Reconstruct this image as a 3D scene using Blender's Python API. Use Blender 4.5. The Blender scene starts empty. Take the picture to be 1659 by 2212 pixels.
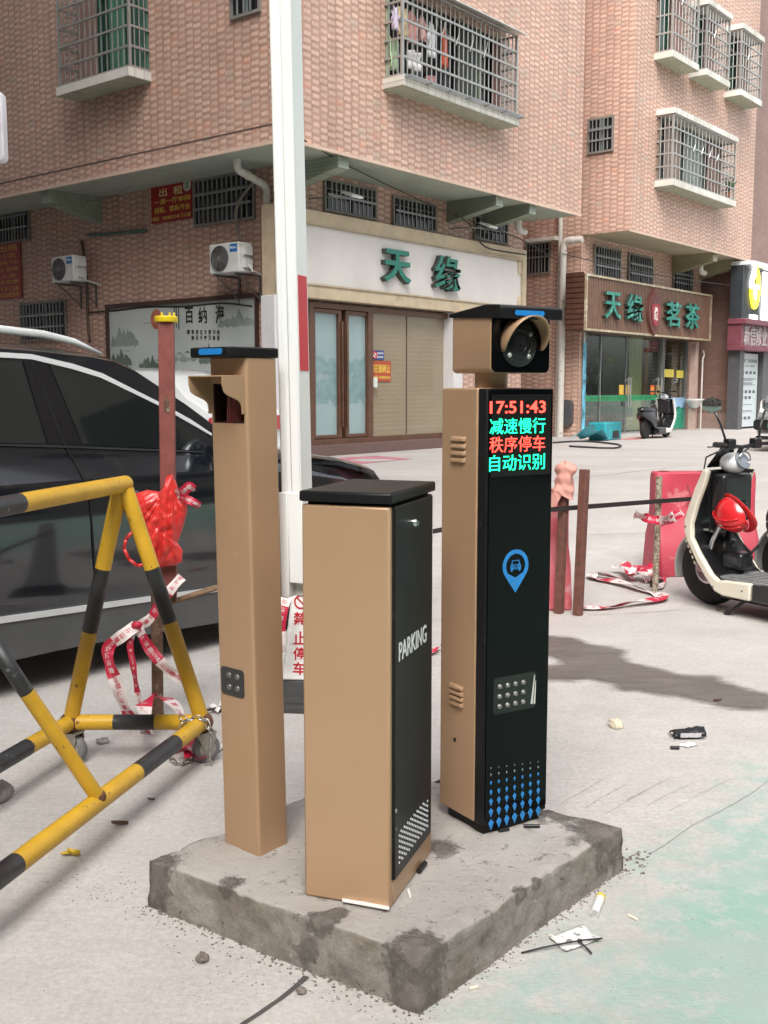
import bpy, bmesh, math, random
from math import sin, cos, pi, radians as R
from mathutils import Vector, Matrix, noise
random.seed(7)
SC = bpy.context.scene
# ---------------- camera, world, sun, exposure ----------------
FPX, HOR, CH = 2300.0, 840.0, 1.5            # focal length / horizon row in a 1659 x 2212 frame, eye height
PITCH = math.atan((1106-HOR)/FPX)
cd = bpy.data.cameras.new('camera'); cam = bpy.data.objects.new('camera', cd); SC.collection.objects.link(cam)
cam.location = (0, 0, CH); cam.rotation_euler = (pi/2-PITCH, 0, 0)
cd.sensor_fit = 'HORIZONTAL'; cd.sensor_width = 36; cd.lens = 36*FPX/1659; cd.clip_start = 0.05; cd.clip_end = 2000
SC.camera = cam
SUN_EL, SUN_AZ = R(50), R(190)               # azimuth clockwise from +Y: the soft sun stands behind the camera, a little left
w = bpy.data.worlds.new('World'); SC.world = w; w.use_nodes = True
nt = w.node_tree; nt.nodes.clear()
sky = nt.nodes.new('ShaderNodeTexSky'); sky.sky_type = 'NISHITA'; sky.sun_disc = False
sky.sun_elevation = SUN_EL; sky.sun_rotation = SUN_AZ; sky.dust_density = 4; sky.air_density = 1.0; sky.ozone_density = 0.6
hs = nt.nodes.new('ShaderNodeHueSaturation'); hs.inputs['Saturation'].default_value = 0.22
bg = nt.nodes.new('ShaderNodeBackground'); bg.inputs['Strength'].default_value = 0.125
wo = nt.nodes.new('ShaderNodeOutputWorld')
nt.links.new(sky.outputs[0], hs.inputs['Color']); nt.links.new(hs.outputs[0], bg.inputs[0]); nt.links.new(bg.outputs[0], wo.inputs[0])
sd = bpy.data.lights.new('sun', 'SUN'); sd.energy = 1.5; sd.angle = R(40); sd.color = (1, .96, .9)
so = bpy.data.objects.new('sun', sd); SC.collection.objects.link(so)
sv = Vector((sin(SUN_AZ)*cos(SUN_EL), cos(SUN_AZ)*cos(SUN_EL), sin(SUN_EL)))
so.rotation_euler = sv.to_track_quat('Z', 'Y').to_euler(); so.location = sv*60
SC.view_settings.view_transform = 'Standard'; SC.view_settings.look = 'None'
SC.view_settings.exposure = 1.36; SC.view_settings.gamma = 1

# ---------------- points from the survey of the photograph ----------------
FW = Vector((0, cos(PITCH), -sin(PITCH))); UP = Vector((0, sin(PITCH), cos(PITCH))); CAM = Vector((0, 0, CH))
def ray(u, v): return FW + Vector(((u-829.5)/FPX, 0, 0)) + UP*((1106-v)/FPX)
def at_z(u, v, z=0.0):
    d = ray(u, v); return CAM + d*((z-CH)/d.z)
def at_y(u, v, y):
    d = ray(u, v); return CAM + d*(y/d.y)
def z_at(p, v):
    k = (1106-v)/FPX; y = p[1]
    return CH + (k*y*FW.y-y*UP.y)/(UP.z-k*FW.z)
def gz(y): return 0.3*min(1, max(0, (y-9)/9))          # the street rises gently towards the shops
def gnd(u, v):
    z = 0
    for i in range(30):
        p = at_z(u, v, z); z = gz(p.y)
    return p
class Fr:
    """a local frame: x along, y outwards, z up"""
    def __init__(s, o, ex, ey, ez=(0, 0, 1)):
        s.o = Vector(o); s.x = Vector(ex); s.y = Vector(ey); s.z = Vector(ez)
    def __call__(s, x, y, z): return s.o + s.x*x + s.y*y + s.z*z
    def at(s, x=0, y=0, z=0): return Fr(s(x, y, z), s.x, s.y, s.z)
    def hit(s, u, v, y=0):                              # (x, z) where the sight line meets the plane at y
        d = ray(u, v); o = s(0, y, 0)
        t = (o-CAM).dot(s.y)/d.dot(s.y); p = CAM+d*t-o
        return p.dot(s.x), p.dot(s.z)
def azv(a): return Vector((sin(R(a)), cos(R(a)), 0))
def facade(o, az, flip=False):                          # az = direction of +x; outwards is to the right of it
    x = azv(az); n = azv(az+90); return Fr(o, x, n)
W0 = Fr((0, 0, 0), (1, 0, 0), (0, 1, 0))

# ---------------- mesh building ----------------
class MB:
    def __init__(s): s.v = []; s.f = []; s.mi = []
    def add(s, vs, fs, mi=0):
        n = len(s.v); s.v += [Vector(p) for p in vs]; s.f += [[i+n for i in f] for f in fs]; s.mi += [mi]*len(fs); return s
    def box(s, F, x0, x1, y0, y1, z0, z1, mi=0):
        return s.add([F(x, y, z) for z in (z0, z1) for y in (y0, y1) for x in (x0, x1)],
                     [(0, 1, 3, 2), (4, 6, 7, 5), (0, 4, 5, 1), (2, 3, 7, 6), (0, 2, 6, 4), (1, 5, 7, 3)], mi)
    def prism(s, F, pts, y0, y1, mi=0):                 # polygon in (x, z), pushed from y0 to y1
        n = len(pts)
        return s.add([F(a, y0, b) for a, b in pts]+[F(a, y1, b) for a, b in pts],
                     [list(range(n)), list(range(2*n-1, n-1, -1))]+[(i, (i+1) % n, n+(i+1) % n, n+i) for i in range(n)], mi)
    def slab(s, F, pts, z0, z1, mi=0):                  # polygon in (x, y), pushed from z0 to z1
        n = len(pts)
        return s.add([F(a, b, z0) for a, b in pts]+[F(a, b, z1) for a, b in pts],
                     [list(range(n)), list(range(2*n-1, n-1, -1))]+[(i, (i+1) % n, n+(i+1) % n, n+i) for i in range(n)], mi)
    def side(s, F, pts, x0, x1, mi=0):                  # polygon in (y, z), pushed along x
        n = len(pts)
        return s.add([F(x0, a, b) for a, b in pts]+[F(x1, a, b) for a, b in pts],
                     [list(range(n)), list(range(2*n-1, n-1, -1))]+[(i, (i+1) % n, n+(i+1) % n, n+i) for i in range(n)], mi)
    def poly(s, pts, mi=0): return s.add(pts, [list(range(len(pts)))], mi)
    def tube(s, pts, r, n=10, mi=0, cap=True, closed=False):
        pts = [Vector(p) for p in pts]; m = len(pts); base = len(s.v); up = None
        for i, p in enumerate(pts):
            a = pts[(i-1) % m] if (i > 0 or closed) else p; b = pts[(i+1) % m] if (i < m-1 or closed) else p
            t = (b-a).normalized()
            if up is None:
                up = Vector((0, 0, 1)) if abs(t.z) < .9 else Vector((1, 0, 0))
            e1 = (up-t*up.dot(t)).normalized(); e2 = t.cross(e1); up = e1
            rr = r[i] if isinstance(r, (list, tuple)) else r
            s.v += [p+e1*(rr*cos(2*pi*k/n))+e2*(rr*sin(2*pi*k/n)) for k in range(n)]
        fs = []
        for i in range(m if closed else m-1):
            j = (i+1) % m
            for k in range(n):
                fs.append([base+i*n+k, base+i*n+(k+1) % n, base+j*n+(k+1) % n, base+j*n+k])
        if cap and not closed:
            fs.append([base+k for k in range(n-1, -1, -1)]); fs.append([base+(m-1)*n+k for k in range(n)])
        s.f += fs; s.mi += [mi]*len(fs) if not callable(mi) else [0]*len(fs); return s
    def lathe(s, c, axis, prof, n=24, mi=0, e1=None, sx=1, sy=1):    # prof = [(r, h)...]
        c = Vector(c); t = Vector(axis).normalized()
        u = Vector((0, 0, 1)) if abs(t.z) < .9 else Vector((1, 0, 0))
        a = (u-t*u.dot(t)).normalized() if e1 is None else Vector(e1); b = t.cross(a); base = len(s.v)
        for r, h in prof:
            s.v += [c+t*h+a*(sx*r*cos(2*pi*k/n))+b*(sy*r*sin(2*pi*k/n)) for k in range(n)]
        fs = []
        for i in range(len(prof)-1):
            for k in range(n):
                fs.append([base+i*n+k, base+i*n+(k+1) % n, base+(i+1)*n+(k+1) % n, base+(i+1)*n+k])
        fs.append([base+k for k in range(n-1, -1, -1)]); fs.append([base+(len(prof)-1)*n+k for k in range(n)])
        s.f += fs; s.mi += [mi]*len(fs); return s
    def grid(s, fn, nu, nv, mi=0, wrap=False):
        base = len(s.v); s.v += [Vector(fn(i/nu, j/nv)) for i in range(nu+1) for j in range(nv+1)]
        fs = [[base+i*(nv+1)+j, base+(i+1)*(nv+1)+j, base+(i+1)*(nv+1)+j+1, base+i*(nv+1)+j+1] for i in range(nu) for j in range(nv)]
        s.f += fs; s.mi += [mi]*len(fs); return s
    def loft(s, rings, mi=0, close=True, cap=True):
        base = len(s.v); n = len(rings[0])
        for r in rings: s.v += [Vector(p) for p in r]
        fs = []
        for i in range(len(rings)-1):
            for k in range(n if close else n-1):
                fs.append([base+i*n+k, base+i*n+(k+1) % n, base+(i+1)*n+(k+1) % n, base+(i+1)*n+k])
        if cap: fs += [[base+k for k in range(n)], [base+(len(rings)-1)*n+k for k in range(n)]]
        s.f += fs; s.mi += [mi]*len(fs); return s
    def ball(s, c, r, n=10, mi=0, F=None, sx=1, sy=1, sz=1):
        F = F or W0; c = Vector(c)
        def fn(a, b):
            th = 2*pi*a; ph = pi*(b-.5)
            return c + F.x*(r*sx*cos(th)*cos(ph)) + F.y*(r*sy*sin(th)*cos(ph)) + F.z*(r*sz*sin(ph))
        return s.grid(fn, n, max(4, n//2), mi)
    def text(s, F, body, x, z, w=None, h=None, y=0.0, depth=0.002, bold=0.0, mi=0):
        k = (body, bold)
        if k not in TXT:
            c = bpy.data.curves.new('lettering', 'FONT'); c.body = body; c.size = 1; c.extrude = .5; c.offset = bold; c.resolution_u = 3
            c.align_x = 'CENTER'; o = bpy.data.objects.new('lettering', c); SC.collection.objects.link(o)
            bpy.context.view_layer.update()
            me = bpy.data.meshes.new_from_object(o.evaluated_get(bpy.context.evaluated_depsgraph_get()))
            TXT[k] = ([tuple(p.co) for p in me.vertices], [list(p.vertices) for p in me.polygons])
            bpy.data.objects.remove(o); bpy.data.curves.remove(c); bpy.data.meshes.remove(me)
        vs, fs = TXT[k]
        xs = [p[0] for p in vs]; ys = [p[1] for p in vs]
        bw, bh = max(xs)-min(xs), max(ys)-min(ys); cx, cy = (max(xs)+min(xs))/2, (max(ys)+min(ys))/2
        kx = w/bw if w else h/bh; kz = h/bh if h else kx
        return s.add([F(x+(a-cx)*kx, y+(c+.5)*depth, z+(b-cy)*kz) for a, b, c in vs], fs, mi)
    def build(s, name, mats, parent=None, smooth=False, bevel=0, seg=2, ang=40, wn=False, merge=True):
        me = bpy.data.meshes.new(name)
        off = root_loc(parent)
        me.from_pydata([p-off for p in s.v], [], s.f)
        mats = mats if isinstance(mats, (list, tuple)) else [mats]
        for m in mats: me.materials.append(m)
        me.polygons.foreach_set('material_index', s.mi)
        bm = bmesh.new(); bm.from_mesh(me)
        if merge: bmesh.ops.remove_doubles(bm, verts=bm.verts, dist=1e-5)
        bmesh.ops.recalc_face_normals(bm, faces=bm.faces)
        bm.to_mesh(me); bm.free()
        if smooth:
            me.polygons.foreach_set('use_smooth', [True]*len(me.polygons))
            if smooth != 'all': me.set_sharp_from_angle(angle=R(smooth if smooth is not True else 35))
        o = bpy.data.objects.new(name, me); SC.collection.objects.link(o)
        if parent: o.parent = parent
        if bevel:
            b = o.modifiers.new('bevel', 'BEVEL'); b.width = bevel; b.segments = seg; b.limit_method = 'ANGLE'; b.angle_limit = R(ang); b.harden_normals = False
            me.polygons.foreach_set('use_smooth', [True]*len(me.polygons)); me.set_sharp_from_angle(angle=R(30))
        return o
TXT = {}
def root_loc(p):
    off = Vector((0, 0, 0))
    while p: off = off + p.location; p = p.parent
    return off
def thing(name, loc, label, cat, group=None):
    o = bpy.data.objects.new(name, None); SC.collection.objects.link(o); o.location = loc
    o.empty_display_size = .1
    return tag(o, label, cat, group)
def tag(o, label, cat, group=None, kind=None):
    if label: o['label'] = label
    if cat: o['category'] = cat
    if group: o['group'] = group
    if kind: o['kind'] = kind
    return o
def struct(o, kind='structure'): o['kind'] = kind; return o
def copy_tree(o, parent=None):
    c = o.copy(); SC.collection.objects.link(c)
    if parent: c.parent = parent
    for ch in list(o.children): copy_tree(ch, c)
    return c
def rrect(x0, x1, z0, z1, r, n=5):
    pts = []
    for cx, cz, a0 in ((x1-r, z1-r, 0), (x0+r, z1-r, 90), (x0+r, z0+r, 180), (x1-r, z0+r, 270)):
        pts += [(cx+r*cos(R(a0+90*i/n)), cz+r*sin(R(a0+90*i/n))) for i in range(n+1)]
    return pts
def circ(cx, cz, r, n=20, rz=None): return [(cx+r*cos(2*pi*i/n), cz+(rz or r)*sin(2*pi*i/n)) for i in range(n)]

# ---------------- materials ----------------
MC = {}
def nodes(name):
    m = bpy.data.materials.new(name); m.use_nodes = True; t = m.node_tree
    return m, t, t.nodes['Principled BSDF']
def nn(t, typ, **k):
    n = t.nodes.new(typ)
    for a, b in k.items():
        if a.startswith('i_'): n.inputs[a[2:].replace('_', ' ')].default_value = b
        else: setattr(n, a, b)
    return n
def math_(t, op, a, b=None, c=None):
    n = t.nodes.new('ShaderNodeMath'); n.operation = op
    for i, x in enumerate((a, b, c)):
        if x is None: continue
        if hasattr(x, 'links') or hasattr(x, 'is_linked'): t.links.new(x, n.inputs[i])
        else: n.inputs[i].default_value = x
    return n.outputs[0]
def mixc(t, f, a, b, mode='MIX'):
    n = t.nodes.new('ShaderNodeMix'); n.data_type = 'RGBA'; n.blend_type = mode
    for i, x in ((0, f), (6, a), (7, b)):
        if hasattr(x, 'is_linked'): t.links.new(x, n.inputs[i])
        elif i == 0: n.inputs[0].default_value = x
        else: n.inputs[i].default_value = (*x, 1) if len(x) == 3 else x
    return n.outputs[2]
def nz(t, vec, scale, detail=4, rough=.55):
    n = nn(t, 'ShaderNodeTexNoise'); n.inputs['Scale'].default_value = scale; n.inputs['Detail'].default_value = detail; n.inputs['Roughness'].default_value = rough
    if vec is not None: t.links.new(vec, n.inputs['Vector'])
    return n.outputs['Fac']
def ramp(t, f, a, b):
    n = nn(t, 'ShaderNodeMapRange'); n.inputs[1].default_value = a; n.inputs[2].default_value = b; n.clamp = True
    t.links.new(f, n.inputs[0]); return n.outputs[0]
def M(name, col, rough=.55, metal=0, var=.12, vs=4, bump=0, bs=60, coat=0, emit=0, dirt=None, ds=9, dt=.62, spec=.5, rvar=0, alpha=1, sss=0):
    if name in MC: return MC[name]
    m, t, p = nodes(name); MC[name] = m
    g = nn(t, 'ShaderNodeNewGeometry').outputs['Position']
    c = mixc(t, ramp(t, nz(t, g, vs), .3, .7), tuple(x*(1-var) for x in col), tuple(min(1, x*(1+var)) for x in col))
    if dirt:
        c = mixc(t, ramp(t, nz(t, g, ds, 6, .65), dt, dt+.06), c, dirt)
    t.links.new(c, p.inputs['Base Color'])
    p.inputs['Roughness'].default_value = rough; p.inputs['Metallic'].default_value = metal
    p.inputs['Specular IOR Level'].default_value = spec
    if rvar:
        n = nn(t, 'ShaderNodeMapRange'); n.inputs[3].default_value = max(.02, rough-rvar); n.inputs[4].default_value = min(1, rough+rvar)
        t.links.new(ramp(t, nz(t, g, vs*2.3, 5), .3, .7), n.inputs[0]); t.links.new(n.outputs[0], p.inputs['Roughness'])
    if coat: p.inputs['Coat Weight'].default_value = coat; p.inputs['Coat Roughness'].default_value = .06
    if emit:
        t.links.new(c, p.inputs['Emission Color']); p.inputs['Emission Strength'].default_value = emit
    if bump:
        b = nn(t, 'ShaderNodeBump'); b.inputs['Strength'].default_value = bump; b.inputs['Distance'].default_value = .01
        t.links.new(nz(t, g, bs, 5), b.inputs['Height']); t.links.new(b.outputs[0], p.inputs['Normal'])
    if alpha < 1: p.inputs['Alpha'].default_value = alpha
    if sss: p.inputs['Transmission Weight'].default_value = sss
    return m
def GLASS(name, tint=(.8, .85, .85), clear=.75, rough=.03):
    """thin shop or window pane: mostly see-through with a mirror-like reflection"""
    if name in MC: return MC[name]
    m, t, p = nodes(name); MC[name] = m; t.nodes.remove(p)
    tr = nn(t, 'ShaderNodeBsdfTransparent'); tr.inputs[0].default_value = (*[x*clear for x in tint], 1)
    gl = nn(t, 'ShaderNodeBsdfGlossy'); gl.inputs['Roughness'].default_value = rough; gl.inputs[0].default_value = (.9, .92, .92, 1)
    lw = nn(t, 'ShaderNodeLayerWeight'); fo = math_(t, 'ADD', math_(t, 'MULTIPLY', math_(t, 'POWER', lw.outputs['Facing'], 4.0), .7), .06)
    mx = nn(t, 'ShaderNodeMixShader'); t.links.new(fo, mx.inputs[0]); t.links.new(tr.outputs[0], mx.inputs[1]); t.links.new(gl.outputs[0], mx.inputs[2])
    t.links.new(mx.outputs[0], t.nodes['Material Output'].inputs[0]); return m
def BRICK(name, dvec, light=(.635, .44, .35), dark=(.44, .265, .208)):
    """two-tone facing tile: pale tile set in a darker cell, columns staggered"""
    m, t, p = nodes(name)
    g = nn(t, 'ShaderNodeNewGeometry').outputs['Position']
    dp = nn(t, 'ShaderNodeVectorMath', operation='DOT_PRODUCT'); t.links.new(g, dp.inputs[0]); dp.inputs[1].default_value = dvec
    sp = nn(t, 'ShaderNodeSeparateXYZ'); t.links.new(g, sp.inputs[0])
    s = math_(t, 'ADD', math_(t, 'DIVIDE', dp.outputs['Value'], .19), 500.0); col = math_(t, 'FLOOR', s); fx = math_(t, 'FRACT', s)
    sh = math_(t, 'ADD', math_(t, 'MULTIPLY', math_(t, 'MODULO', col, 2.0), .34), math_(t, 'MULTIPLY', math_(t, 'MODULO', math_(t, 'FLOOR', math_(t, 'DIVIDE', col, 2.0)), 2.0), .12))
    r = math_(t, 'ADD', math_(t, 'DIVIDE', sp.outputs[2], .108), sh); row = math_(t, 'FLOOR', r); fy = math_(t, 'FRACT', r)
    def step(x, a, b): return ramp(t, x, a, b)
    cv = nn(t, 'ShaderNodeCombineXYZ'); t.links.new(col, cv.inputs[0]); t.links.new(row, cv.inputs[1])
    wn = nn(t, 'ShaderNodeTexWhiteNoise', noise_dimensions='3D'); t.links.new(cv.outputs[0], wn.inputs['Vector'])
    cv2 = nn(t, 'ShaderNodeCombineXYZ'); t.links.new(row, cv2.inputs[0]); t.links.new(col, cv2.inputs[1]); cv2.inputs[2].default_value = 3
    wn2 = nn(t, 'ShaderNodeTexWhiteNoise', noise_dimensions='3D'); t.links.new(cv2.outputs[0], wn2.inputs['Vector'])
    x0 = math_(t, 'MULTIPLY', wn2.outputs['Value'], .26)                      # where the pale tile starts in its cell
    mk = math_(t, 'MULTIPLY', step(math_(t, 'SUBTRACT', fx, x0), .04, .07), step(fy, .42, .48))
    lt = mixc(t, wn.outputs['Value'], tuple(x*.86 for x in light), tuple(min(1, x*1.12) for x in light))
    lt = mixc(t, math_(t, 'MULTIPLY', step(fy, .55, 1.0), .22), lt, tuple(min(1, x*1.2) for x in light))
    dk = mixc(t, wn2.outputs['Value'], tuple(x*.86 for x in dark), tuple(x*1.16 for x in dark))
    half = step(math_(t, 'SUBTRACT', fx, math_(t, 'ADD', .35, x0)), 0.0, .04)
    dk = mixc(t, math_(t, 'MULTIPLY', half, .35), dk, tuple(x*.5+y*.5 for x, y in zip(light, dark)))
    c = mixc(t, mk, dk, lt)
    c = mixc(t, math_(t, 'MULTIPLY', math_(t, 'GREATER_THAN', wn2.outputs['Value'], .975), .5), c, mixc(t, 1.0, c, (1.15, .9, .8), 'MULTIPLY'))
    c = mixc(t, math_(t, 'MULTIPLY', math_(t, 'LESS_THAN', wn2.outputs['Value'], .02), .45), c, (.46, .40, .33))
    c = mixc(t, ramp(t, nz(t, g, .45, 5), .38, .72), c, mixc(t, 1.0, c, (.84, .83, .82), 'MULTIPLY'))
    # rain streaks and grime, stretched downwards
    mp = nn(t, 'ShaderNodeMapping'); mp.inputs['Scale'].default_value = (1.6, 1.6, .12); t.links.new(g, mp.inputs[0])
    c = mixc(t, math_(t, 'MULTIPLY', ramp(t, nz(t, mp.outputs[0], 2.2, 6, .7), .50, .75), .7), c, mixc(t, 1.0, c, (.66, .63, .61), 'MULTIPLY'))
    gr = math_(t, 'MULTIPLY', math_(t, 'GREATER_THAN', fx, .03), math_(t, 'GREATER_THAN', fy, .04))
    c = mixc(t, math_(t, 'MULTIPLY', math_(t, 'SUBTRACT', 1.0, gr), .3), c, (.30, .2, .16))
    t.links.new(c, p.inputs['Base Color']); p.inputs['Roughness'].default_value = .48
    b = nn(t, 'ShaderNodeBump'); b.inputs['Strength'].default_value = .2; b.inputs['Distance'].default_value = .004
    t.links.new(mk, b.inputs['Height']); t.links.new(b.outputs[0], p.inputs['Normal'])
    return m
def TILE(name, dvec, col, w=.05, h=.05, grout=(.5, .5, .45), gw=.1, off=0, rough=.4, var=.1):
    m, t, p = nodes(name)
    g = nn(t, 'ShaderNodeNewGeometry').outputs['Position']
    dp = nn(t, 'ShaderNodeVectorMath', operation='DOT_PRODUCT'); t.links.new(g, dp.inputs[0]); dp.inputs[1].default_value = dvec
    sp = nn(t, 'ShaderNodeSeparateXYZ'); t.links.new(g, sp.inputs[0])
    r = math_(t, 'DIVIDE', sp.outputs[2], h); row = math_(t, 'FLOOR', r)
    s = math_(t, 'ADD', math_(t, 'DIVIDE', dp.outputs['Value'], w), math_(t, 'ADD', math_(t, 'MULTIPLY', math_(t, 'MODULO', row, 2.0), off), 500.0))
    fx = math_(t, 'FRACT', s); fy = math_(t, 'FRACT', r)
    cv = nn(t, 'ShaderNodeCombineXYZ'); t.links.new(math_(t, 'FLOOR', s), cv.inputs[0]); t.links.new(row, cv.inputs[1])
    wn = nn(t, 'ShaderNodeTexWhiteNoise', noise_dimensions='3D'); t.links.new(cv.outputs[0], wn.inputs['Vector'])
    c = mixc(t, wn.outputs['Value'], tuple(x*(1-var) for x in col), tuple(x*(1+var) for x in col))
    k = math_(t, 'MULTIPLY', math_(t, 'GREATER_THAN', fx, gw*h/w), math_(t, 'GREATER_THAN', fy, gw))
    c = mixc(t, k, grout, c)
    c = mixc(t, ramp(t, nz(t, g, 1.3, 6), .4, .75), c, mixc(t, 1.0, c, (.78, .76, .72), 'MULTIPLY'))
    t.links.new(c, p.inputs['Base Color']); p.inputs['Roughness'].default_value = rough; return m
# ---------------- ground ----------------
def ground_mat():
    m, t, p = nodes('pale worn concrete')
    g = nn(t, 'ShaderNodeNewGeometry').outputs['Position']
    sp = nn(t, 'ShaderNodeSeparateXYZ'); t.links.new(g, sp.inputs[0])
    c = mixc(t, ramp(t, nz(t, g, .9, 6), .3, .7), (.46, .437, .417), (.57, .548, .53))
    c = mixc(t, ramp(t, nz(t, g, 5, 6, .7), .35, .7), mixc(t, 1.0, c, (.84, .825, .81), 'MULTIPLY'), c)
    mp = nn(t, 'ShaderNodeMapping'); mp.inputs['Rotation'].default_value = (0, 0, R(28)); mp.inputs['Scale'].default_value = (1, 2.6, 1); t.links.new(g, mp.inputs[0])
    st = ramp(t, nz(t, mp.outputs[0], 11, 8, .78), .36, .62)
    c = mixc(t, math_(t, 'MULTIPLY', math_(t, 'SUBTRACT', 1.0, st), .5), c, (.34, .315, .295))
    c = mixc(t, .30, c, mixc(t, ramp(t, nz(t, g, 52, 7, .75), .36, .64), (.30, .28, .26), (.70, .67, .645)))
    # worn turquoise paint wash to the right of the joint
    P, Q = gnd(1640, 1690), gnd(960, 2260); d = (Q-P).normalized(); nrm = Vector((-d.y, d.x, 0))
    if nrm.dot(gnd(1650, 2200)-P) < 0: nrm = -nrm
    dp = nn(t, 'ShaderNodeVectorMath', operation='DOT_PRODUCT'); t.links.new(g, dp.inputs[0]); dp.inputs[1].default_value = nrm
    dist = math_(t, 'SUBTRACT', dp.outputs['Value'], nrm.dot(P))
    e = math_(t, 'ADD', math_(t, 'MULTIPLY', dist, 2.2), math_(t, 'MULTIPLY', math_(t, 'SUBTRACT', nz(t, g, 2.6, 7, .68), .5), 2.2))
    k = ramp(t, e, -.55, .5)
    k = math_(t, 'MULTIPLY', k, ramp(t, math_(t, 'ADD', nz(t, g, 8, 6, .72), math_(t, 'MULTIPLY', dist, .30)), .40, .60))
    c = mixc(t, math_(t, 'MULTIPLY', k, .85), c, (.21, .385, .315))
    k2 = math_(t, 'MULTIPLY', ramp(t, dist, -.3, .1), ramp(t, nz(t, g, 1.7, 5), .45, .7))
    c = mixc(t, math_(t, 'MULTIPLY', k2, .35), c, (.385, .465, .435))
    # grit specks and small chips
    c = mixc(t, ramp(t, nz(t, g, 95, 4, .7), .655, .70), c, (.17, .155, .14))
    c = mixc(t, math_(t, 'MULTIPLY', ramp(t, nz(t, g, 30, 6, .75), .64, .70), .5), c, (.215, .195, .18))
    c = mixc(t, math_(t, 'MULTIPLY', ramp(t, nz(t, g, 12, 7, .8), .60, .75), .35), c, (.56, .54, .52))
    c = mixc(t, math_(t, 'MULTIPLY', ramp(t, nz(t, g, .42, 7, .66), .49, .62), .62), c, (.40, .37, .345))
    c = mixc(t, math_(t, 'MULTIPLY', ramp(t, nz(t, mp.outputs[0], 1.1, 8, .72), .53, .66), .40), c, (.35, .32, .295))
    c = mixc(t, math_(t, 'MULTIPLY', ramp(t, nz(t, g, 3.1, 8, .75), .60, .68), .35), c, (.62, .59, .565))
    # far street a little greyer, with tyre-worn bands
    far = ramp(t, sp.outputs[1], 10, 15)
    c = mixc(t, math_(t, 'MULTIPLY', far, math_(t, 'ADD', .25, math_(t, 'MULTIPLY', ramp(t, nz(t, mp.outputs[0], .5, 4), .4, .6), .45))), c, (.34, .315, .30))
    t.links.new(c, p.inputs['Base Color']); p.inputs['Roughness'].default_value = .8
    b = nn(t, 'ShaderNodeBump'); b.inputs['Strength'].default_value = .55; b.inputs['Distance'].default_value = .012
    hh = math_(t, 'ADD', math_(t, 'MULTIPLY', nz(t, g, 22, 8, .72), .8), math_(t, 'MULTIPLY', nz(t, mp.outputs[0], 46, 5), .35))
    t.links.new(hh, b.inputs['Height']); t.links.new(b.outputs[0], p.inputs['Normal'])
    return m
GM = ground_mat()
mb = MB(); xs = [-160, -60, -20, -8, -4, -2, 0, 2, 4, 8, 20, 60, 160]; ys = [-120, -40, -10, 0, 2, 4, 6, 9, 12, 15, 18, 24, 40, 120, 300]
for i in range(len(xs)-1):
    for j in range(len(ys)-1):
        mb.add([(xs[i], ys[j], gz(ys[j])), (xs[i+1], ys[j], gz(ys[j])), (xs[i+1], ys[j+1], gz(ys[j+1])), (xs[i], ys[j+1], gz(ys[j+1]))], [(0, 1, 2, 3)])
struct(mb.build('ground', GM))
def wobble(pts, a, n=6, seed=0):
    out = []
    for i in range(len(pts)):
        p, q = Vector(pts[i]), Vector(pts[(i+1) % len(pts)])
        for k in range(n):
            r = p.lerp(q, k/n); out.append(Vector((r.x+a*noise.noise(r*9+Vector((seed, 0, 0))), r.y+a*noise.noise(r*9+Vector((0, seed, 5))), 0)))
    return out
def sheet(name, px, z, mat, a=.03, n=6, label=None, cat=None, seed=1):
    pts = [gnd(*q) for q in px]; pts = wobble(pts, a, n, seed) if a else pts
    o = MB().poly([Vector((q.x, q.y, gz(q.y)+z)) for q in pts]).build(name, mat)
    if label: tag(o, label, cat)
    else: struct(o)
    return o
def wet_mat():
    m, t, p = nodes('wet concrete'); g = nn(t, 'ShaderNodeNewGeometry').outputs['Position']
    at = nn(t, 'ShaderNodeAttribute', attribute_name='edge').outputs['Fac']
    mp = nn(t, 'ShaderNodeMapping'); mp.inputs['Rotation'].default_value = (0, 0, R(28)); mp.inputs['Scale'].default_value = (1, 3.5, 1); t.links.new(g, mp.inputs[0])
    c = mixc(t, ramp(t, nz(t, mp.outputs[0], 3, 7, .7), .3, .7), (.105, .091, .08), (.20, .178, .16))
    c = mixc(t, ramp(t, nz(t, g, 26, 4), .73, .75), c, (.55, .53, .5))
    t.links.new(c, p.inputs['Base Color']); p.inputs['Roughness'].default_value = .5
    k = ramp(t, math_(t, 'ADD', at, math_(t, 'MULTIPLY', math_(t, 'SUBTRACT', nz(t, mp.outputs[0], 7, 8, .7), .5), 1.5)), .05, .95)
    t.links.new(math_(t, 'MULTIPLY', k, .86), p.inputs['Alpha']); return m
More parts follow.
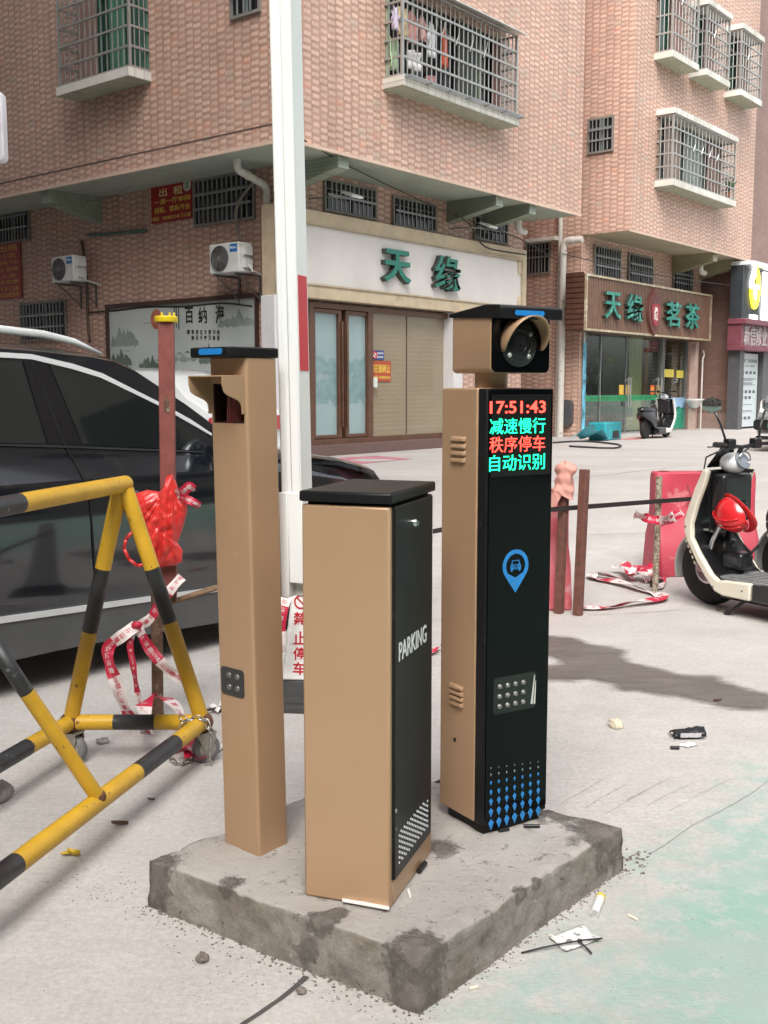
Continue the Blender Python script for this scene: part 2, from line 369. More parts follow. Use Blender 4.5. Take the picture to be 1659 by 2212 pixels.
def soft_sheet(name, px, z, mat, soft=.09, cell=.035):
    P = [gnd(*q) for q in px]; P = wobble(P, .02, 3, 1); n = len(P)
    def sdist(x, y):
        d = 9; ins = False
        for i in range(n):
            a, c = P[i], P[(i+1) % n]; ex, ey = c.x-a.x, c.y-a.y; t = max(0, min(1, ((x-a.x)*ex+(y-a.y)*ey)/(ex*ex+ey*ey+1e-12)))
            d = min(d, math.hypot(a.x+ex*t-x, a.y+ey*t-y))
            if (a.y > y) != (c.y > y) and x < a.x+(y-a.y)*ex/ey: ins = not ins
        return d if ins else -d
    x0, y0 = min(p.x for p in P)-.1, min(p.y for p in P)-.1; nx, ny = int((max(p.x for p in P)+.1-x0)/cell)+1, int((max(p.y for p in P)+.1-y0)/cell)+1
    D = [[sdist(x0+cell*i, y0+cell*j) for j in range(ny+1)] for i in range(nx+1)]; idx = {}; vs = []; val = []; fs = []
    def vid(i, j):
        if (i, j) not in idx: idx[(i, j)] = len(vs); x, y = x0+cell*i, y0+cell*j; vs.append((x, y, gz(y)+z)); val.append(max(0, min(1, .42+D[i][j]/soft)))
        return idx[(i, j)]
    for i in range(nx):
        for j in range(ny):
            if max(D[i][j], D[i+1][j], D[i][j+1], D[i+1][j+1]) > -.06: fs.append((vid(i, j), vid(i+1, j), vid(i+1, j+1), vid(i, j+1)))
    mb = MB(); mb.add(vs, fs); o = mb.build(name, mat, merge=False); a = o.data.attributes.new('edge', 'FLOAT', 'POINT'); a.data.foreach_set('value', val); return struct(o)
wet = [(x*.2917+1175, y*.2917+1330.6) for x, y in [(-150, 140), (40, 150), (190, 160), (280, 190), (320, 207), (500, 235), (570, 252), (600, 275), (580, 310), (660, 350), (820, 390), (960, 425), (1080, 440), (1240, 445), (1320, 495), (1500, 540), (1700, 585), (1700, 697), (1500, 695), (1320, 685), (1230, 655), (1100, 625), (980, 600), (860, 585), (700, 558), (600, 562), (520, 542), (500, 502), (330, 475), (200, 482), (40, 478), (-150, 470), (-150, 380), (40, 372), (130, 352), (90, 318), (40, 300), (-150, 295)]]
soft_sheet('wet_patch', wet, .004, wet_mat())
CR = M('crack dark', (.07, .065, .06), .9, bump=.4)
def crack(pts, w0, z=.003, name='crack', jag=.012, n=14, seed=3, mat=None):
    ps = [gnd(*q) for q in pts]; L = []
    for i in range(len(ps)-1):
        for k in range(n): L.append(ps[i].lerp(ps[i+1], k/n))
    L.append(ps[-1]); mb = MB(); A = []; B = []
    for i, q in enumerate(L):
        d = (L[min(i+1, len(L)-1)]-L[max(i-1, 0)]).normalized(); s = Vector((-d.y, d.x, 0)); w = w0*(.55+.9*abs(noise.noise(q*11+Vector((seed, 0, 0)))))
        q = q+s*(jag*noise.noise(q*7+Vector((0, seed, 0)))); A.append(Vector((*(q+s*w).xy, gz(q.y)+z))); B.append(Vector((*(q-s*w).xy, gz(q.y)+z)))
    for i in range(len(L)-1): mb.add([A[i], A[i+1], B[i+1], B[i]], [(0, 1, 2, 3)])
    return struct(mb.build(name, mat or CR))
crack([(652, 2108), (600, 2158), (500, 2240)], .011, jag=.03)
crack([(1740, 1630), (1660, 1690), (1590, 1735), (1505, 1780), (1405, 1845)], .0009, jag=.006)
crack([(1270, 1330), (1400, 1323), (1470, 1318)], .004, mat=M('joint grey', (.22, .2, .18), .9))
crack([(1150, 1157), (1300, 1154), (1440, 1152)], .006, mat=M('joint grey', (.22, .2, .18), .9))
crack([(960, 1060), (1180, 1040), (1500, 1005)], .012, mat=M('joint grey', (.22, .2, .18), .9))
for k in range(7):                                         # saw marks in the concrete
    crack([(1215+k*46, 1735-k*2+(k % 3)*14), (1310+k*46, 1680+(k % 3)*12)], .0011, name='saw_mark', jag=.004, mat=M('scratch grey', (.36, .33, .31), .9))

# ---------------- the apartment building on the corner ----------------
WF = facade((-1.32, 19.15, 0), 39); ZG = .3
OF = WF.at(y=1.3); xc, ZS = OF.hit(618, 300); C0 = OF(xc, 0, 0)
OL = facade(C0, 129); WL = OL.at(y=-1.3)
BR = BRICK('facing tile street side', WF.x); BL = BRICK('facing tile lane side', OL.x)
SOF = M('green grey soffit paint', (.33, .37, .31), .8, bump=.2, vs=1.5, dirt=(.2, .2, .16), ds=3, dt=.66)
SOFT = TILE('soffit mosaic', WF.x, (.30, .36, .28), .06, .06, (.2, .23, .18), .12)
STRIP = M('tile drip edge', (.6, .45, .36), .5)
def block(name, F, x0, x1, y0, y1, z0, z1, parent, fm, lm, bm=None):
    b = MB(); c = [[F(x, y, 0).xy for x in (x0, x1)] for y in (y0, y1)]
    def q(p, r, mi): b.add([(*p, z0), (*r, z0), (*r, z1), (*p, z1)], [(0, 1, 2, 3)], mi)
    q(c[1][0], c[1][1], 0); q(c[0][0], c[0][1], 0); q(c[0][0], c[1][0], 1); q(c[0][1], c[1][1], 1)
    b.add([(*c[0][0], z0), (*c[0][1], z0), (*c[1][1], z0), (*c[1][0], z0)], [(0, 1, 2, 3)], 2)
    b.add([(*c[0][0], z1), (*c[0][1], z1), (*c[1][1], z1), (*c[1][0], z1)], [(0, 1, 2, 3)], 2)
    return b.build(name, [fm, lm, bm or SOF], parent)
def at_plane(F, y, uv): return F.hit(uv[0], uv[1], y)
xr = OF.hit(1255, 473)[0]; xwr = WF.hit(1127, 700)[0]
B1 = thing('apartment_building', WF(xc+1.3, 0, ZG), 'pink tiled apartment building whose upper floors overhang the street corner', 'building')
block('upper_wall', WF, xc, xr, -14, 1.3, ZS, 15, B1, BR, BL)
block("ground_floor_wall", WF, xc+1.3, xwr, -14, 0, .1, ZS-.002, B1, BR, BL)
EDGE = MB(); EDGE.box(OF, xc-.01, xr, -.03, .012, ZS-.03, ZS+.02).box(OL, -13, -.02, -.03, .012, ZS-.03, ZS+.02); EDGE.build('drip_edge', STRIP, B1)
zl0 = OL.hit(300, 331)[1]
MB().box(OL, -14, 0, 0, .006, zl0-.012, zl0+.012).build('tile_joint', M('dark joint', (.12, .08, .07), .7), B1)
# beams under the overhang
for F, rng in ((WF, ((654, 759, 350), (988, 1107, 430), (1060, 1180, 460))),):
    for (ua, ub, v) in rng:
        x = WF.hit((ua+ub)/2-18, v, .65)[0]
        b = MB(); b.side(WF, [(0, ZS-.42), (0, ZS), (1.2, ZS), (1.2, ZS-.2)], x-.13, x+.13); b.build('beam', SOFT, B1)
for u, v in ((150, 395),):
    x = WL.hit(u, v, .65)[0]
    b = MB(); b.side(WL, [(0, ZS-.5), (0, ZS), (1.2, ZS), (1.2, ZS-.24)], x-.13, x+.13); b.build('beam', SOFT, B1)
ALU = M('window bar steel', (.42, .42, .40), .35, .6, dirt=(.2, .13, .09), ds=6, dt=.64)
ALUD = M('grey window bars', (.30, .31, .31), .4, .4)
DARKW = M('pane painted as unlit room', (.012, .014, .016), .12, vs=1)  # opaque pane; its dark colour stands in for the unlit opening
WTILE = TILE('white sill tile', WF.x, (.66, .64, .59), .2, .3, (.42, .4, .36), .05)
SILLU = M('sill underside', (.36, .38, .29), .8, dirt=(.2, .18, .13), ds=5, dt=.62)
FRM = M('green window frame', (.05, .16, .12), .4)
def bw(F, c, nb, nh, parent, y=0, name='barred_window', wide=.02):
    """barred window: c = (u0, top0, bottom0, u1, top1, bottom1) read on the wall plane"""
    u0, a0, b0, u1, a1, b1 = c
    x0, zt0 = F.hit(u0, a0, y); _, zb0 = F.hit(u0, b0, y); x1, zt1 = F.hit(u1, a1, y); _, zb1 = F.hit(u1, b1, y)
    if x0 > x1: x0, x1 = x1, x0
    z0, z1 = (zb0+zb1)/2, (zt0+zt1)/2; G = F.at(y=y)
    p = MB().box(G, x0, x1, -.02, .006, z0, z1).build(name, DARKW, parent)
    f = MB(); k = .045
    f.box(G, x0-k, x1+k, .003, .05, z1, z1+k).box(G, x0-k, x1+k, .003, .055, z0-k, z0).box(G, x0-k, x0, .003, .05, z0, z1).box(G, x1, x1+k, .003, .05, z0, z1)
    f.build('frame', M('window frame grey', (.22, .2, .18), .6), p)
    b = MB()
    for i in range(1, nb): xx = x0+(x1-x0)*i/nb; b.box(G, xx-.012, xx+.012, .05, .07, z0, z1)
    for i in range(1, nh+1): zz = z0+(z1-z0)*i/(nh+1); b.box(G, x0, x1, .071, .09, zz-wide, zz+wide)
    b.build('bars', ALUD, p)
    c = MB(); xm = x0+(x1-x0)*.55
    c.box(G, xm-.02, xm+.02, .007, .03, z0, z1).box(G, x0, x1, .007, .026, z0+(z1-z0)*.72, z0+(z1-z0)*.75); c.build('sash', M('sash grey', (.16, .19, .18), .4), p)
    return p
W = bw(WF, (701, 390, 451, 807, 413, 471), 11, 1, B1); bw(WF, (849, 427, 483, 937, 447, 499), 10, 1, B1); bw(WF, (1024, 467, 510, 1092, 484, 528), 8, 1, B1)
bw(WL, (423.5, 390, 482, 548, 376, 473), 12, 2, B1); bw(WL, (-10, 446, 523, 62, 441, 519), 11, 2, B1); bw(WL, (48, 657, 735, 142, 655, 730), 13, 2, B1)
bw(OL, (503, -60, 35, 560, -60, 24), 4, 1, B1)
def cage(F, x0, x1, z0, z1, dep, nb, ns, nh, parent, mats, roof=None, sill=.13, bent=3, pane=None, name='window_cage'):
    b = MB(); r = .011
    fr = .022
    for a, c in ((x0, dep), (x1, dep)): b.box(F, a-fr, a+fr, c-fr, c+fr, z0, z1)
    for i in range(nb+1):
        xx = x0+(x1-x0)*i/nb; b.tube([F(xx, dep, z0), F(xx, dep, z1)], r, 5)
    for i in range(1, ns):
        yy = dep*i/ns
        for a in (x0, x1): b.tube([F(a, yy, z0), F(a, yy, z1)], r, 5)
    for i in range(nh+1):
        zz = z0+.02+(z1-z0-.04)*i/nh
        b.box(F, x0, x1, dep-.012, dep+.018, zz-.018, zz+.018)
        for a in (x0, x1): b.box(F, a-.015, a+.015, 0, dep, zz-.018, zz+.018)
    for i in range(bent):
        xx = x0+(x1-x0)*(.3+.5*i/max(1, bent)); zz = z0+(z1-z0)*.55
        b.tube([F(xx+.05*sin(t*2.6)*(.3+t), dep+.02+.05*t, zz+.28*t) for t in [k/5 for k in range(6)]], .010, 5)
    g = b.build(name, mats[0], parent, merge=False)
    s = MB(); s.box(F, x0-.05, x1+.03, 0, dep+.06, z0-sill, z0-.005); so = s.build('sill', WTILE, g)
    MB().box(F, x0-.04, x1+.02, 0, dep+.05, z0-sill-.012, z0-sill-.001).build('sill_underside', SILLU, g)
    if roof == 'slab': MB().box(F, x0-.06, x1+.04, 0, dep+.07, z1, z1+.13).build('roof_slab', WTILE, g)
    if roof == 'sheet': MB().add([F(x0-.1, 0, z1+.16), F(x1+.18, 0, z1+.16), F(x1+.18, dep+.16, z1+.0), F(x0-.1, dep+.16, z1), F(x0-.1, 0, z1+.18), F(x1+.18, 0, z1+.18), F(x1+.18, dep+.16, z1+.02), F(x0-.1, dep+.16, z1+.02)], [(0, 1, 2, 3), (4, 7, 6, 5), (0, 3, 7, 4), (1, 5, 6, 2), (3, 2, 6, 7), (0, 4, 5, 1)]).build('canopy', M('canopy sheet', (.62, .62, .58), .4, .3), g)
    # the window itself: opening surround, sashes, curtains
    wdw = MB().box(F, x0+.03, x1-.03, 0, .012, z0, z1-.02).build('window_pane', mats[1], g)
    sh = MB(); n = max(2, round((x1-x0)/.75))
    for i in range(n+1):
        xx = x0+.05+(x1-x0-.1)*i/n; sh.box(F, xx-.03, xx+.03, .012, .05, z0, z1-.02)
    sh.box(F, x0+.08, x1-.08, .012, .045, z0, z0+.06); sh.box(F, x0+.08, x1-.08, .012, .045, z0+(z1-z0)*.72, z0+(z1-z0)*.76)
    sh.build('sash', mats[2], g)
    if pane:
        cu = MB()
        for (fa, fb, col) in pane:
            xa, xb = x0+(x1-x0)*fa, x0+(x1-x0)*fb
            cu.grid(lambda a, c: F(xa+(xb-xa)*a, .10+.02*sin(a*(xb-xa)*42), z0+.03+(z1-z0-.1)*c), max(8, int((xb-xa)*40)), 1)
            cu.build('curtain', M('curtain %.2f %.2f %.2f' % col, col, .9), g, smooth='all'); cu = MB()
    return g
GRN = M('green tinted glass', (.03, .075, .055), .12, vs=1)
def pxcage(F, dep, ul, vl, ur, vr, vtl=None, vtr=None, top=None):
    x0, za = F.hit(ul, vl, dep); x1, zb = F.hit(ur, vr, dep); z0 = (za+zb)/2
    z1 = top if top is not None else F.hit(ur, vtr, dep)[1]
    return x0, x1, z0, z1
q = pxcage(OL, .42, 130.6, 184, 281, 150, top=ZS+4.4); ql = q
cage(OL, q[0], q[1], q[2], q[2]+2.0, .42, 13, 4, 6, B1, (ALU, GRN, FRM), sill=.15, bent=2, pane=[(.05, .36, (.30, .20, .17)), (.52, .74, (.08, .22, .14)), (.76, .98, (.05, .13, .10))])
q = pxcage(OF, .38, 869, 161, 1114, 254, vtr=75); qr = q
CG = cage(OF, q[0], q[1], q[2], q[3], .38, 26, 4, 5, B1, (ALU, DARKW, M('sash pale green', (.30, .36, .26), .5)), roof='sheet', sill=.17, bent=4, pane=[(.56, .74, (.06, .07, .06)), (.88, .97, (.16, .085, .07))])
# grate shelf that sticks out below the cage
b = MB()
for k in range(4): b.box(OF, q[0]-.02, q[1], .40+.05*k, .415+.05*k, q[2]-.03, q[2]-.01)
for k in range(7): xx = q[0]+(q[1]-q[0])*k/6; b.box(OF, xx-.012, xx+.012, .3, .56, q[2]-.05, q[2]-.03)
b.build('shelf_grate', ALUD, CG)
# washing hung inside the cage
def garment(name, label, cat, x, y, ztop, w, h, col, kind='shirt', F=OF, seed=0):
    def fn(a, c):
        t = 1-c
        wd = w*(1.0 if kind == 'towel' else (.55+.45*min(1, t*5)) if kind == 'shirt' else (.8+.3*t))
        return F(x+(a-.5)*wd+.02*noise.noise(Vector((a*3, c*4, seed))), y+.035*sin(a*11+seed)*(.3+t)+.03*noise.noise(Vector((a*4, c*3, seed+3))), ztop-h*t+.02*sin(a*9+seed))
    m = MB(); m.grid(fn, 14, 12)
    if kind == 'shirt':
        for sgn in (-1, 1):
            m.grid(lambda a, c, sgn=sgn: F(x+sgn*w*(.38+.22*a), y+.02*sin(a*5+c*6+seed), ztop-.05-h*.12*a-h*.42*c), 5, 5)
    if kind == 'trousers':
        m = MB()
        for sgn in (-.28, .28):
            m.grid(lambda a, c, sgn=sgn: F(x+w*sgn+(a-.5)*w*.5, y+.04*sin(a*6+seed)+.02*sin(c*8), ztop-h*(1-c)), 8, 10)
    o = m.build(name, M('cloth %s %.2f%.2f%.2f' % (name, *col), col, .95), smooth='all')
    s = o.modifiers.new('thickness', 'SOLIDIFY'); s.thickness = .006
    return tag(o, label, cat, 'washing hung behind the window bars')
zc_ = q[2]; wx = lambda u, v, y=.25: OF.hit(u, v, y)
def hang(name, label, cat, u, v0, v1, wpx, col, kind, y=.26, seed=1):
    x, z1 = OF.hit(u, v0, y); _, z0 = OF.hit(u, v1, y); garment(name, label, cat, x, y, z1, wpx/115/.78, z1-z0, col, kind, seed=seed)
hang('hung_shirt', 'lilac shirt hung nearest the left end of the big window cage', 'washing', 854, 18, 62, 14, (.52, .45, .55), 'shirt', .30, 2)
hang('hung_towel', 'pale yellow towel hung in the left corner of the big window cage', 'washing', 871, 15, 76, 20, (.68, .55, .30), 'towel', .30, 5)
hang('hung_shirt', 'pink shirt hung beside the yellow towel in the big window cage', 'washing', 889, 24, 92, 18, (.62, .33, .31), 'shirt', .24, 3)
hang('hung_shirt', 'salmon pink shirt hung right of the first pink shirt', 'washing', 912, 36, 86, 18, (.66, .38, .35), 'shirt', .24, 8)
hang('hung_trousers', 'black and white trousers hung low behind the left window bars', 'washing', 896, 112, 152, 30, (.75, .73, .74), 'trousers', .26, 4)
hang('hung_trousers', 'long black trousers hung in the middle of the washing', 'washing', 920, 70, 165, 18, (.012, .012, .013), 'trousers', .18, 6)
hang('hung_shirt', 'white shirt hung right of the black trousers', 'washing', 932, 48, 122, 14, (.70, .72, .74), 'shirt', .27, 9)
hang('hung_dress', 'black dress hung between the white shirt and the orange vest', 'washing', 947, 60, 185, 17, (.012, .012, .014), 'dress', .16, 11)
hang('hung_vest', 'orange red vest hung at the right end of the washing', 'washing', 961, 62, 145, 12, (.62, .12, .06), 'dress', .26, 12)
hang('hung_towel', 'mint green towel hung low at the left end of the cage', 'washing', 851, 84, 150, 24, (.45, .62, .38), 'towel', .12, 14)
x, z = OF.hit(929, 176, .2)
b = MB(); b.lathe(OF(x, .2, q[2]), (0, 0, 1), [(.085, 0), (.11, .2), (.118, .2), (.118, .215), (.10, .215), (.08, .02)], 16)
tag(b.build('plastic_bucket', M('pink plastic', (.62, .3, .33), .4), smooth=True), 'small pink plastic bucket on the sill of the big window cage', 'bucket')
b = MB(); bx = OF.hit(905, 170, .2)[0]
for k in range(3): b.ball(OF(bx-.12+.13*k, .22+.02*(k % 2), q[2]+.05), .06, 10, F=OF, sx=1.1, sy=.7, sz=.9)
tag(b.build('white_shoes', M('white canvas', (.72, .71, .68), .8), smooth='all'), 'white canvas shoes standing on the sill beside the pink bucket', 'shoes')

# ---------------- cream shop front ----------------
CRM = M('cream painted stone', (.52, .43, .30), .7, bump=.15, dirt=(.42, .34, .23), ds=2.4, dt=.62)
CRMD = M('tan painted return', (.45, .36, .25), .75, bump=.15)
PANEL = M('off white brushed panel', (.66, .63, .605), .75, vs=2, bump=.25, bs=30, var=.05)
SF = thing('shop_sign', WF(WF.hit(800, 560, .35)[0], .2, 4), 'long cream framed fascia with raised green characters above the brown doors', 'shop sign')
D = .35
x0 = WF.hit(597, 440, D)[0]; x1, zt1 = WF.hit(1138, 544, D); zt0 = WF.hit(660, 446.6, D)[1]; zb = WF.hit(662, 643, D)[1]; zb2 = WF.hit(960, 671, D)[1]
zt = (zt0+zt1)/2; zb = (zb+zb2)/2
px0 = WF.hit(640, 470, D)[0]; px1, pt1 = WF.hit(1128, 568, D); pt0 = WF.hit(660, 478.5, D)[1]; pb0 = WF.hit(660, 607, D)[1]; pb1 = WF.hit(1021, 654.7, D)[1]
pt, pb = (pt0+pt1)/2, (pb0+pb1)/2; px0 = x0+.35
b = MB(); b.box(WF, x0, x1, 0, D-.05, zb, zt); b.build('backing', [CRMD], SF)
b = MB(); b.box(WF, x0, x1, D-.049, D, pt, zt).box(WF, x0, x1, D-.049, D, zb, pb).box(WF, x0, px0, D-.049, D, pb, pt).box(WF, px1, x1, D-.049, D, pb, pt)
b.box(WF, px1-.14, px1-.002, D-.048, D-.001, pt-.28, pt-.002).box(WF, px1-.14, px1-.002, D-.048, D-.001, pb+.002, pb+.22)
b.build('frame_border', CRM, SF, bevel=.008)
b = MB(); e = .03
b.box(WF, px0, px1, D-.02, D+.025, pt, pt+e).box(WF, px0, px1, D-.02, D+.025, pb-e, pb).box(WF, px1-.003, px1+e, D-.02, D+.024, pb, pt); b.build('moulding', M('moulding tan', (.45, .37, .26), .7), SF, bevel=.006)  # moulding in a slightly darker tan than the border
MB().box(WF, px0, px1-.001, D-.05, D-.03, pb, pt).build('panel', PANEL, SF)
LGREEN = M('green acrylic letter', (.012, .17, .125), .35, var=.1, dirt=(.02, .24, .18), ds=5)
LSIDE = M('letter return dark', (.05, .06, .05), .6, dirt=(.18, .12, .08), ds=6)
def bigchar(F, ch, ul, vt, ur, vb, y, dep, parent, bold=.028, face=None, name='letter'):
    xa, za = F.hit(ul, (vt+vb)/2, y+dep); xb, _ = F.hit(ur, (vt+vb)/2, y+dep); um = (ul+ur)/2
    zt_, zb_ = F.hit(um, vt, y+dep)[1], F.hit(um, vb, y+dep)[1]
    o = MB().text(F, ch, (xa+xb)/2, (zt_+zb_)/2, xb-xa, zt_-zb_, y+dep, .012, bold).build(name, face or LGREEN, parent, merge=False)
    MB().text(F, ch, (xa+xb)/2, (zt_+zb_)/2, xb-xa, zt_-zb_, y, dep-.001, bold*.9).build('letter_side', LSIDE, o, merge=False)
bigchar(WF, '天', 830, 540, 888, 611, D-.03, .11, SF); bigchar(WF, '缘', 940, 553, 995, 629, D-.03, .11, SF, bold=.014)
# pilasters, plinth and the glazed front
WHT = M('white glossy pilaster', (.62, .61, .62), .3, var=.05); BLK = M('dark granite base', (.09, .085, .085), .3)
xe = WF.hit(595, 800, .33)[0]; xg = WF.hit(988, 800, .33)[0]
for (a, c) in ((xe, xe+.42), (xg-.12, xg+.2)):
    MB().box(WF, a, c, 0, .33, .55, zb).build('pilaster', WHT, SF, bevel=.01)
    MB().box(WF, a-.01, c+.01, 0, .34, .2, .55).build('pilaster_base', BLK, SF)
BRN = M('brown anodised frame', (.13, .065, .04), .35, .2, var=.15)
DF = thing('shop_door', WF(WF.hit(800, 900, .06)[0], .06, ZG), 'brown framed glazed shop front with two frosted doors below the cream fascia', 'shop front')
y = .10
def WX(u, v): return WF.hit(u, v, y)[0]
def WZ(u, v): return WF.hit(u, v, y)[1]
dx0, dx1 = WX(664, 800), WX(975, 800); dz0, dz1 = WZ(672, 962), min(WZ(665, 652), zb)
MB().box(WF, dx0-.1, dx1+.3, 0, .28, .15, dz0).build('plinth', M('red brown granite', (.14, .085, .075), .3, vs=40, var=.3), DF, bevel=.01)
f = MB(); k = .05
f.box(WF, dx0, dx1, .0, .16, dz1-.09, dz1).box(WF, dx0, dx0+.1, .0, .16, dz0, dz1-.09).box(WF, dx1-.09, dx1, .0, .16, dz0, dz1-.09).box(WF, dx0+.1, dx1-.09, .0, .155, dz0, dz0+.10)
xm = WX(796, 800); f.box(WF, xm-.07, xm+.07, .0, .158, dz0+.10, dz1-.09)
f.build('frame', BRN, DF, bevel=.008)
FROST = M('frosted blue grey glass', (.30, .40, .41), .22, var=.06, vs=1.2)
MTN = M('etched mountain', (.20, .31, .32), .3, var=.15, vs=6)
def door(ua, ub, name='door_leaf'):
    xa, xb = WX(ua, 800), WX(ub, 800)
    l = MB(); s = .085
    l.box(WF, xa-s, xa, .03, .13, dz0+.11, dz1-.1).box(WF, xb, xb+s, .03, .13, dz0+.11, dz1-.1).box(WF, xa, xb, .03, .13, dz0+.11, dz0+.17).box(WF, xa, xb, .03, .13, dz1-.17, dz1-.1)
    lo = l.build(name, BRN, DF, bevel=.006)
    MB().box(WF, xa, xb, .06, .075, dz0+.17, dz1-.17).build('frosted_pane', FROST, lo)
    m = MB(); H = dz1-dz0; w = xb-xa
    for j, (h0, hh, sd) in enumerate(((.62, .14, 1), (.50, .18, 2), (.42, .14, 5))):
        pts = [(xa, dz0+H*(h0-.16))]
        for i in range(15):
            t = i/14; pts.append((xa+w*t, dz0+H*(h0+hh*(noise.noise(Vector((t*2.6+xa, sd*3.1, 0)))*.55+.25*noise.noise(Vector((t*9, sd, 1)))))))
        pts.append((xb, dz0+H*(h0-.16)))
        for i in range(13, 0, -1):
            t = i/14; pts.append((xa+w*t, dz0+H*(h0-.12+.05*noise.noise(Vector((t*5, sd, 7))))))
        m.prism(WF, pts, .0755+.0015*j, .0765+.0015*j)
    for i in range(9):
        a = xa+w*(.18+.06*i); m.box(WF, a, a+w*.025, .081, .0815, dz0+H*.33, dz0+H*(.36+.03*random.random()))
    m.build('etched_landscape', MTN, lo)
door(679, 729); door(751, 792)
hx = (WX(738, 800)); hb = MB()
for a in (WX(735, 800), WX(745, 800)): hb.box(WF, a-.015, a+.015, .14, .17, dz0+.3, dz1-.3)
hb.build('pull_bar', M('bronze pull', (.2, .12, .08), .25, .7), DF, bevel=.006)
TAN = M('tan roller blind', (.29, .24, .165), .12, var=.07, vs=1.4, coat=.4)
xa, xb = WX(805, 800), WX(968, 800)
p = MB().box(WF, xa-.06, xb, .05, .062, dz0+.1, dz1-.09).build('display_window', TAN, DF)
b = MB(); xx = WX(881, 800); b.box(WF, xx-.012, xx+.012, .0625, .075, dz0+.12, dz1-.1); b.build('glass_joint', M('joint brown', (.09, .06, .04), .4), p)
b = MB(); zz = dz0+.2
while zz < dz1-.2: b.box(WF, xa-.05, xb-.01, .0622, .0640, zz, zz+.006); zz += .085
b.build('blind_slats', M('blind slat line', (.24, .195, .135), .4), p)
b = MB(); bx0 = WX(803, 828); bz0 = WZ(803, 837); b.prism(WF, rrect(bx0-.03, bx0+.06, bz0, bz0+.19, .02), .16, .19); b.build('card_reader', M('reader white', (.6, .66, .62), .3), DF)
# notices on the glass
BLUE = M('notice blue', (.035, .06, .24), .4); WHITE = M('print white', (.78, .78, .76), .5); RED = M('notice red', (.30, .010, .012), .45); YEL = M('print yellow', (.72, .52, .08), .5)
def board(name, F, y, ul, vt, ur, vb, mat, label, cat, texts, tmat, parent=None, dep=.012, r=.01, group=None):
    x0, _ = F.hit(ul, (vt+vb)/2, y); x1, _ = F.hit(ur, (vt+vb)/2, y); um = (ul+ur)/2; z1 = F.hit(um, vt, y)[1]; z0 = F.hit(um, vb, y)[1]
    o = thing(name, F((x0+x1)/2, y, z0), label, cat, group)
    MB().prism(F, rrect(x0, x1, z0, z1, r, 3), y-dep, y).build('plate', mat, o)
    W_, H_ = x1-x0, z1-z0
    for i, tx in enumerate(texts):
        s, fx, fz, fw, fh = tx[:5]
        MB().text(F, s, x0+W_*fx, z0+H_*fz, W_*fw, H_*fh, y+.001, .002, .015).build('lettering', tx[5] if len(tx) > 5 else tmat, o, merge=False)
    return o, (x0, x1, z0, z1)
o, r_ = board('door_notice', WF, .085, 804, 757, 829.5, 777, BLUE, 'small blue notice on the tan shop window above the red poster', 'notice', [('店铺门前', .66, .70, .56, .24), ('禁止停车', .66, .30, .56, .24)], WHITE)
cx, cz = r_[0]+.10*(r_[1]-r_[0])*2, (r_[2]+r_[3])/2; rr = .07
b = MB(); b.prism(WF, circ(cx, cz, rr, 16), .086, .088); b.build('symbol_disc', WHITE, o); b = MB(); b.tube([WF(cx+rr*.85*cos(t*pi/8), .09, cz+rr*.85*sin(t*pi/8)) for t in range(16)], .012, 5, closed=True); b.tube([WF(cx-.04, .09, cz+.04), WF(cx+.04, .09, cz-.04)], .010, 5); b.build('symbol_ring', M('sign red', (.55, .03, .03), .4), o)
board('shop_poster', WF, .083, 806, 779.5, 844.5, 824, M('poster red', (.40, .07, .03), .5), 'red poster with yellow characters on the tan shop window', 'poster', [('旺铺转让', .5, .62, .92, .42), ('电话 13798047678', .5, .2, .9, .17)], YEL)
# flood lamps
for ul, vt, ur, vb, l in ((745, 425, 769, 433, 'flat white flood lamp on an arm in front of the largest barred window'), (1044, 491, 1061, 498, 'flat white flood lamp on an arm in front of the right barred window')):
    x0, z = WF.hit(ul, vt, .7); x1, _ = WF.hit(ur, vt, .7); t = thing('flood_lamp', WF(x0, .3, z), l, 'lamp', 'flood lamps over the cream fascia')
    b = MB(); b.tube([WF((x0+x1)/2-.3, .0, z+.02), WF((x0+x1)/2-.2, .45, z+.02), WF((x0+x1)/2, .6, z)], .014, 6); b.build('arm', ALUD, t)
    b = MB(); b.add([WF(x0, .6, z+.08), WF(x1, .6, z+.08), WF(x1, .85, z-.02), WF(x0, .85, z-.02), WF(x0, .62, z+.12), WF(x1, .62, z+.12), WF(x1, .87, z+.02), WF(x0, .87, z+.02)], [(0, 1, 2, 3), (4, 5, 6, 7), (0, 1, 5, 4), (1, 2, 6, 5), (2, 3, 7, 6), (3, 0, 4, 7)]); b.build('lamp_head', M('lamp head white', (.6, .62, .6), .4), t)
# pipes
PVC = M('white drain pipe', (.60, .57, .52), .45, dirt=(.38, .33, .27), ds=4, dt=.6)
def pipe(F, pts, r, label, cat='drain pipe', name='drain_pipe', rings=True, group=None):
    P = [F(*q) for q in pts]; S = [P[0]]
    for i in range(1, len(P)-1):
        a, b_, c = P[i-1], P[i], P[i+1]; k = min(r*1.6, (b_-a).length*.45, (c-b_).length*.45)
        p0 = b_+(a-b_).normalized()*k; p1 = b_+(c-b_).normalized()*k
        S += [p0*(1-t)*(1-t)+b_*2*t*(1-t)+p1*t*t for t in (0, .25, .5, .75, 1)]
    S.append(P[-1]); b = MB(); b.tube(S, r, 12)
    for i in range(len(P)-1):
        for t in ((.0, .1) if i else (.9,)):
            pass
        d = (P[i+1]-P[i]); L = d.length; d.normalize()
        if L > r*4:
            c = P[i]+d*min(L*.45, r*3); b.lathe(c, d, [(r*1.0, 0), (r*1.14, .002), (r*1.14, r*1.2), (r, r*1.2+.002)], 12)
    return tag(b.build(name, PVC, smooth=45), label, cat, group)
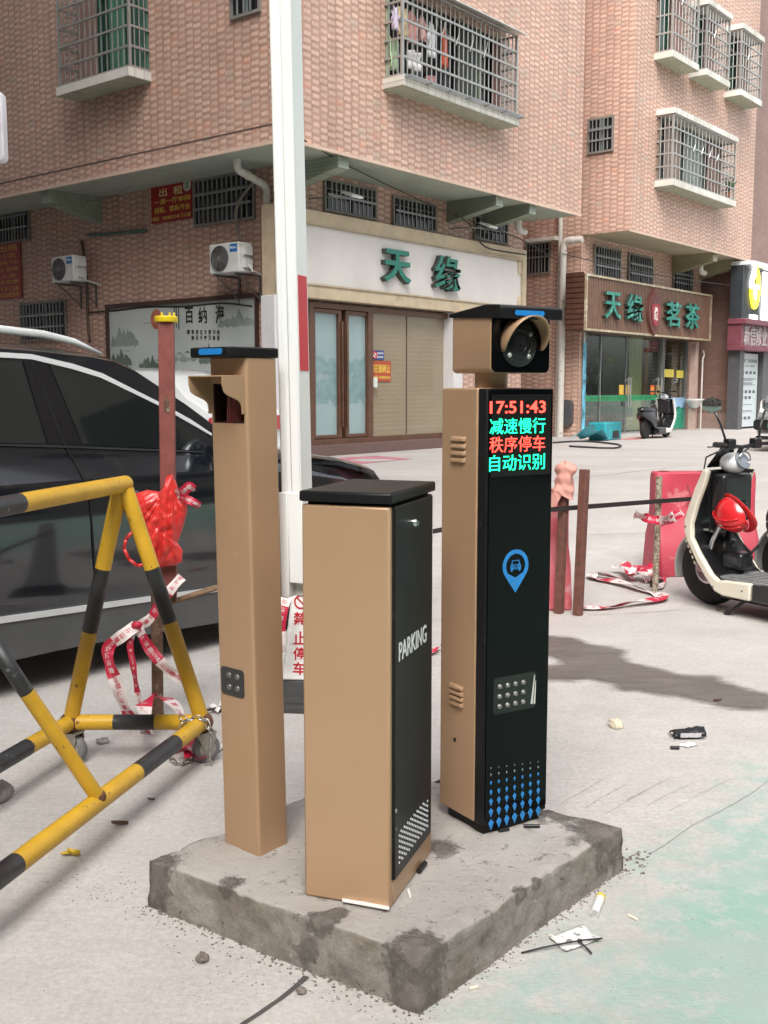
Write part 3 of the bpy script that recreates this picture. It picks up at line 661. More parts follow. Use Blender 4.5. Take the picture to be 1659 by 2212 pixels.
a = WL.hit(512, 345, .75); b_ = WL.hit(520, 372, .62); c = WL.hit(576, 402, .12)
pipe(WL, [(a[0], .75, ZS), (a[0], .75, b_[1]+.02), (c[0], .12, c[1]), (c[0], .12, WL.hit(576, 445, .12)[1])], .065, 'white drain pipe bending from the soffit at the corner left of the boom')
a = WF.hit(1119, 480, .5); pipe(WF, [(a[0], .5, ZS), (a[0], .5, WF.hit(1119, 497, .5)[1]), (a[0]+.3, .5, WF.hit(1128, 500, .5)[1])], .07, 'short white pipe elbow under the right end of the corner soffit')
# ---------------- lane side: mural, air conditioners, notices ----------------
def rectpx(F, y, ul, vt, ur, vb):
    um = (ul+ur)/2; return F.hit(ul, (vt+vb)/2, y)[0], F.hit(ur, (vt+vb)/2, y)[0], F.hit(um, vb, y)[1], F.hit(um, vt, y)[1]
x0, x1, z0, z1 = rectpx(WL, .04, 237, 655, 553, 850); z0 = 1.0
MU = thing('mural_panel', WL((x0+x1)/2, 0, z0), 'large grey landscape mural with a red sun and black brush calligraphy on the lane wall', 'mural')
MUR = M('mural ground grey', (.46, .50, .485), .35, vs=.7, var=.12)
MB().box(WL, x0, x1, .0, .03, z0, z1).build('panel', MUR, MU)
f = MB(); k = .085; f.box(WL, x0-k, x1+k, 0, .07, z1, z1+k).box(WL, x0-k, x0, 0, .07, z0-.2, z1).box(WL, x1, x1+k*.6, 0, .07, z0-.2, z1); f.build('frame', M('mural frame brown', (.06, .028, .022), .4), MU)
W_, H_ = x1-x0, z1-z0
def mp_(u, v): return WL.hit(u, v, .03)
sx, sz = mp_(338, 689.5); b = MB(); rad = .17; b.prism(WL, circ(sx, sz, rad, 24, rad*1.12), .0305, .034); b.build('sun_disc', M('mural sun', (.42, .13, .08), .5, vs=3, var=.4), MU)
INK = M('ink grey green', (.12, .16, .13), .5, var=.3, vs=5); INKL = M('ink pale', (.26, .31, .28), .5, var=.2, vs=4); INKB = M('ink black', (.015, .015, .015), .5)
def hills(ua, ub, vbase, vh, seed, mat, y0):
    pts = []; n = 26; mbb = MB()
    xa, xb = mp_(ua, vbase)[0], mp_(ub, vbase)[0]; zb_ = mp_((ua+ub)/2, vbase)[1]; hh = vh/118*.95
    top = [(xa+(xb-xa)*i/n, zb_+hh*(.12+max(0, sin(pi*i/n))**.7*(.62+.75*noise.noise(Vector((i*.31, seed, 0)))+.25*noise.noise(Vector((i*1.3, seed, 2)))))) for i in range(n+1)]
    bot = [(xa+(xb-xa)*i/n, zb_+.06*noise.noise(Vector((i*.5, seed, 5)))) for i in range(n, -1, -1)]
    mbb.prism(WL, top+bot, y0, y0+.0015); mbb.build('painted_hill', mat, MU)
hills(240, 300, 748, 52, 1, INKL, .031); hills(236, 285, 790, 42, 2, INK, .033); hills(300, 345, 795, 30, 4, INK, .0335); hills(470, 556, 705, 34, 5, INKL, .031); hills(430, 470, 785, 45, 8, INK, .033); hills(330, 430, 780, 14, 9, INKL, .0325)
for i in range(26):
    u = random.uniform(250, 440); v = random.uniform(755, 792); a, c = mp_(u, v); b = MB()
    s = random.uniform(.03, .1); b.prism(WL, [(a-s, c), (a-s*.3, c+s*.5), (a+s*.5, c+s*.35), (a+s, c-.01)], .0352, .0362)
    if i < 12: b.build('painted_rock', INK if i % 2 else INKL, MU)
for ch, u, v, h in (('海', 475, 679, 40), ('纳', 438, 681, 36), ('百', 409, 681, 36), ('川', 381, 688, 54)):
    a, c = mp_(u, v); MB().text(WL, ch, a, c, .235 if ch != '川' else .17, h/117, .0355, .002, .02).build('calligraphy', INKB, MU, merge=False)
for i, ch in enumerate(('纳百', '川有', '容乃', '大壁', '立千', '仞无', '欲则', '刚')):
    for j, cc in enumerate(ch):
        a, c = mp_(472-9.2*i, 717+13*j); MB().text(WL, cc, a, c, .07, .085, .0355, .002, .02).build('calligraphy', INKB, MU, merge=False)
for i in range(4):
    a, c = mp_(312+4*i, 700-2*(i % 2)); MB().prism(WL, [(a-.03, c+.02), (a, c), (a+.03, c+.025), (a, c+.008)], .0355, .037).build('painted_bird', INKB, MU)
# air conditioners
ACW = M('air conditioner white', (.62, .63, .60), .4, dirt=(.48, .48, .44), ds=3, dt=.6); ACD = M('fan grille grey', (.16, .16, .16), .5); ACB = M('badge blue', (.02, .15, .42), .4)
def aircon(ul, vt, ur, vb, label):
    y1 = .62; x0, x1, z0, z1 = rectpx(WL, y1, ul, vt, ur, vb)
    t = thing('air_conditioner', WL((x0+x1)/2, .3, z0), label, 'air conditioner', 'air conditioners on the lane wall')
    MB().box(WL, x0, x1, y1-.32, y1, z0, z1).build('casing', ACW, t, bevel=.02)
    W_, H_ = x1-x0, z1-z0; cx, cz, r = x0+W_*.36, z0+H_*.5, min(H_*.43, W_*.33)
    g = MB(); g.prism(WL, circ(cx, cz, r, 28), y1+.001, y1+.012); g.build('fan_recess', M('fan dark', (.05, .05, .05), .6), t)
    g = MB()
    for k in range(1, 7): g.tube([WL(cx+r*k/6.3*cos(a*pi/12), y1+.022, cz+r*k/6.3*sin(a*pi/12)) for a in range(24)], .006, 4, closed=True)
    for k in range(8): g.tube([WL(cx+r*.15*cos(k*pi/4), y1+.024, cz+r*.15*sin(k*pi/4)), WL(cx+r*cos(k*pi/4+.3), y1+.02, cz+r*sin(k*pi/4+.3))], .004, 4)
    g.prism(WL, circ(cx, cz, r*.17, 14), y1+.012, y1+.034); g.build('fan_grille', ACD, t, merge=False)
    bx0, bx1, bz0, bz1 = x0+W_*.71, x0+W_*.95, z0+H_*.68, z0+H_*.94
    o = MB().box(WL, bx0, bx1, y1+.001, y1+.006, bz0, bz1).build('badge', ACB, t)
    MB().text(WL, 'Midea', (bx0+bx1)/2, bz0+(bz1-bz0)*.55, (bx1-bx0)*.8, None, y1+.007, .002, .01).build('lettering', WHITE, o, merge=False)
    v = MB()
    for zz in (z0+H_*.72, z0+H_*.3): v.box(WL, x1+.0, x1+.05, y1-.28, y1-.1, zz-.07, zz+.07)
    v.tube([WL(x1+.03, y1-.2, z0+H_*.3), WL(x1+.12, y1-.2, z0+.02), WL(x1+.08, .02, z0-.05)], .018, 7); v.build('valve_cover', ACW, t)
    k = MB()
    for xx in (x0+W_*.15, x0+W_*.85): k.box(WL, xx-.02, xx+.02, .0, y1, z0-.04, z0-.001).tube([WL(xx, .02, z0-.42), WL(xx, y1-.08, z0-.04)], .016, 6).box(WL, xx-.02, xx+.02, 0, .03, z0-.48, z0-.041)
    k.build('bracket', M('bracket steel', (.14, .13, .13), .5, .4), t)
    return t
aircon(452, 525, 516, 590, 'white air conditioner with round grey fan beside the corner pilaster'); aircon(111, 553, 158, 609, 'white air conditioner farther down the lane near the left red sign')
board('rental_sign', WL, .03, 326.5, 396, 414, 478, RED, 'square red rental sign with yellow characters left of the barred window', 'sign', [('出  租', .5, .80, .58, .22, M('print cream', (.72, .60, .26), .5)), ('一房一厅单间', .52, .56, .88, .15), ('招租、家私齐全', .52, .34, .88, .16), ('电话：18928813143 潘小姐', .5, .12, .94, .12)], YEL)
o = bpy.data.objects['rental_sign']; a = WL.hit(404, 400, .03)
b = MB(); b.prism(WL, circ(a[0], a[1], .11, 20), .031, .034); b.build('round_sticker', M('sticker pale', (.5, .55, .42), .5), o)
MB().text(WL, '羊', a[0], a[1], .11, .14, .0345, .002, .01).build('lettering', M('sticker green', (.02, .16, .08), .5), o, merge=False)
board('rental_sign', WL, .03, -60, 527, 45.5, 648, RED, 'tall red rental sign with faded yellow lines at the left edge of the view', 'sign', [('套房出租', .55, .90, .8, .12), ('江三小区', .62, .76, .6, .08), ('一房一厅 家私齐全', .55, .64, .8, .07), ('空调 热水 宽带', .55, .52, .8, .07), ('拎包入住', .6, .41, .6, .07), ('水电 租金优惠', .55, .30, .8, .07), ('18929813128', .55, .18, .8, .08), ('13423803855', .55, .07, .8, .08)], M('print dull yellow', (.55, .33, .06), .5))
# cables and small pipes on the lane wall
CAB = M('black cable', (.03, .028, .026), .6)
def cable(pts, r, label, name='cable', mat=None, cat='cable', n=6, sm=3):
    P = [Vector(p) for p in pts]; S = []
    for i in range(len(P)-1):
        p0, p1, p2, p3 = P[max(0, i-1)], P[i], P[i+1], P[min(len(P)-1, i+2)]
        for k in range(sm):
            t = k/sm; S.append(.5*((2*p1)+(p2-p0)*t+(2*p0-5*p1+4*p2-p3)*t*t+(3*p1-p0-3*p2+p3)*t**3))
    S.append(P[-1]); return tag(MB().tube(S, r, n).build(name, mat or CAB, smooth='all'), label, cat)
def on(F, y, *uv): return [F(F.hit(u, v, y)[0], y, F.hit(u, v, y)[1]) for u, v in uv]
cable(on(WL, .03, (188, 675), (250, 671), (320, 663), (400, 662), (480, 655), (545, 662)), .016, 'dark cable sagging along the lane wall under the air conditioners')
cable(on(WL, .04, (176, 520), (187, 600), (189, 680), (194, 740)), .03, 'brown pipe running down the lane wall by the far air conditioner', 'wall_pipe', M('brown pipe', (.12, .075, .055), .6), 'pipe')
cable(on(WL, .05, (188, 508), (240, 505), (316, 498)), .03, 'green plastic pipe lying along a ledge of the lane wall', 'wall_pipe', M('green pipe', (.07, .14, .12), .5), 'pipe')
cable(on(WL, .10, (556, 385), (530, 415), (511, 450), (512, 490), (520, 520)), .03, 'grey hose looping from the window down to the air conditioner', 'hose', M('grey hose', (.25, .23, .2), .6), 'hose')
cable([OF(OF.hit(655, 310, .02)[0], .02, ZS+.05)]+on(WF, .9, (760, 362))+on(WF, .5, (870, 415))+on(WF, .3, (985, 466), (1115, 512), (1200, 560)), .012, 'thin black cable running under the corner overhang')
cable(on(WF, .45, (985, 462), (1020, 490), (1035, 520), (1060, 538), (1135, 550)), .018, 'black cable drooping past the right barred window')
cable(on(WL, .35, (366, 353), (300, 395), (220, 430), (120, 440)), .008, 'thin pale cord slung below the lane overhang', mat=M('pale cord', (.3, .27, .23), .7), cat='cord')
# security camera at the corner of the fascia
a = WL.hit(588, 700, .55); CC = thing('security_camera', WL(a[0], .5, a[1]), 'white security camera on the corner of the cream fascia beside the boom', 'camera')
p0, p1 = WL(WL.hit(578, 700, .6)[0], .6, WL.hit(578, 702, .6)[1]), WL(WL.hit(598, 694, .4)[0], .4, WL.hit(598, 694, .4)[1])
MB().tube([p0, p1], .06, 10).build('camera_body', ACW, CC, smooth=40); MB().tube([p1, p1+Vector((.05, .1, -.22))], .02, 8).build('camera_mount', ACW, CC)
o = MB(); bx = WL.hit(580, 765, .3); o.box(WL, bx[0]-.05, bx[0]+.05, .2, .34, bx[1]-.13, bx[1]+.13); tag(o.build('meter_box', M('black plastic box', (.03, .03, .03), .4), bevel=.01), 'small black box on the white pilaster below the camera', 'box')
# lightbox sign on the left edge
P = at_y(-2, 275, 13.5); b = MB(); b.prism(Fr(P, (1, 0, 0), (0, 1, 0)), rrect(-.5, .075, -.42, .42, .07), -.09, .09)
t = thing('lightbox_sign', P, 'white rounded lightbox sign cut off by the left edge of the view', 'sign'); b.build('box_shell', M('lightbox white', (.75, .74, .78), .4), t, bevel=.02)
MB().tube([P+Vector((-.5, 0, .2)), P+Vector((-4.2, 2.6, .2))], .03, 8).build('bracket', ALUD, t); MB().tube([P+Vector((-4.2, 2.6, .6)), Vector((P.x-4.2, P.y+2.6, .1))], .06, 8).build('support_post', ALUD, t)
# ---------------- second building with the tea shop ----------------
x2, z2 = OF.hit(1362, 497); x2r = OF.hit(1622, 564)[0]; x2w = WF.hit(1512, 700)[0]; Z2 = z2
L2 = Fr(OF(x2, 0, 0), OL.x, OL.y)
SOF2 = M('olive cream soffit paint', (.40, .36, .25), .8, bump=.2, vs=1.5, dirt=(.25, .22, .15), ds=3, dt=.66)
SOFT2 = TILE('soffit mosaic olive', WF.x, (.32, .30, .19), .06, .06, (.24, .22, .15), .12)
B2 = thing('apartment_building', WF(x2, 0, ZG), 'second pink tiled apartment building, above the brown tea shop sign', 'building')
block('upper_wall', WF, x2, x2r, -14, 1.3, Z2, 17, B2, BR, BL, SOF2)
xs0, xs1 = x2+.14, WF.hit(1481, 850)[0]; zsh = WF.hit(1300, 700)[1]
block('ground_floor_wall', WF, x2, xs0, -14, 0, .1, Z2-.002, B2, BR, BL)
block('ground_floor_wall', WF, xs1, x2w, -14, 0, .1, Z2-.002, B2, BR, BL)
block('ground_floor_wall', WF, xs0, xs1, -14, -.01, zsh, Z2-.002, B2, BR, BL)
MB().box(OF, x2-.01, x2r, -.03, .012, Z2-.03, Z2+.02).build('drip_edge', STRIP, B2)
for u, v in ((1505, 540), (1560, 562)):
    x = WF.hit(u, v, .65)[0]; b = MB(); b.side(WF, [(0, Z2-.5), (0, Z2), (1.2, Z2), (1.2, Z2-.22)], x-.14, x+.14); b.build('beam', SOFT2, B2)
bw(WF, (1284, 531, 592, 1337, 545, 604), 10, 2, B2); bw(WF, (1358, 548, 606, 1407, 562, 622), 10, 2, B2); bw(WF, (1454.6, 569, 624, 1494, 582, 640), 8, 2, B2)
bw(L2, (1324, 256, 322, 1275, 259, 330), 6, 2, B2)
GRY = M('grey curtain glass', (.17, .19, .18), .2, vs=1); BRZ = M('sash brown', (.2, .15, .12), .5)
for (ul, vl, ur, vr, top, vtr, nb, pane) in ((1451, 384, 1584, 437, None, 306, 18, [(.05, .28, (.26, .20, .17)), (.36, .6, (.20, .235, .225)), (.72, .92, (.20, .13, .11))]),
        (1451, 106, 1504.5, 143, 3.2, 0, 8, [(.42, .9, (.28, .16, .14))]), (1524, 148, 1571.6, 178, None, 40, 8, [(.42, .9, (.25, .16, .14))]), (1598, 193, 1641, 219, None, 89, 8, [(.35, .9, (.2, .14, .12))])):
    if top: a = pxcage(OF, .42, ul, vl, ur, vr, top=0); a = (a[0], a[1], a[2], a[2]+2.1)
    else: a = pxcage(OF, .42, ul, vl, ur, vr, vtr=vtr)
    cage(OF, a[0], a[1], a[2], a[3], .42, nb, 4, 5, B2, (ALU, GRY if vl > 300 else GRN, BRZ), roof='slab', sill=.15, bent=4 if nb > 10 else 1, pane=pane)
# potted plant in the big cage
a = OF.hit(1576, 425, .3); b = MB()
PL = thing('potted_plant', OF(a[0]-.1, .3, a[1]), 'small spiky green plant in the right corner of the wide window cage', 'plant')
b.lathe(OF(a[0]-.1, .3, a[1]-.02), (0, 0, 1), [(.06, 0), (.085, .13), (.07, .13)], 12); b.build('pot', M('terracotta', (.3, .12, .07), .8), PL)
b = MB()
for k in range(22):
    t = k*2.4; h = .25+.2*random.random(); o = OF(a[0]-.1, .3, a[1]+.1); d = Vector((cos(t), sin(t), 0)); e = o+d*.22*random.uniform(.5, 1.3)+Vector((0, 0, h)); s = d.cross(Vector((0, 0, 1)))*.012
    b.add([o-s, o+s, (o+e)/2+s*1.5+Vector((0, 0, .06)), e, (o+e)/2-s*1.5+Vector((0, 0, .06))], [(0, 1, 2, 3, 4)])
b.build('leaves', M('plant leaf', (.05, .10, .04), .6), PL)
# alley: window hood, drain pipes
a = L2.hit(1163, 555); bw(L2, (1187, 524, 588, 1140, 522, 590), 7, 1, B2)
h0, h1 = L2.hit(1202, 513, .3), L2.hit(1135, 514, .3)
MB().box(L2, h1[0], h0[0], 0, .35, h0[1]-.06, h0[1]+.03).build('window_hood', WTILE, B2, bevel=.01)
for u, ub, lab, top in ((1207, 1197, 'thin white drain pipe left of the two in the alley', 478), ):
    a = L2.hit(u, 700, .12)[0]; zt = L2.hit(u, top, .12)[1]
    pipe(L2, [(a, .12, zt+1.2), (a, .12, zt-2), (a, .12, .3)], .055, lab, group='pair of alley drain pipes')
a = L2.hit(1214, 700, .25)[0]; zt = L2.hit(1216, 521, .25)[1]; xr_ = L2.hit(1258, 524, .2)[0]
pipe(L2, [(min(xr_, .0)-.0, .2, zt), (a, .25, zt), (a, .25, zt-2.2), (a, .25, .28)], .085, 'thick white drain pipe with a top elbow on the alley corner', group='pair of alley drain pipes')
a = L2.hit(1221, 892, .14); MB().prism(L2, rrect(a[0]-.16, a[0]+.16, a[1]-.33, a[1]+.33, .12), 0, .14).build('meter_box', M('dark meter grey', (.07, .075, .08), .4)); tag(bpy.data.objects['meter_box.001'], 'dark rounded meter box on the tea shop corner beside the drain pipes', 'box')
a = WF.hit(1500, 580, .5); pipe(WF, [(WF.hit(1513, 570, .5)[0], .5, Z2), (WF.hit(1513, 580, .5)[0], .5, WF.hit(1513, 588, .5)[1]), (WF.hit(1522, 588, .5)[0], .5, WF.hit(1522, 590, .5)[1])], .08, 'short white pipe elbow under the tea shop soffit')
# tea shop sign
D2 = .55
x0, zt0 = WF.hit(1266, 591, D2); x1, zt1 = WF.hit(1537, 637, D2); zb0 = WF.hit(1264, 712, D2)[1]; zb1 = WF.hit(1532, 738, D2)[1]; zt, zb = (zt0+zt1)/2, (zb0+zb1)/2
TS = thing('shop_sign', WF((x0+x1)/2, .3, zb), 'brown slatted tea shop sign with green characters and a red emblem', 'shop sign')
WOODD = M('dark brown slat wood', (.10, .045, .03), .5, var=.25, vs=7)
SLAT = M('brown sign slat', (.17, .095, .065), .5, var=.15, vs=5); GAP = M('slat gap', (.07, .04, .03), .7)
MB().box(WF, x0+.01, x1, .0, D2-.03, zb, zt).build('box_body', WOODD, TS)
b = MB(); zz = zb+.03
while zz < zt-.05: b.box(WF, x0-.012, x0+.01, .02, D2-.05, zz, zz+.10); zz += .125
b.build('side_slats', WOODD, TS)
MB().box(WF, x0+.03, x1-.03, D2-.03, D2-.022, zb+.03, zt-.03).build('backing', GAP, TS)
b = MB(); n = int((x1-x0)/.085)
for i in range(n): xx = x0+.05+(x1-x0-.1)*i/n; b.box(WF, xx, xx+.055, D2-.022, D2, zb+.03, zt-.03)
b.build('slats', SLAT, TS)
GOLD = M('gilt frame', (.55, .45, .30), .35, .5, dirt=(.8, .75, .62), ds=5, dt=.55); b = MB(); k = .05
b.box(WF, x0, x1, D2-.03, D2+.03, zt-k, zt).box(WF, x0, x1, D2-.03, D2+.03, zb, zb+k).box(WF, x0, x0+k, D2-.03, D2+.029, zb+k, zt-k).box(WF, x1-k, x1, D2-.03, D2+.029, zb+k, zt-k); b.build('frame', GOLD, TS)
LG2 = M('teal green letter', (.02, .22, .17), .35, var=.2, vs=6, dirt=(.10, .42, .35), ds=4, dt=.55)
for ch, ul, vt, ur, vb in (('天', 1308, 631, 1342, 689), ('缘', 1355, 636, 1390, 695), ('茗', 1439, 652, 1472, 706), ('茶', 1481, 656, 1511, 711)): bigchar(WF, ch, ul, vt, ur, vb, D2, .10, TS, face=LG2, bold=.014)
a = WF.hit(1415.5, 674, D2+.1); eh = .62; ew = .36
def lens(w, h, n=12): return [(w*cos(pi*t/n-pi/2)**1, h*sin(pi*t/n-pi/2)) for t in range(n+1)]
em = [(a[0]+ew*(1-abs(t)**1.7), a[1]+eh*t) for t in [i/8-1 for i in range(17)]]+[(a[0]-ew*(1-abs(t)**1.7), a[1]+eh*t) for t in [1-i/8 for i in range(1, 16)]]
MB().prism(WF, em, D2, D2+.10).build('emblem_rim', M('emblem brown', (.16, .06, .05), .5), TS)
em2 = [(a[0]+(p-a[0])*.78, a[1]+(q-a[1])*.84) for p, q in em]; MB().prism(WF, em2, D2+.10, D2+.112).build('emblem_field', M('emblem dark', (.10, .03, .03), .5), TS)
MB().prism(WF, [(a[0]-.2, a[1]+.16), (a[0]-.27, a[1]+.2), (a[0]-.2, a[1]-.18), (a[0]-.1, a[1]-.36), (a[0]+.1, a[1]-.36), (a[0]+.2, a[1]-.18), (a[0]+.27, a[1]+.2), (a[0]+.2, a[1]+.16), (a[0]+.12, a[1]+.21), (a[0]-.12, a[1]+.21)], D2+.112, D2+.125).build('emblem_teapot', M('emblem red', (.28, .02, .03), .4), TS)
MB().text(WF, '缘', a[0], a[1]-.05, .22, .36, D2+.125, .006, .02).build('emblem_character', WHITE, TS, merge=False)
# shop front: interior room behind real glass
TF = thing('tea_shop_front', WF((xs0+xs1)/2, 0, ZG), 'glass tea shop front with a green band and twin steel handles under the brown sign', 'shop front')
ROOM = M('tea room wall', (.30, .27, .22), .8); b = MB(); yb = -1.75
b.box(WF, xs0-.02, xs1+.02, yb-.1, yb, .3, zsh).box(WF, xs0-.03, xs0-.004, yb, -.3, .3, zsh).box(WF, xs1+.004, xs1+.1, yb, -.3, .3, zsh).box(WF, xs0, xs1, yb, -.02, .24, .3).box(WF, xs0, xs1, yb, -.02, zsh-.05, zsh-.01); b.build('room_shell', ROOM, TF)
MET = M('brushed aluminium', (.42, .43, .43), .3, .8)
zf = .34
xg1 = WF.hit(1426, 850)[0]; xd0 = WF.hit(1296, 850)[0]; xd1 = WF.hit(1352, 850)[0]; xd2 = WF.hit(1412, 850)[0]
f = MB()
for xa, wd, dd in ((xs0, .10, .06), (xd0, .03, .02), (xd1, .015, .01), (xg1, .05, .07), (xg1+.14, .05, .05), (xs1-.06, .06, .06)): f.box(WF, xa, xa+wd, -.06, dd-.02, zf, zsh-.02)
f.box(WF, xs0+.1, xg1, -.05, .02, zf-.06, zf-.002); f.box(WF, xg1+.19, xs1-.06, -.05, .02, zf-.06, zf-.002)
f.build('door_frame', MET, TF)
MB().box(WF, xs0+.1, xg1, -.035, -.025, zf, zsh-.02).box(WF, xg1+.19, xs1-.06, -.035, -.025, zf, zsh-.02).build('glass', GLASS('shop glass', (.84, .92, .88), .92), TF)
zg0, zg1 = WF.hit(1330, 866)[1], WF.hit(1330, 854)[1]
gb = MB().box(WF, xs0+.1, xg1-.003, -.024, -.021, zg0, zg1).build('green_band', M('band green', (.01, .26, .09), .4, emit=0), TF)
MB().text(WF, '天缘茗茶·欢迎光临·天缘茗茶', (xs0+xg1)/2, (zg0+zg1)/2, (xg1-xs0)*.8, (zg1-zg0)*.55, -.021, .002, .0).build('lettering', M('band dark green', (.005, .10, .04), .5), gb, merge=False)
for u in (1353, 1358, 1417, 1424):
    xx = WF.hit(u, 830)[0]; za, zb_ = WF.hit(u, 815)[1], WF.hit(u, 878)[1]; MB().tube([WF(xx, -.02, zb_+.1), WF(xx, .06, zb_), WF(xx, .06, za), WF(xx, -.02, za-.1)], .022, 8).build('door_handle', MET, TF)
for u, col, s in ((1344, (.70, .42, .05), '推'), (1358, (.62, .36, .06), '福'), (1411, (.60, .12, .02), '拉'), (1423, (.62, .36, .06), '福')):
    a = WF.hit(u, 842); k = .13; st = MB().box(WF, a[0]-k, a[0]+k, -.0245, -.0215, a[1]-k, a[1]+k).build('door_sticker', M('sticker %.2f' % col[1], col, .5), TF)
    MB().text(WF, s, a[0], a[1], k*1.1, None, -.0215, .002, .01).build('lettering', YEL, st, merge=False)
for u0, u1, v in ((1437, 1457, 806), (1463, 1478, 808)):
    a, c = WF.hit(u0, v), WF.hit(u1, v); MB().box(WF, a[0], c[0], -.024, -.021, a[1]-.11, a[1]+.11).build('yellow_notice', M('notice yellow', (.62, .52, .08), .5), TF)
# landscape poster in the right window
a, c = WF.hit(1438, 905), WF.hit(1480, 905); pz1, pz0 = WF.hit(1458, 859)[1], WF.hit(1458, 934)[1]; pz0 = max(pz0, zf)
PO = MB().box(WF, a[0]+.05, c[0]-.06, -.024, -.018, pz0, pz1).build('landscape_poster', M('poster sky', (.30, .48, .68), .45, vs=2, var=.35), TF)
w_ = c[0]-a[0]-.14; ax = a[0]+.06
for j, (hh, col, am, fq) in enumerate(((.72, (.02, .16, .12), .22, 3.0), (.60, (.03, .30, .20), .14, 4.3), (.42, (.02, .25, .15), .10, 3.1))):
    H_ = pz1-pz0; pts = [(ax, pz0+.004)]+[(ax+w_*i/16, pz0+H_*(hh+am*noise.noise(Vector((i/16*fq, j*4.1, 1))))) for i in range(17)]+[(ax+w_, pz0+.004)]
    MB().prism(WF, pts, -.0175+.0015*j, -.0165+.0015*j).build('poster_hill', M('poster hill %d' % j, col, .5, vs=6, var=.3), PO)
b = MB()
for k in range(9):
    b.tube([WF(ax+w_*(.25+.7*t), -.0115, pz0+(pz1-pz0)*(.40-.045*k+.10*sin(t*3)+.05*t)) for t in [i/8 for i in range(9)]], .008, 4)
b.build('poster_terraces', M('poster light green', (.06, .42, .26), .5), PO)
a = WF.hit(1248.5, 850)[0]; b = MB().box(WF, xs0-.02, xs0+.14, .041, .05, zf, WF.hit(1250, 740)[1]).build('side_banner', M('banner blue', (.12, .40, .55), .45, vs=3.5, var=.8, dirt=(.03, .05, .07), ds=3, dt=.58), TF)
# furniture in the shop
def tea(name, label, cat, fn, mats):
    x = fn(); return x
FUR = M('dark tea furniture', (.07, .035, .02), .4); t = thing('tea_table', WF(WF.hit(1340, 905)[0], -1.1, .3), 'dark wooden tea table seen through the shop glass', 'table')
xx = WF.hit(1340, 905)[0]; MB().box(WF, xx-1.2, xx+1.2, -1.4, -.8, .98, 1.05).build('table_top', FUR, t)
for s in (-1.1, 1.1): MB().box(WF, xx+s-.05, xx+s+.05, -1.35, -.85, .3, .98).build('leg', FUR, t)
for u in (1302, 1322, 1380):
    xx = WF.hit(u, 905)[0]; t = thing('stool', WF(xx, -.55, .3), {1302: 'leftmost dark stool in front of the tea table', 1322: 'middle dark stool in front of the tea table', 1380: 'rightmost dark stool in front of the tea table'}[u], 'stool', 'stools at the tea table')
    MB().box(WF, xx-.2, xx+.2, -.75, -.35, .72, .77).build('seat', M('stool wood', (.16, .06, .03), .4), t)
    for sx in (-.16, .16):
        for sy in (-.71, -.41): MB().box(WF, xx+sx-.02, xx+sx+.02, sy-.02, sy+.02, .3, .72).build('leg', FUR, t)
t = thing('display_shelf', WF(WF.hit(1350, 800)[0], -1.55, .3), 'dark shelf of tea jars on the back wall of the tea shop', 'shelf'); b = MB(); xa, xb = WF.hit(1298, 800)[0], WF.hit(1400, 800)[0]
for k in range(6): b.box(WF, xa, xb, -1.7, -1.42, .6+.5*k, .64+.5*k)
for k in range(5): xx = xa+(xb-xa)*k/4; b.box(WF, xx-.03, xx+.03, -1.7, -1.41, .3, 3.2)
b.build('rack', FUR, t); b = MB()
for k in range(26): b.lathe(WF(random.uniform(xa+.2, xb-.2), -1.52, .64+.5*random.randint(0, 4)), (0, 0, 1), [(.07, 0), (.1, .1), (.09, .22), (.05, .26)], 10)
b.build('jars', M('tea jar', (.28, .26, .22), .4, vs=2, var=.6), t)
b = MB(); xa, xb = WF.hit(1384, 790)[0], WF.hit(1410, 790)[0]; b.grid(lambda p, q: WF(xa+(xb-xa)*p, -.35+.03*sin(p*40), .35+(zsh-.5)*q), 40, 1)
tag(b.build('curtain', M('cream curtain', (.50, .42, .22), .8), smooth='all'), 'cream curtain hanging behind the tea shop door', 'curtain')
b = MB(); xx = WF.hit(1418, 790)[0]; b.box(WF, xx-.1, xx+.12, -.5, -.3, .3, zsh); tag(b.build('door_post', M('orange brown wood', (.28, .10, .03), .5)), 'orange brown wooden post between the two tea shop windows', 'post')
a = WF.hit(1312, 770, -1.0); b = MB(); b.lathe(WF(a[0], -1.0, a[1]-.2), (0, 0, 1), [(.12, 0), (.2, .03), (.2, .2), (.12, .26), (.04, .30)], 16)
LM = M('yellow lantern', (.34, .25, .03), .6); tag(b.build('lantern', LM, smooth=40), 'dull yellow lantern hanging inside the tea shop', 'lantern')
a = WF.hit(1349, 900, -.3); t = thing('snack_jar', WF(a[0], -.3, .4), 'clear jar of pale nuts standing inside the tea shop door', 'jar')
zq = WF.hit(1349, 910, -.3)[1]; b = MB().box(WF, a[0]-.22, a[0]+.22, -.5, -.15, .34, zq+.35); b.build('jar_body', M('jar dim', (.14, .14, .12), .3), t, bevel=.04); b = MB()
for k in range(70): b.ball(WF(a[0]+random.uniform(-.2, .2), -.148, zq-.05+random.uniform(-.18, .16)), .03, 6)
b.build('nuts', M('pale nuts', (.55, .45, .30), .7), t)
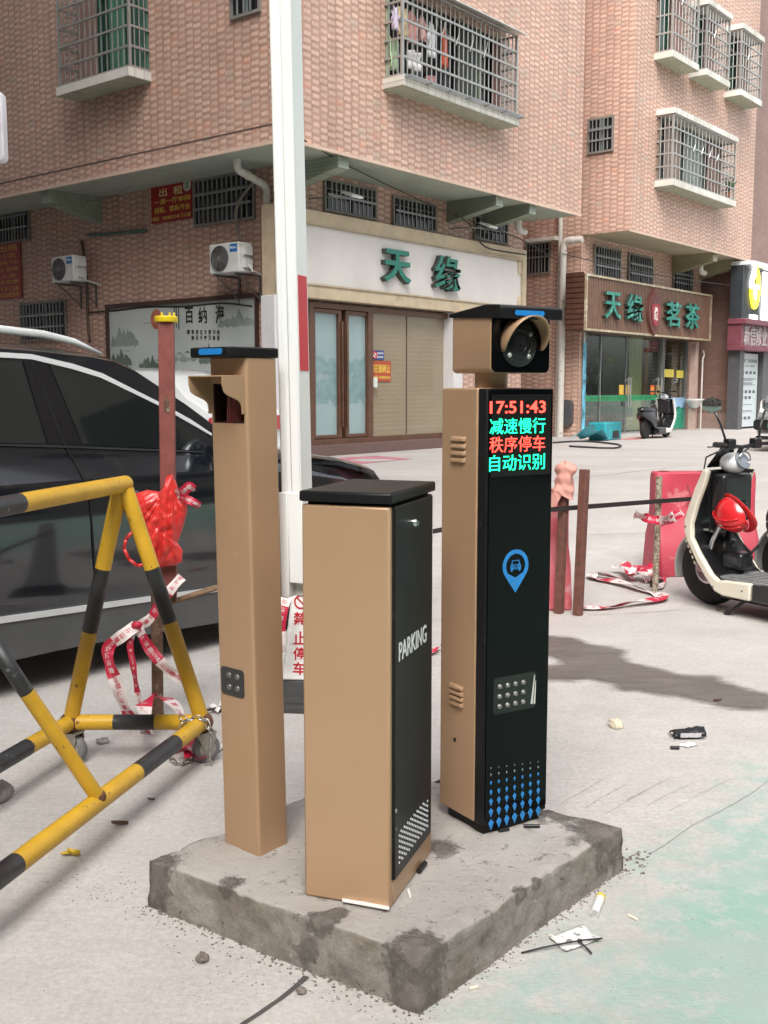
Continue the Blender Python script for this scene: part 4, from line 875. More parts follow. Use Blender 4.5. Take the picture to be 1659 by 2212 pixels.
# sign post pipe and basin right of the shop
a = WF.hit(1497, 840, .25); zt = WF.hit(1497, 742, .25)[1]
b = MB(); b.box(WF, a[0]-.09, a[0]+.09, .16, .34, .3, zt); tag(b.build('pilaster_post', M('pinkish steel post', (.42, .30, .26), .5)), 'square pinkish steel post under the right end of the tea shop sign', 'post')
a = WF.hit(1517, 800, .3); MB().tube([WF(a[0], .3, .3), WF(a[0], .3, WF.hit(1517, 775, .3)[1]), WF(a[0]+.1, .3, WF.hit(1519, 768, .3)[1]), WF(a[0]+.02, .3, WF.hit(1516, 764, .3)[1]+.1)], .025, 8).build('tap_pipe', PVC); tag(bpy.data.objects['tap_pipe'], 'thin white water pipe rising behind the wash basin by the tea shop', 'pipe')
a = WF.hit(1511, 866, .5); b = MB(); b.lathe(WF(a[0], .35, a[1]-.2), (0, 0, 1), [(.10, 0), (.2, .14), (.27, .22), (.27, .26), (.23, .25), (.16, .18), (.08, .08)], 20); tag(b.build('wash_basin', M('basin white', (.6, .59, .56), .4), smooth=40), 'white wash basin on the wall right of the tea shop', 'basin')
# ---------------- third building ----------------
x3 = x2r+.02; Y3 = 1.0
B3T = TILE('brown facing tile side', OL.x, (.235, .14, .115), .24, .062, (.30, .21, .18), .07, .5, .45)
B3R = TILE('brown facing tile front', WF.x, (.235, .14, .115), .24, .062, (.30, .21, .18), .07, .5, .45)
STONE = TILE('pinkish base stone', OL.x, (.34, .25, .21), .5, .26, (.22, .16, .13), .035, .5, .45, .06)
B3 = thing('apartment_building', WF(x3, 1, ZG), 'plain brown tiled building at the right edge beyond the tea shop', 'building')
block('lower_wall', WF, x3, x3+14, -14, Y3, .1, 9, B3, B3R, B3T)
block('upper_wall', WF, x3+.15, x3+14, -14, Y3-.02, 9.0, 22, B3, B3R, B3T)
L3 = Fr(WF(x3, 0, 0), OL.x, OL.y)
zst = L3.hit(1540, 893, .03)[1]; MB().box(L3, -14, Y3-.02, 0, .03, .15, zst).build('base_course', STONE, B3)
a = L3.hit(1546, 584, .02); MB().prism(L3, circ(a[0], a[1], .19, 20), 0, .015).build('vent_hole', M('hole black', (.02, .015, .015), .9), B3)
# dark shop sign with lit emblem
xq = WF.hit(1592, 630, Y3+.2)[0]; zt = WF.hit(1592, 573, Y3+.2)[1]; zb = WF.hit(1592, 688, Y3+.2)[1]
S3 = thing('shop_sign', WF(xq, Y3+.1, zb), 'black shop sign with a glowing yellow and white emblem at the right edge', 'shop sign')
BP = M('black sign sheet', (.035, .04, .045), .3, var=.2); MB().box(WF, xq, xq+6, Y3, Y3+.35, zb, zt).build('box_body', BP, S3)
b = MB(); 
for i in range(60): b.box(WF, xq+.02+.1*i, xq+.05+.1*i, Y3+.35, Y3+.358, zb+.03, zt-.03)
b.build('ribs', BP, S3)
MB().box(WF, xq, xq+6, Y3, Y3+.65, zt+.01, zt+.12).build('canopy', M('canopy white', (.62, .64, .66), .35), S3)
GW = M('lit white', (.9, .9, .88), .4, emit=2.2); GY = M('lit yellow', (.80, .72, .03), .4, emit=1.4)
a = WF.hit(1632, 622, Y3+.4); k = .001
def seg(pts, mat, nm): MB().prism(WF, [(a[0]+p, a[1]+q) for p, q in pts], Y3+.36, Y3+.42).build(nm, mat, S3)
def ell(t0, t1, rx, rz, th=.55, n=10): return [(rx*cos(t0+(t1-t0)*i/n), rz*sin(t0+(t1-t0)*i/n)) for i in range(n+1)]+[(rx*th*cos(t0+(t1-t0)*i/n), rz*th*sin(t0+(t1-t0)*i/n)) for i in range(n, -1, -1)]
rx, rz = .36, .62
seg(ell(R(185), R(355), rx, rz), GY, 'emblem_arc'); seg(ell(R(-5), R(75), rx, rz), GY, 'emblem_arc'); seg(ell(R(100), R(170), rx, rz), GW, 'emblem_arc')
seg([(-rx*.95, .10), (rx*.85, .10), (rx*.85, -.02), (rx*.25, -.02), (rx*.12, -.36), (-.02, -.36), (-rx*.4, -.02), (-rx*.95, -.02)], GW, 'emblem_letter')
MB().text(WF, 'XINBAO', a[0], a[1]-.86, .62, .15, Y3+.36, .03, .02).build('lettering', GW, S3, merge=False)
seg([(.66, .52), (1.5, .52), (1.5, -.9), (.66, -.9)], GW, 'lit_panel')
zb2 = WF.hit(1592, 756, Y3+.2)[1]; MAR = M('maroon sign band', (.16, .045, .06), .45)
S4 = thing('sign_band', WF(xq, Y3+.1, zb2), 'maroon sign band with grey characters below the black sign', 'sign')
b = MB(); b.box(WF, xq-.08, xq+6, Y3, Y3+.4, zb2+.14, zb-.18); b.build('band', MAR, S4); b = MB(); b.box(WF, xq-.14, xq+6, Y3, Y3+.56, zb-.17, zb-.01).box(WF, xq-.14, xq+6, Y3, Y3+.56, zb2-.02, zb2+.13); b.build('cornice', MAR, S4, bevel=.02)
xa = WF.hit(1607, 726, Y3+.4)[0]; MB().text(WF, '新信修业保洽装饰', xa+1.9, (zb2+zb)/2-.02, 3.8, .62, Y3+.4, .02, .01).build('lettering', M('grey print', (.36, .33, .33), .5), S4, merge=False)
# door side with pale notice board
GD = M('dark shop column', (.075, .075, .08), .35)
D3 = thing('shop_entrance', WF(xq, Y3+.1, .3), 'dark grey shop entrance with a glazed door under the maroon band', 'shop front')
xc0, xc1 = WF.hit(1585, 850, Y3+.2)[0], WF.hit(1601, 850, Y3+.2)[0]
for p_, q_ in ((xc0, xc1-.25), (xc1+1.35, xc1+1.95)): MB().box(WF, p_, q_, Y3, Y3+.35, .3, zb2-.02).build('column', GD, D3)
MB().box(WF, xc1+1.95, xc1+6, Y3, Y3+.1, .3, zb2-.02).build('door_glass', M('dim door glass', (.16, .18, .19), .1, vs=.8, var=.3), D3)
NB = thing('notice_board', WF(xc1+.5, Y3+.1, .3), 'tall pale blue notice board printed with grey rows and small pictures', 'notice board')
PB = M('notice pale', (.50, .57, .58), .4, var=.1, vs=1); nx0, nx1, nz0, nz1 = xc1-.22, xc1+1.3, .36, zb2-.08
MB().box(WF, nx0, nx1, Y3, Y3+.2, nz0, nz1).build('panel', PB, NB); H_ = nz1-nz0; Wn = nx1-nx0
GP = M('print grey', (.10, .11, .12), .6)
MB().text(WF, '门广告装饰', nx0+Wn*.52, nz0+H_*.90, Wn*.8, H_*.05, Y3+.2, .004, .01).build('lettering', GP, NB, merge=False)
MB().text(WF, '名片 单据', nx0+Wn*.55, nz0+H_*.83, Wn*.5, H_*.025, Y3+.2, .004, 0).build('lettering', GP, NB, merge=False)
b = MB()
for r_, n_, c_ in ((.74, 4, 1), (.48, 4, 1), (.40, 3, 1), (.12, 3, 1)):
    for i in range(n_): b.box(WF, nx0+Wn*(.12+.21*i), nx0+Wn*(.12+.21*i+.13), Y3+.2, Y3+.206, nz0+H_*(r_-.02), nz0+H_*(r_+.02))
for r_ in (.66, .645, .63, .60, .585, .57, .30, .22, .20): b.box(WF, nx0+Wn*.1, nx0+Wn*random.uniform(.7, .92), Y3+.2, Y3+.205, nz0+H_*r_, nz0+H_*(r_+.006))
b.build('printed_rows', GP, NB)
cable(on(WF, 1.0, (1215, 548), (1290, 566), (1400, 590), (1500, 606), (1590, 618)), .012, 'thin black cable slung along the front of the second building')
# blue teal litter box by the tea shop and mats
t = thing('torn_box', gnd(1262, 948), 'torn teal and white packing lying outside the tea shop', 'packaging'); G0 = gnd(1290, 950); Fb = Fr(G0, WF.x, WF.y)
b = MB(); b.box(Fb, -.35, .45, -.05, .4, .0, .42); b.build('carton', M('teal print', (.02, .26, .30), .4, var=.3, vs=3), t, bevel=.03)
b = MB(); b.grid(lambda p, q: Fb(-1.15+.85*p, -.1+.6*q, .03+.12*sin(p*5+q*2)**2+.28*(1-p)*q), 10, 6); b.build('flap', M('teal sheet', (.10, .42, .52), .4, var=.5, vs=4, dirt=(.02, .03, .04), ds=5, dt=.62), t, smooth='all')
b = MB(); b.box(Fb, .0, .3, .401, .41, .05, .22); b.build('print_patch', M('black print', (.02, .02, .02), .5), t)
sheet('door_mat', [(715, 991), (812, 985), (892, 992), (770, 1004)], .006, M('faded red mat', (.40, .16, .19), .9, var=.2, vs=5), .02, 5, 'faded pink red mat on the ground outside the brown shop doors', 'mat')
sheet('door_mat', [(1330, 950), (1395, 943), (1430, 943), (1375, 950)], .006, M('thin red mat', (.50, .18, .16), .9, var=.2, vs=5), .02, 5, 'thin red mat on the ground outside the tea shop', 'mat')
cable([gnd(*q)+Vector((0, 0, .02)) for q in ((1195, 958), (1260, 955), (1335, 962), (1325, 970), (1230, 966))], .02, 'dark cable lying on the ground beside the tea shop corner')
# ---------------- concrete island ----------------
SZ = .145
cL, cF, cR = at_z(325, 1855, SZ), at_z(905, 2065, SZ), at_z(1341, 1785, SZ); cB = cL+cR-cF
def island_mat():
    m, t, p = nodes('island concrete'); g = nn(t, 'ShaderNodeNewGeometry').outputs['Position']; nrm = nn(t, 'ShaderNodeNewGeometry').outputs['Normal']
    sp = nn(t, 'ShaderNodeSeparateXYZ'); t.links.new(nrm, sp.inputs[0]); pz = nn(t, 'ShaderNodeSeparateXYZ'); t.links.new(g, pz.inputs[0])
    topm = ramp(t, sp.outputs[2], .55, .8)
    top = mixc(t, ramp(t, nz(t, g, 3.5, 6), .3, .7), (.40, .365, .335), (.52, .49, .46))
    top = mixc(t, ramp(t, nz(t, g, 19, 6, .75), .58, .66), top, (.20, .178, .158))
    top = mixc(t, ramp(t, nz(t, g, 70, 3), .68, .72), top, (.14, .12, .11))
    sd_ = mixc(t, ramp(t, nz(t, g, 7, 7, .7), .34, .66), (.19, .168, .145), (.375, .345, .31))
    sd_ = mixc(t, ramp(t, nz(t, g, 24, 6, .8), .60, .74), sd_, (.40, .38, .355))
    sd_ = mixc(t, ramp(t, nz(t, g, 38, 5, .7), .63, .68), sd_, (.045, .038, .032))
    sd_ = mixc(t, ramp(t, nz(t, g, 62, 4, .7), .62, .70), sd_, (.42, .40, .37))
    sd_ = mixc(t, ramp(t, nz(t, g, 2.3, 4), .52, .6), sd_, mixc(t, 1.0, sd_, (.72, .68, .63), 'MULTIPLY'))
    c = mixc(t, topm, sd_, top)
    # fresh darker mortar patches
    mm = None
    cr = at_z(655, 1960, SZ)
    for q, r in ((cL+Vector((.02, 0, -.04)), .09), (cL+Vector((.0, 0, -.1)), .08), (cF+Vector((0, .03, 0)), .11), (cF+Vector((0, 0, -.1)), .10), (cR+Vector((-.06, -.02, 0)), .14), (cR+(cB-cR)*.25, .13), (cR+(cB-cR)*.45, .11), (at_z(672, 2000, .08), .055), (at_z(676, 2040, .05), .06), (at_z(690, 1985, SZ), .05), (at_z(730, 1972, SZ), .035), (at_z(500, 1915, .13), .045), (cF.lerp(cR, .45)+Vector((0, 0, -.012)), .035), (cF.lerp(cR, .52)+Vector((0, 0, -.012)), .03), (at_z(960, 1832, SZ), .06)):
        d = nn(t, 'ShaderNodeVectorMath', operation='DISTANCE'); t.links.new(g, d.inputs[0]); d.inputs[1].default_value = q
        k = math_(t, 'SUBTRACT', 1.0, math_(t, 'DIVIDE', d.outputs['Value'], r)); mm = k if mm is None else math_(t, 'MAXIMUM', mm, k)
    mk = ramp(t, math_(t, 'ADD', mm, math_(t, 'MULTIPLY', math_(t, 'SUBTRACT', nz(t, g, 19, 10, .82), .5), 3.2)), .12, .55)
    mc = mixc(t, ramp(t, nz(t, g, 20, 5), .3, .7), (.135, .117, .10), (.22, .195, .17))
    c = mixc(t, mk, c, mc)
    t.links.new(c, p.inputs['Base Color']); p.inputs['Roughness'].default_value = .85
    b = nn(t, 'ShaderNodeBump'); b.inputs['Strength'].default_value = 1.0; b.inputs['Distance'].default_value = .016
    t.links.new(math_(t, 'ADD', nz(t, g, 30, 8, .75), math_(t, 'MULTIPLY', mk, .35)), b.inputs['Height']); t.links.new(b.outputs[0], p.inputs['Normal'])
    return m
def fb(p, s, a): return a*(noise.noise(p*s)+.5*noise.noise(p*s*2.3)+.25*noise.noise(p*s*5.1))
def isl_top(a, b):
    p = cL.lerp(cF, a).lerp(cB.lerp(cR, a), b); e = min(a, 1-a, b, 1-b)
    q = Vector(p); q.z += fb(p, 9, .004)
    if e < .05:
        k = 1-e/.05; q.z -= k*k*k*.005+k*max(0, fb(p+Vector((3, 1, 0)), 16, .034)-.006)
        o = (p-(cL+cR)/2).normalized(); q += o*(fb(p, 11, .009)*k)
    return q
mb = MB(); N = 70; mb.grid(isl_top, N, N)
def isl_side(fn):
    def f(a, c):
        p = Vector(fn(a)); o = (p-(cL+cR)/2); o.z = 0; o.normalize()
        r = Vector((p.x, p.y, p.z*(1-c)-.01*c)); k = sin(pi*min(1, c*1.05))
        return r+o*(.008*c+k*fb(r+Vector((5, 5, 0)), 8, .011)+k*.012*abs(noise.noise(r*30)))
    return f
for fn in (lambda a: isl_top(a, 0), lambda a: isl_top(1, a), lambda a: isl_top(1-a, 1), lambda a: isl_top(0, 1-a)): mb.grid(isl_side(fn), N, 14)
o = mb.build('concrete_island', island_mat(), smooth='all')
tag(o, 'low rough concrete island carrying the three tan and black machines', 'concrete island')
# ---------------- shared machine paints ----------------
def tan_mat():
    m = M('champagne tan powder coat', (.425, .272, .163), .36, .2, var=.03, vs=3, dirt=(.45, .33, .22), ds=17, dt=.71, bump=.06, bs=420, spec=.45, rvar=.05); return m
TANM = tan_mat(); BLKM = M('black powder coat', (.010, .0105, .011), .36, spec=.18, var=.15, vs=9, bump=.05, bs=420, dirt=(.035, .033, .03), ds=14, dt=.66)
GLOSS = M('black glass panel', (.0025, .003, .0035), .06, var=.05, spec=.16); CHR = M('bright chrome', (.6, .6, .6), .15, 1)
BLU = M('reflector blue', (.015, .20, .55), .3, var=.05, vs=30); BLU2 = M('printed blue', (.02, .20, .52), .4, var=.12, vs=30)
# ---------------- barrier cabinet ----------------
cA = at_z(655, 1938, SZ); cBb = at_z(842, 1966, SZ)
KA = azv(109.5); w_c = (cBb-cA).dot(KA); KF = Fr(cBb-KA*w_c, KA, azv(199.5)); KD = .353
KS = Fr(KF(w_c, 0, 0), azv(19.5), azv(109.5))
BG = thing('barrier_gate', KF(w_c/2, -KD/2, 0), 'short tan and black barrier cabinet lettered PARKING with the raised white boom behind it', 'barrier gate')
KF = Fr(KF.o+Vector((0, 0, -0.0)), KF.x, KF.y); H = 1.205-SZ
b = MB(); b.box(KF, 0, w_c, -.022, 0, .0, H).box(KF, 0, .02, -KD, -.023, .0, H).box(KF, 0, w_c, -KD-.02, -KD-.001, 0, H).box(KF, .021, w_c, -KD, -.023, .0, .072)
b.build('body', TANM, BG, bevel=.006)
MB().box(KF, .021, w_c-.012, -KD+.001, -.024, .073, H-.002).build('inner_frame', BLKM, BG)
MB().box(KF, -.004, w_c+.007, -KD-.022, .008, H+.008, H+.036).build('lid', BLKM, BG, bevel=.006)
MB().box(KF, .01, w_c-.01, -KD, -.02, H, H+.008).build('lid_gap', M('gap black', (.004, .004, .004), .8), BG)
dxa = KS.hit(852, 1400, .006)[0]; dza = KS.hit(856, 1897, .006)[1]; dzb = KS.hit(862, 1092, .006)[1]
dxb = min(KD+.015, KS.hit(932, 1400, .006)[0])
DO = MB().prism(KS, rrect(dxa, dxb, dza, dzb, .006), -.011, .008).build('door', BLKM, BG, bevel=.003)
p0, p1 = KS.hit(863, 1400, .01), KS.hit(922, 1392, .01)
a0, a1 = KS.hit(863, 1430, .01)[1], KS.hit(863, 1389, .01)[1]
MB().text(KS, 'PARKING', (p0[0]+p1[0])/2, (a0+a1)/2, p1[0]-p0[0], (a1-a0), .0085, .0008, .012).build('lettering', WHITE, DO, merge=False)
a = KS.hit(893, 1129, .01); lk = MB(); lk.lathe(KS(a[0], .008, a[1]), KS.y, [(.011, 0), (.011, .010), (.009, .013)], 16); lk.box(KS, a[0]+.002, a[0]+.012, .021, .026, a[1]-.007, a[1]+.005); lk.build('lock', CHR, DO, smooth=40)
# pressed ventilation holes in a rising triangle
HOLE = M('vent backing white', (.62, .64, .64), .6, emit=0)
b = MB(); va0 = KS.hit(864, 1868, .01); va1 = KS.hit(927, 1775, .01); tp = KS.hit(927, 1728, .01)[1]; lo_l = KS.hit(864, 1868, .01)[1]; up_l = KS.hit(864, 1800, .01)[1]; lo_r = KS.hit(927, 1800, .01)[1]
zz0 = dza+.035; st = .0125
xx = va0[0]; r = 0; k = 0
nx = int((va1[0]-va0[0])/.0140)
for i in range(nx+1):
    x = va0[0]+.0140*i; top = up_l+(tp-up_l)*(i/nx)**.8+.004*noise.noise(Vector((i*.9, 0, 0)))
    j = 0; st = .0150
    while zz0+st*j < top:
        z = zz0+st*j+(st/2 if i % 2 else 0); j += 1
        b.prism(KS, [(x-.0056, z), (x, z-.0040), (x+.0056, z), (x, z+.0040)], .0078, .0090)
struct(b.build('vent_holes', HOLE, DO), 'stuff')
sc = MB(); a = KS.hit(857, 1752, .01); sc.prism(KS, circ(a[0], a[1], .006, 8), .008, .0095); sc.prism(KS, circ(a[0]+.002, a[1]-.05, .003, 6), .008, .009); sc.build('paint_chip', M('chip grey', (.3, .3, .29), .6), DO)
# the white boom on the back of the cabinet
BW = M('white powder coat aluminium', (.80, .81, .80), .3, var=.02, vs=2)
q0 = at_y(610, 1290, 3.13); tz = z_at(q0, 1290)
BF = Fr(Vector((q0.x, q0.y, tz)), KA, azv(199.5), (-.0145, 0, 1)); bw_ = .066; bd = .080
prof = [(0, -.004), (.004, 0), (.015, 0), (.018, -.004), (.033, -.004), (.036, 0), (bw_-.004, 0), (bw_, -.004), (bw_, -bd), (.0, -bd)]
BM = MB().slab(BF.at(x=.004), prof, .28, 2.6).build('boom', BW, BG, bevel=.0015)
b = MB(); za_ = BF.hit(645, 800, 0)[1]; zb_ = BF.hit(645, 592, 0)[1]; b.box(BF.at(x=.004), bw_+.0002, bw_+.0012, -bd+.008, -.010, za_, zb_); b.build('red_stripe', M('boom red', (.60, .006, .018), .4, var=.05), BM)
b = MB(); b.box(BF, -.002, bw_+.008, -bd-.006, -.034, -.0, .315).box(BF, -.002, .026, -.033, .005, .0, .315).box(BF, .0265, bw_+.008, -.033, .005, .045, .315); SL = b.build('boom_sleeve', BW, BM, bevel=.003)
for z in (.10, .26): MB().lathe(BF(-.004, -.02, z), -BF.x, [(.011, 0), (.011, .004), (.007, .010), (.004, .012)], 10).build('bolt', CHR, BM)
MB().lathe(BF(.008, -.04, .55), -BF.x, [(.008, 0), (.008, .012)], 8).build('bolt', BW, BM)
MB().box(KF, -.12, .03, -KD-.06, -KD-.021, .52, .66).build('boom_mount', M('mount grey', (.35, .35, .34), .5, .5), BG, bevel=.01)
# paper shim under the cabinet
a, c = at_z(738, 1952, SZ), at_z(842, 1970, SZ); b = MB(); d = (c-a)
b.add([a+Vector((0, .03, .006)), c+Vector((0, .03, .004)), c+Vector((-.002, -.010, .010)), a+Vector((.002, -.006, .008)), a+Vector((0, .03, .009)), c+Vector((0, .03, .007)), c+Vector((-.002, -.010, .013)), a+Vector((.002, -.006, .011))], [(0, 1, 2, 3), (4, 5, 6, 7), (2, 3, 7, 6), (0, 3, 7, 4), (1, 2, 6, 5), (0, 1, 5, 4)])
tag(b.build('paper_shim', M('white paper', (.72, .70, .67), .8)), 'white paper strip wedged under the front edge of the barrier cabinet', 'paper')
# ---------------- camera column on the left ----------------
cA, cB_ = at_z(484, 1820, SZ), at_z(560, 1851, SZ); w1 = (cB_-cA).length
NF = Fr(cA, (cB_-cA).normalized(), azv(math.degrees(math.atan2((cB_-cA).x, (cB_-cA).y))+90), (-.0125, .0, 1)); ND = .119; H = 1.585-SZ
CO = thing('camera_column', NF(w1/2, -ND/2, 0), 'tall slim tan camera column with a hooded recess, behind and left of the cabinet', 'camera column')
ox0, oz1 = NF.hit(460, 829, 0); ox1, oz0 = NF.hit(524, 914, 0); ox0 = .0095; ox1 = w1-.0125
t = .005; b = MB()
def rnd(pts, r=.011, n=5):
    out = []
    for i, (x, y) in enumerate(pts):
        p, q = pts[i-1], pts[(i+1) % len(pts)]
        d0 = Vector((p[0]-x, p[1]-y)).normalized(); d1 = Vector((q[0]-x, q[1]-y)).normalized()
        for k in range(n+1):
            f = k/n; a0 = Vector((x, y))+d0*r*(1-f)**2+d1*r*f**2; out.append((a0.x, a0.y))
    return out
sq = rnd([(0, 0), (w1, 0), (w1, -ND), (0, -ND)])
b.slab(NF, sq, 0, oz0).slab(NF, sq, oz1, H)
front = [p for p in sq]
lips = [(ox1, 0)]+rnd([(w1, 0), (w1, -ND), (0, -ND), (0, 0)])+[(ox0, 0), (ox0, -t), (t, -t), (t, -ND+t), (w1-t, -ND+t), (w1-t, -t), (ox1, -t)]
b.slab(NF, lips, oz0, oz1)
b.build('body', TANM, CO, smooth=50)
REC = M('dark maroon recess', (.02, .006, .006), .5); b = MB()
b.box(NF, ox0, ox1, -.085, -.08, oz0, oz1).box(NF, ox0, ox1, -.08, -t-.001, oz0, oz0+.004).box(NF, ox0, ox1, -.08, -t-.001, oz1-.004, oz1).box(NF, ox0+.0, ox0+.004, -.08, -t-.001, oz0, oz1).box(NF, ox1-.004, ox1, -.08, -t-.001, oz0, oz1); RC = b.build('recess', REC, CO)
b = MB(); zc = oz0+(oz1-oz0)*.48; b.lathe(NF(w1*.50, -.038, zc-.08), (0, 0, 1), [(.034, 0), (.036, .03), (.036, .10), (.030, .125), (.016, .145), (.004, .15)], 24); b.build('warning_lamp', M('dark red lamp', (.10, .012, .010), .10, coat=1), RC, smooth=60)
# hood: top plate and two scalloped cheeks
hx0, hz1 = .003, oz1+.022; hx1 = w1-.007; hd = .082
def cheek(s):
    P = [(0, oz0+.026)]
    for i in range(13):
        q = i/12; P.append((.012+(hd-.014)*(1/(1+math.exp(-(q-.60)*13))), oz0+.026+(hz1-oz0-.056)*q))
    P += [(hd, hz1-.03), (hd, hz1), (0, hz1)]
    return P
HD = MB(); HD.side(NF, cheek(0), hx0, hx0+.004).side(NF, cheek(0), hx1-.004, hx1).box(NF, hx0+.0041, hx1-.0041, 0, hd, hz1-.004, hz1); HD.build('hood', TANM, CO, bevel=.0012)
b = MB(); b.slab(NF, [(-.018, .055), (w1-.01, .055), (w1+.004, .01), (w1+.004, -ND-.005), (-.006, -ND-.005)], H+.001, H+.030); b.build('cap', BLKM, CO, bevel=.005)
a, c = NF.hit(444, 751, .056), NF.hit(494, 749, .056); z = (a[1]+c[1])/2; MB().prism(NF, rrect(a[0], c[0], H+.009, H+.026, .007, 4), .0555, .058).build('blue_reflector', BLU, CO)
a, c = NF.hit(483, 1475, .001), NF.hit(532, 1475, .001); z1_, z0_ = NF.hit(507, 1443, .001)[1], NF.hit(507, 1503, .001)[1]
LP = MB().prism(NF, rrect(a[0], c[0], z0_, z1_, .012), .0005, .002).build('light_plate', M('smoked plate', (.03, .031, .03), .25), CO)
for i in range(2):
    for j in range(2):
        x = a[0]+(c[0]-a[0])*(.36+.36*i); z = z0_+(z1_-z0_)*(.3+.42*j); l = MB(); l.lathe(NF(x, .002, z), NF.y, [(.010, 0), (.0095, .002), (.006, .0045), (.002, .0055)], 14); l.build('led_lamp', M('led clear grey', (.10, .10, .09), .1, coat=.6), LP, smooth=60)
# ---------------- recognition kiosk on the right ----------------
kB, kC, kA = at_z(1042, 1787, .18), at_z(1183, 1751, .18), at_z(949, 1743, .18)
ka = 58.0; QF = Fr(Vector((kB.x, kB.y, 0)), azv(ka), azv(ka+90)); kw = QF.hit(1186, 1500, 0)[0]; QZ = .18; QT = 1.503
QL = Fr(Vector((kB.x, kB.y, 0)), azv(ka-90), azv(ka+180))          # left side: x runs back
kd = QL.hit(951, 1400, 0)[0]
KI = thing('recognition_kiosk', QF(kw/2, -kd/2, SZ), 'tall black fronted parking kiosk with a lit message screen and camera head', 'parking kiosk')
fd = QL.hit(1026, 1400, 0)[0]
b = MB(); b.box(QF, .0, kw, -kd, -fd, QZ, QT); b.build('body', TANM, KI, bevel=.006, seg=3)
b = MB(); b.box(QF, .002, kw-.002, -fd+.0005, -.004, QZ+.001, QT-.002); b.build('front_case', BLKM, KI, bevel=.004)
gx0 = QF.hit(1053, 1300, .0)[0]
MB().prism(QF, rrect(gx0, kw-.006, QZ+.018, QT-.004, .005), -.0035, .0012).build('front_glass', GLOSS, KI, bevel=.001)
MB().box(QF, .020, kw-.014, -kd+.02, -.022, SZ-.004, QZ-.0005).build('base', BLKM, KI, bevel=.003)
# message screen
SCR = MB().box(QF, gx0+.006, kw-.014, .0013, .0018, QF.hit(1110, 1028, .002)[1], QF.hit(1110, 852, .002)[1]).build('message_screen', M('screen black', (.004, .004, .004), .3), KI)
LR = M('led red', (.95, .045, .03), .5, var=0, emit=1.9); LGN = M('led green', (.01, .95, .34), .5, var=0, emit=1.25)
sx0, sx1 = QF.hit(1058, 940, .003)[0], QF.hit(1178, 940, .003)[0]
for s, v0, v1, mt, bd_ in (('17:51:43', 866, 893, LR, .012), ('减速慢行', 903, 937, LGN, .0), ('秩序停车', 942, 976, LR, .0), ('自动识别', 981, 1016, LGN, .0)):
    z1_, z0_ = QF.hit(1118, v0, .003)[1], QF.hit(1118, v1, .003)[1]
    MB().text(QF, s, (sx0+sx1)/2, (z0_+z1_)/2, sx1-sx0, z1_-z0_, .0022, .0006, bd_).build('screen_text', mt, SCR, merge=False)
# parking pin
a = QF.hit(1114, 1222, .002); r = QF.hit(1141, 1222, .002)[0]-a[0]; ztip = QF.hit(1114, 1280, .002)[1]; r1 = r*1.02
n = 28; th0 = R(-38); outer = [(a[0]+r1*cos(th0+(2*pi-2*(pi/2+th0))*i/n), a[1]+r1*sin(th0+(2*pi-2*(pi/2+th0))*i/n)) for i in range(n+1)]
pin = MB(); ins = r1*.74
ring = outer+[(a[0], ztip)]
m_ = len(ring); inn = []
for (px, pz_) in ring:
    d = math.atan2(pz_-a[1], px-a[0]); inn.append((a[0]+ins*cos(d), a[1]+ins*sin(d)))
for i in range(m_):
    j = (i+1) % m_; pin.prism(QF, [ring[i], ring[j], inn[j], inn[i]], .0013, .0022)
pin.build('pin_symbol', BLU2, KI, merge=False)
cg = MB(); s = r1*.40
def cp(pts): cg.prism(QF, [(a[0]+s*p, a[1]+s*q) for p, q in pts], .0013, .0023)
cp([(-1, -.55), (1, -.55), (1, .12), (.82, .2), (-.82, .2), (-1, .12)]); cp([(-.82, .22), (-.66, .22), (-.56, .75), (-.68, .85)]); cp([(.66, .22), (.82, .22), (.68, .85), (.56, .75)]); cp([(-.68, .86), (-.56, .76), (.56, .76), (.68, .86)]); cp([(-.9, -.85), (-.6, -.85), (-.6, -.56), (-.9, -.56)]); cp([(.6, -.85), (.9, -.85), (.9, -.56), (.6, -.56)]); cg.build('car_symbol', BLU2, KI, merge=False)
cg = MB()
for q in (-.35, -.15, .05): cg.prism(QF, [(a[0]-s*.42, a[1]+s*(q-.05)), (a[0]+s*.42, a[1]+s*(q-.05)), (a[0]+s*.42, a[1]+s*(q+.03)), (a[0]-s*.42, a[1]+s*(q+.03))], .0024, .0028)
for q in (-.76, .76): cg.prism(QF, circ(a[0]+s*q, a[1]-s*.1, s*.12, 10), .0024, .0028)
cg.build('grille_symbol', GLOSS, KI, merge=False)
# fill light plate
x0, x1 = QF.hit(1066, 1498, .002)[0], QF.hit(1157, 1490, .002)[0]; um = 1111; z1_, z0_ = QF.hit(um, 1458, .002)[1], QF.hit(um, 1536, .002)[1]
FP = MB().prism(QF, rrect(x0, x1, z0_, z1_, .010), .0013, .0022).build('fill_light_plate', M('smoked light plate', (.018, .022, .019), .2, var=.2, vs=14, spec=.25), KI)
for i in range(4):
    for j in range(3):
        x = x0+(x1-x0)*(.14+.185*i); z = z0_+(z1_-z0_)*(.21+.27*j); l = MB(); l.lathe(QF(x, .0022, z), QF.y, [(.0085, 0), (.0085, .002), (.0065, .005), (.003, .007), (.001, .0074)], 14); l.build('led_lamp', M('led bulb grey', (.20, .20, .18), .08, .3, coat=.8), FP, smooth=60)
b = MB(); xx = x0+(x1-x0)*.88; b.prism(QF, [(xx, z0_+.012), (xx+.008, z0_+.012), (xx+.016, z1_-.012), (xx+.013, z1_-.010)], .0023, .003); b.prism(QF, [(xx+.012, z0_+.010), (xx+.018, z0_+.012), (xx+.020, z1_-.03), (xx+.018, z1_-.03)], .0023, .003); b.build('white_edge', M('torn film white', (.55, .55, .5), .5), FP)
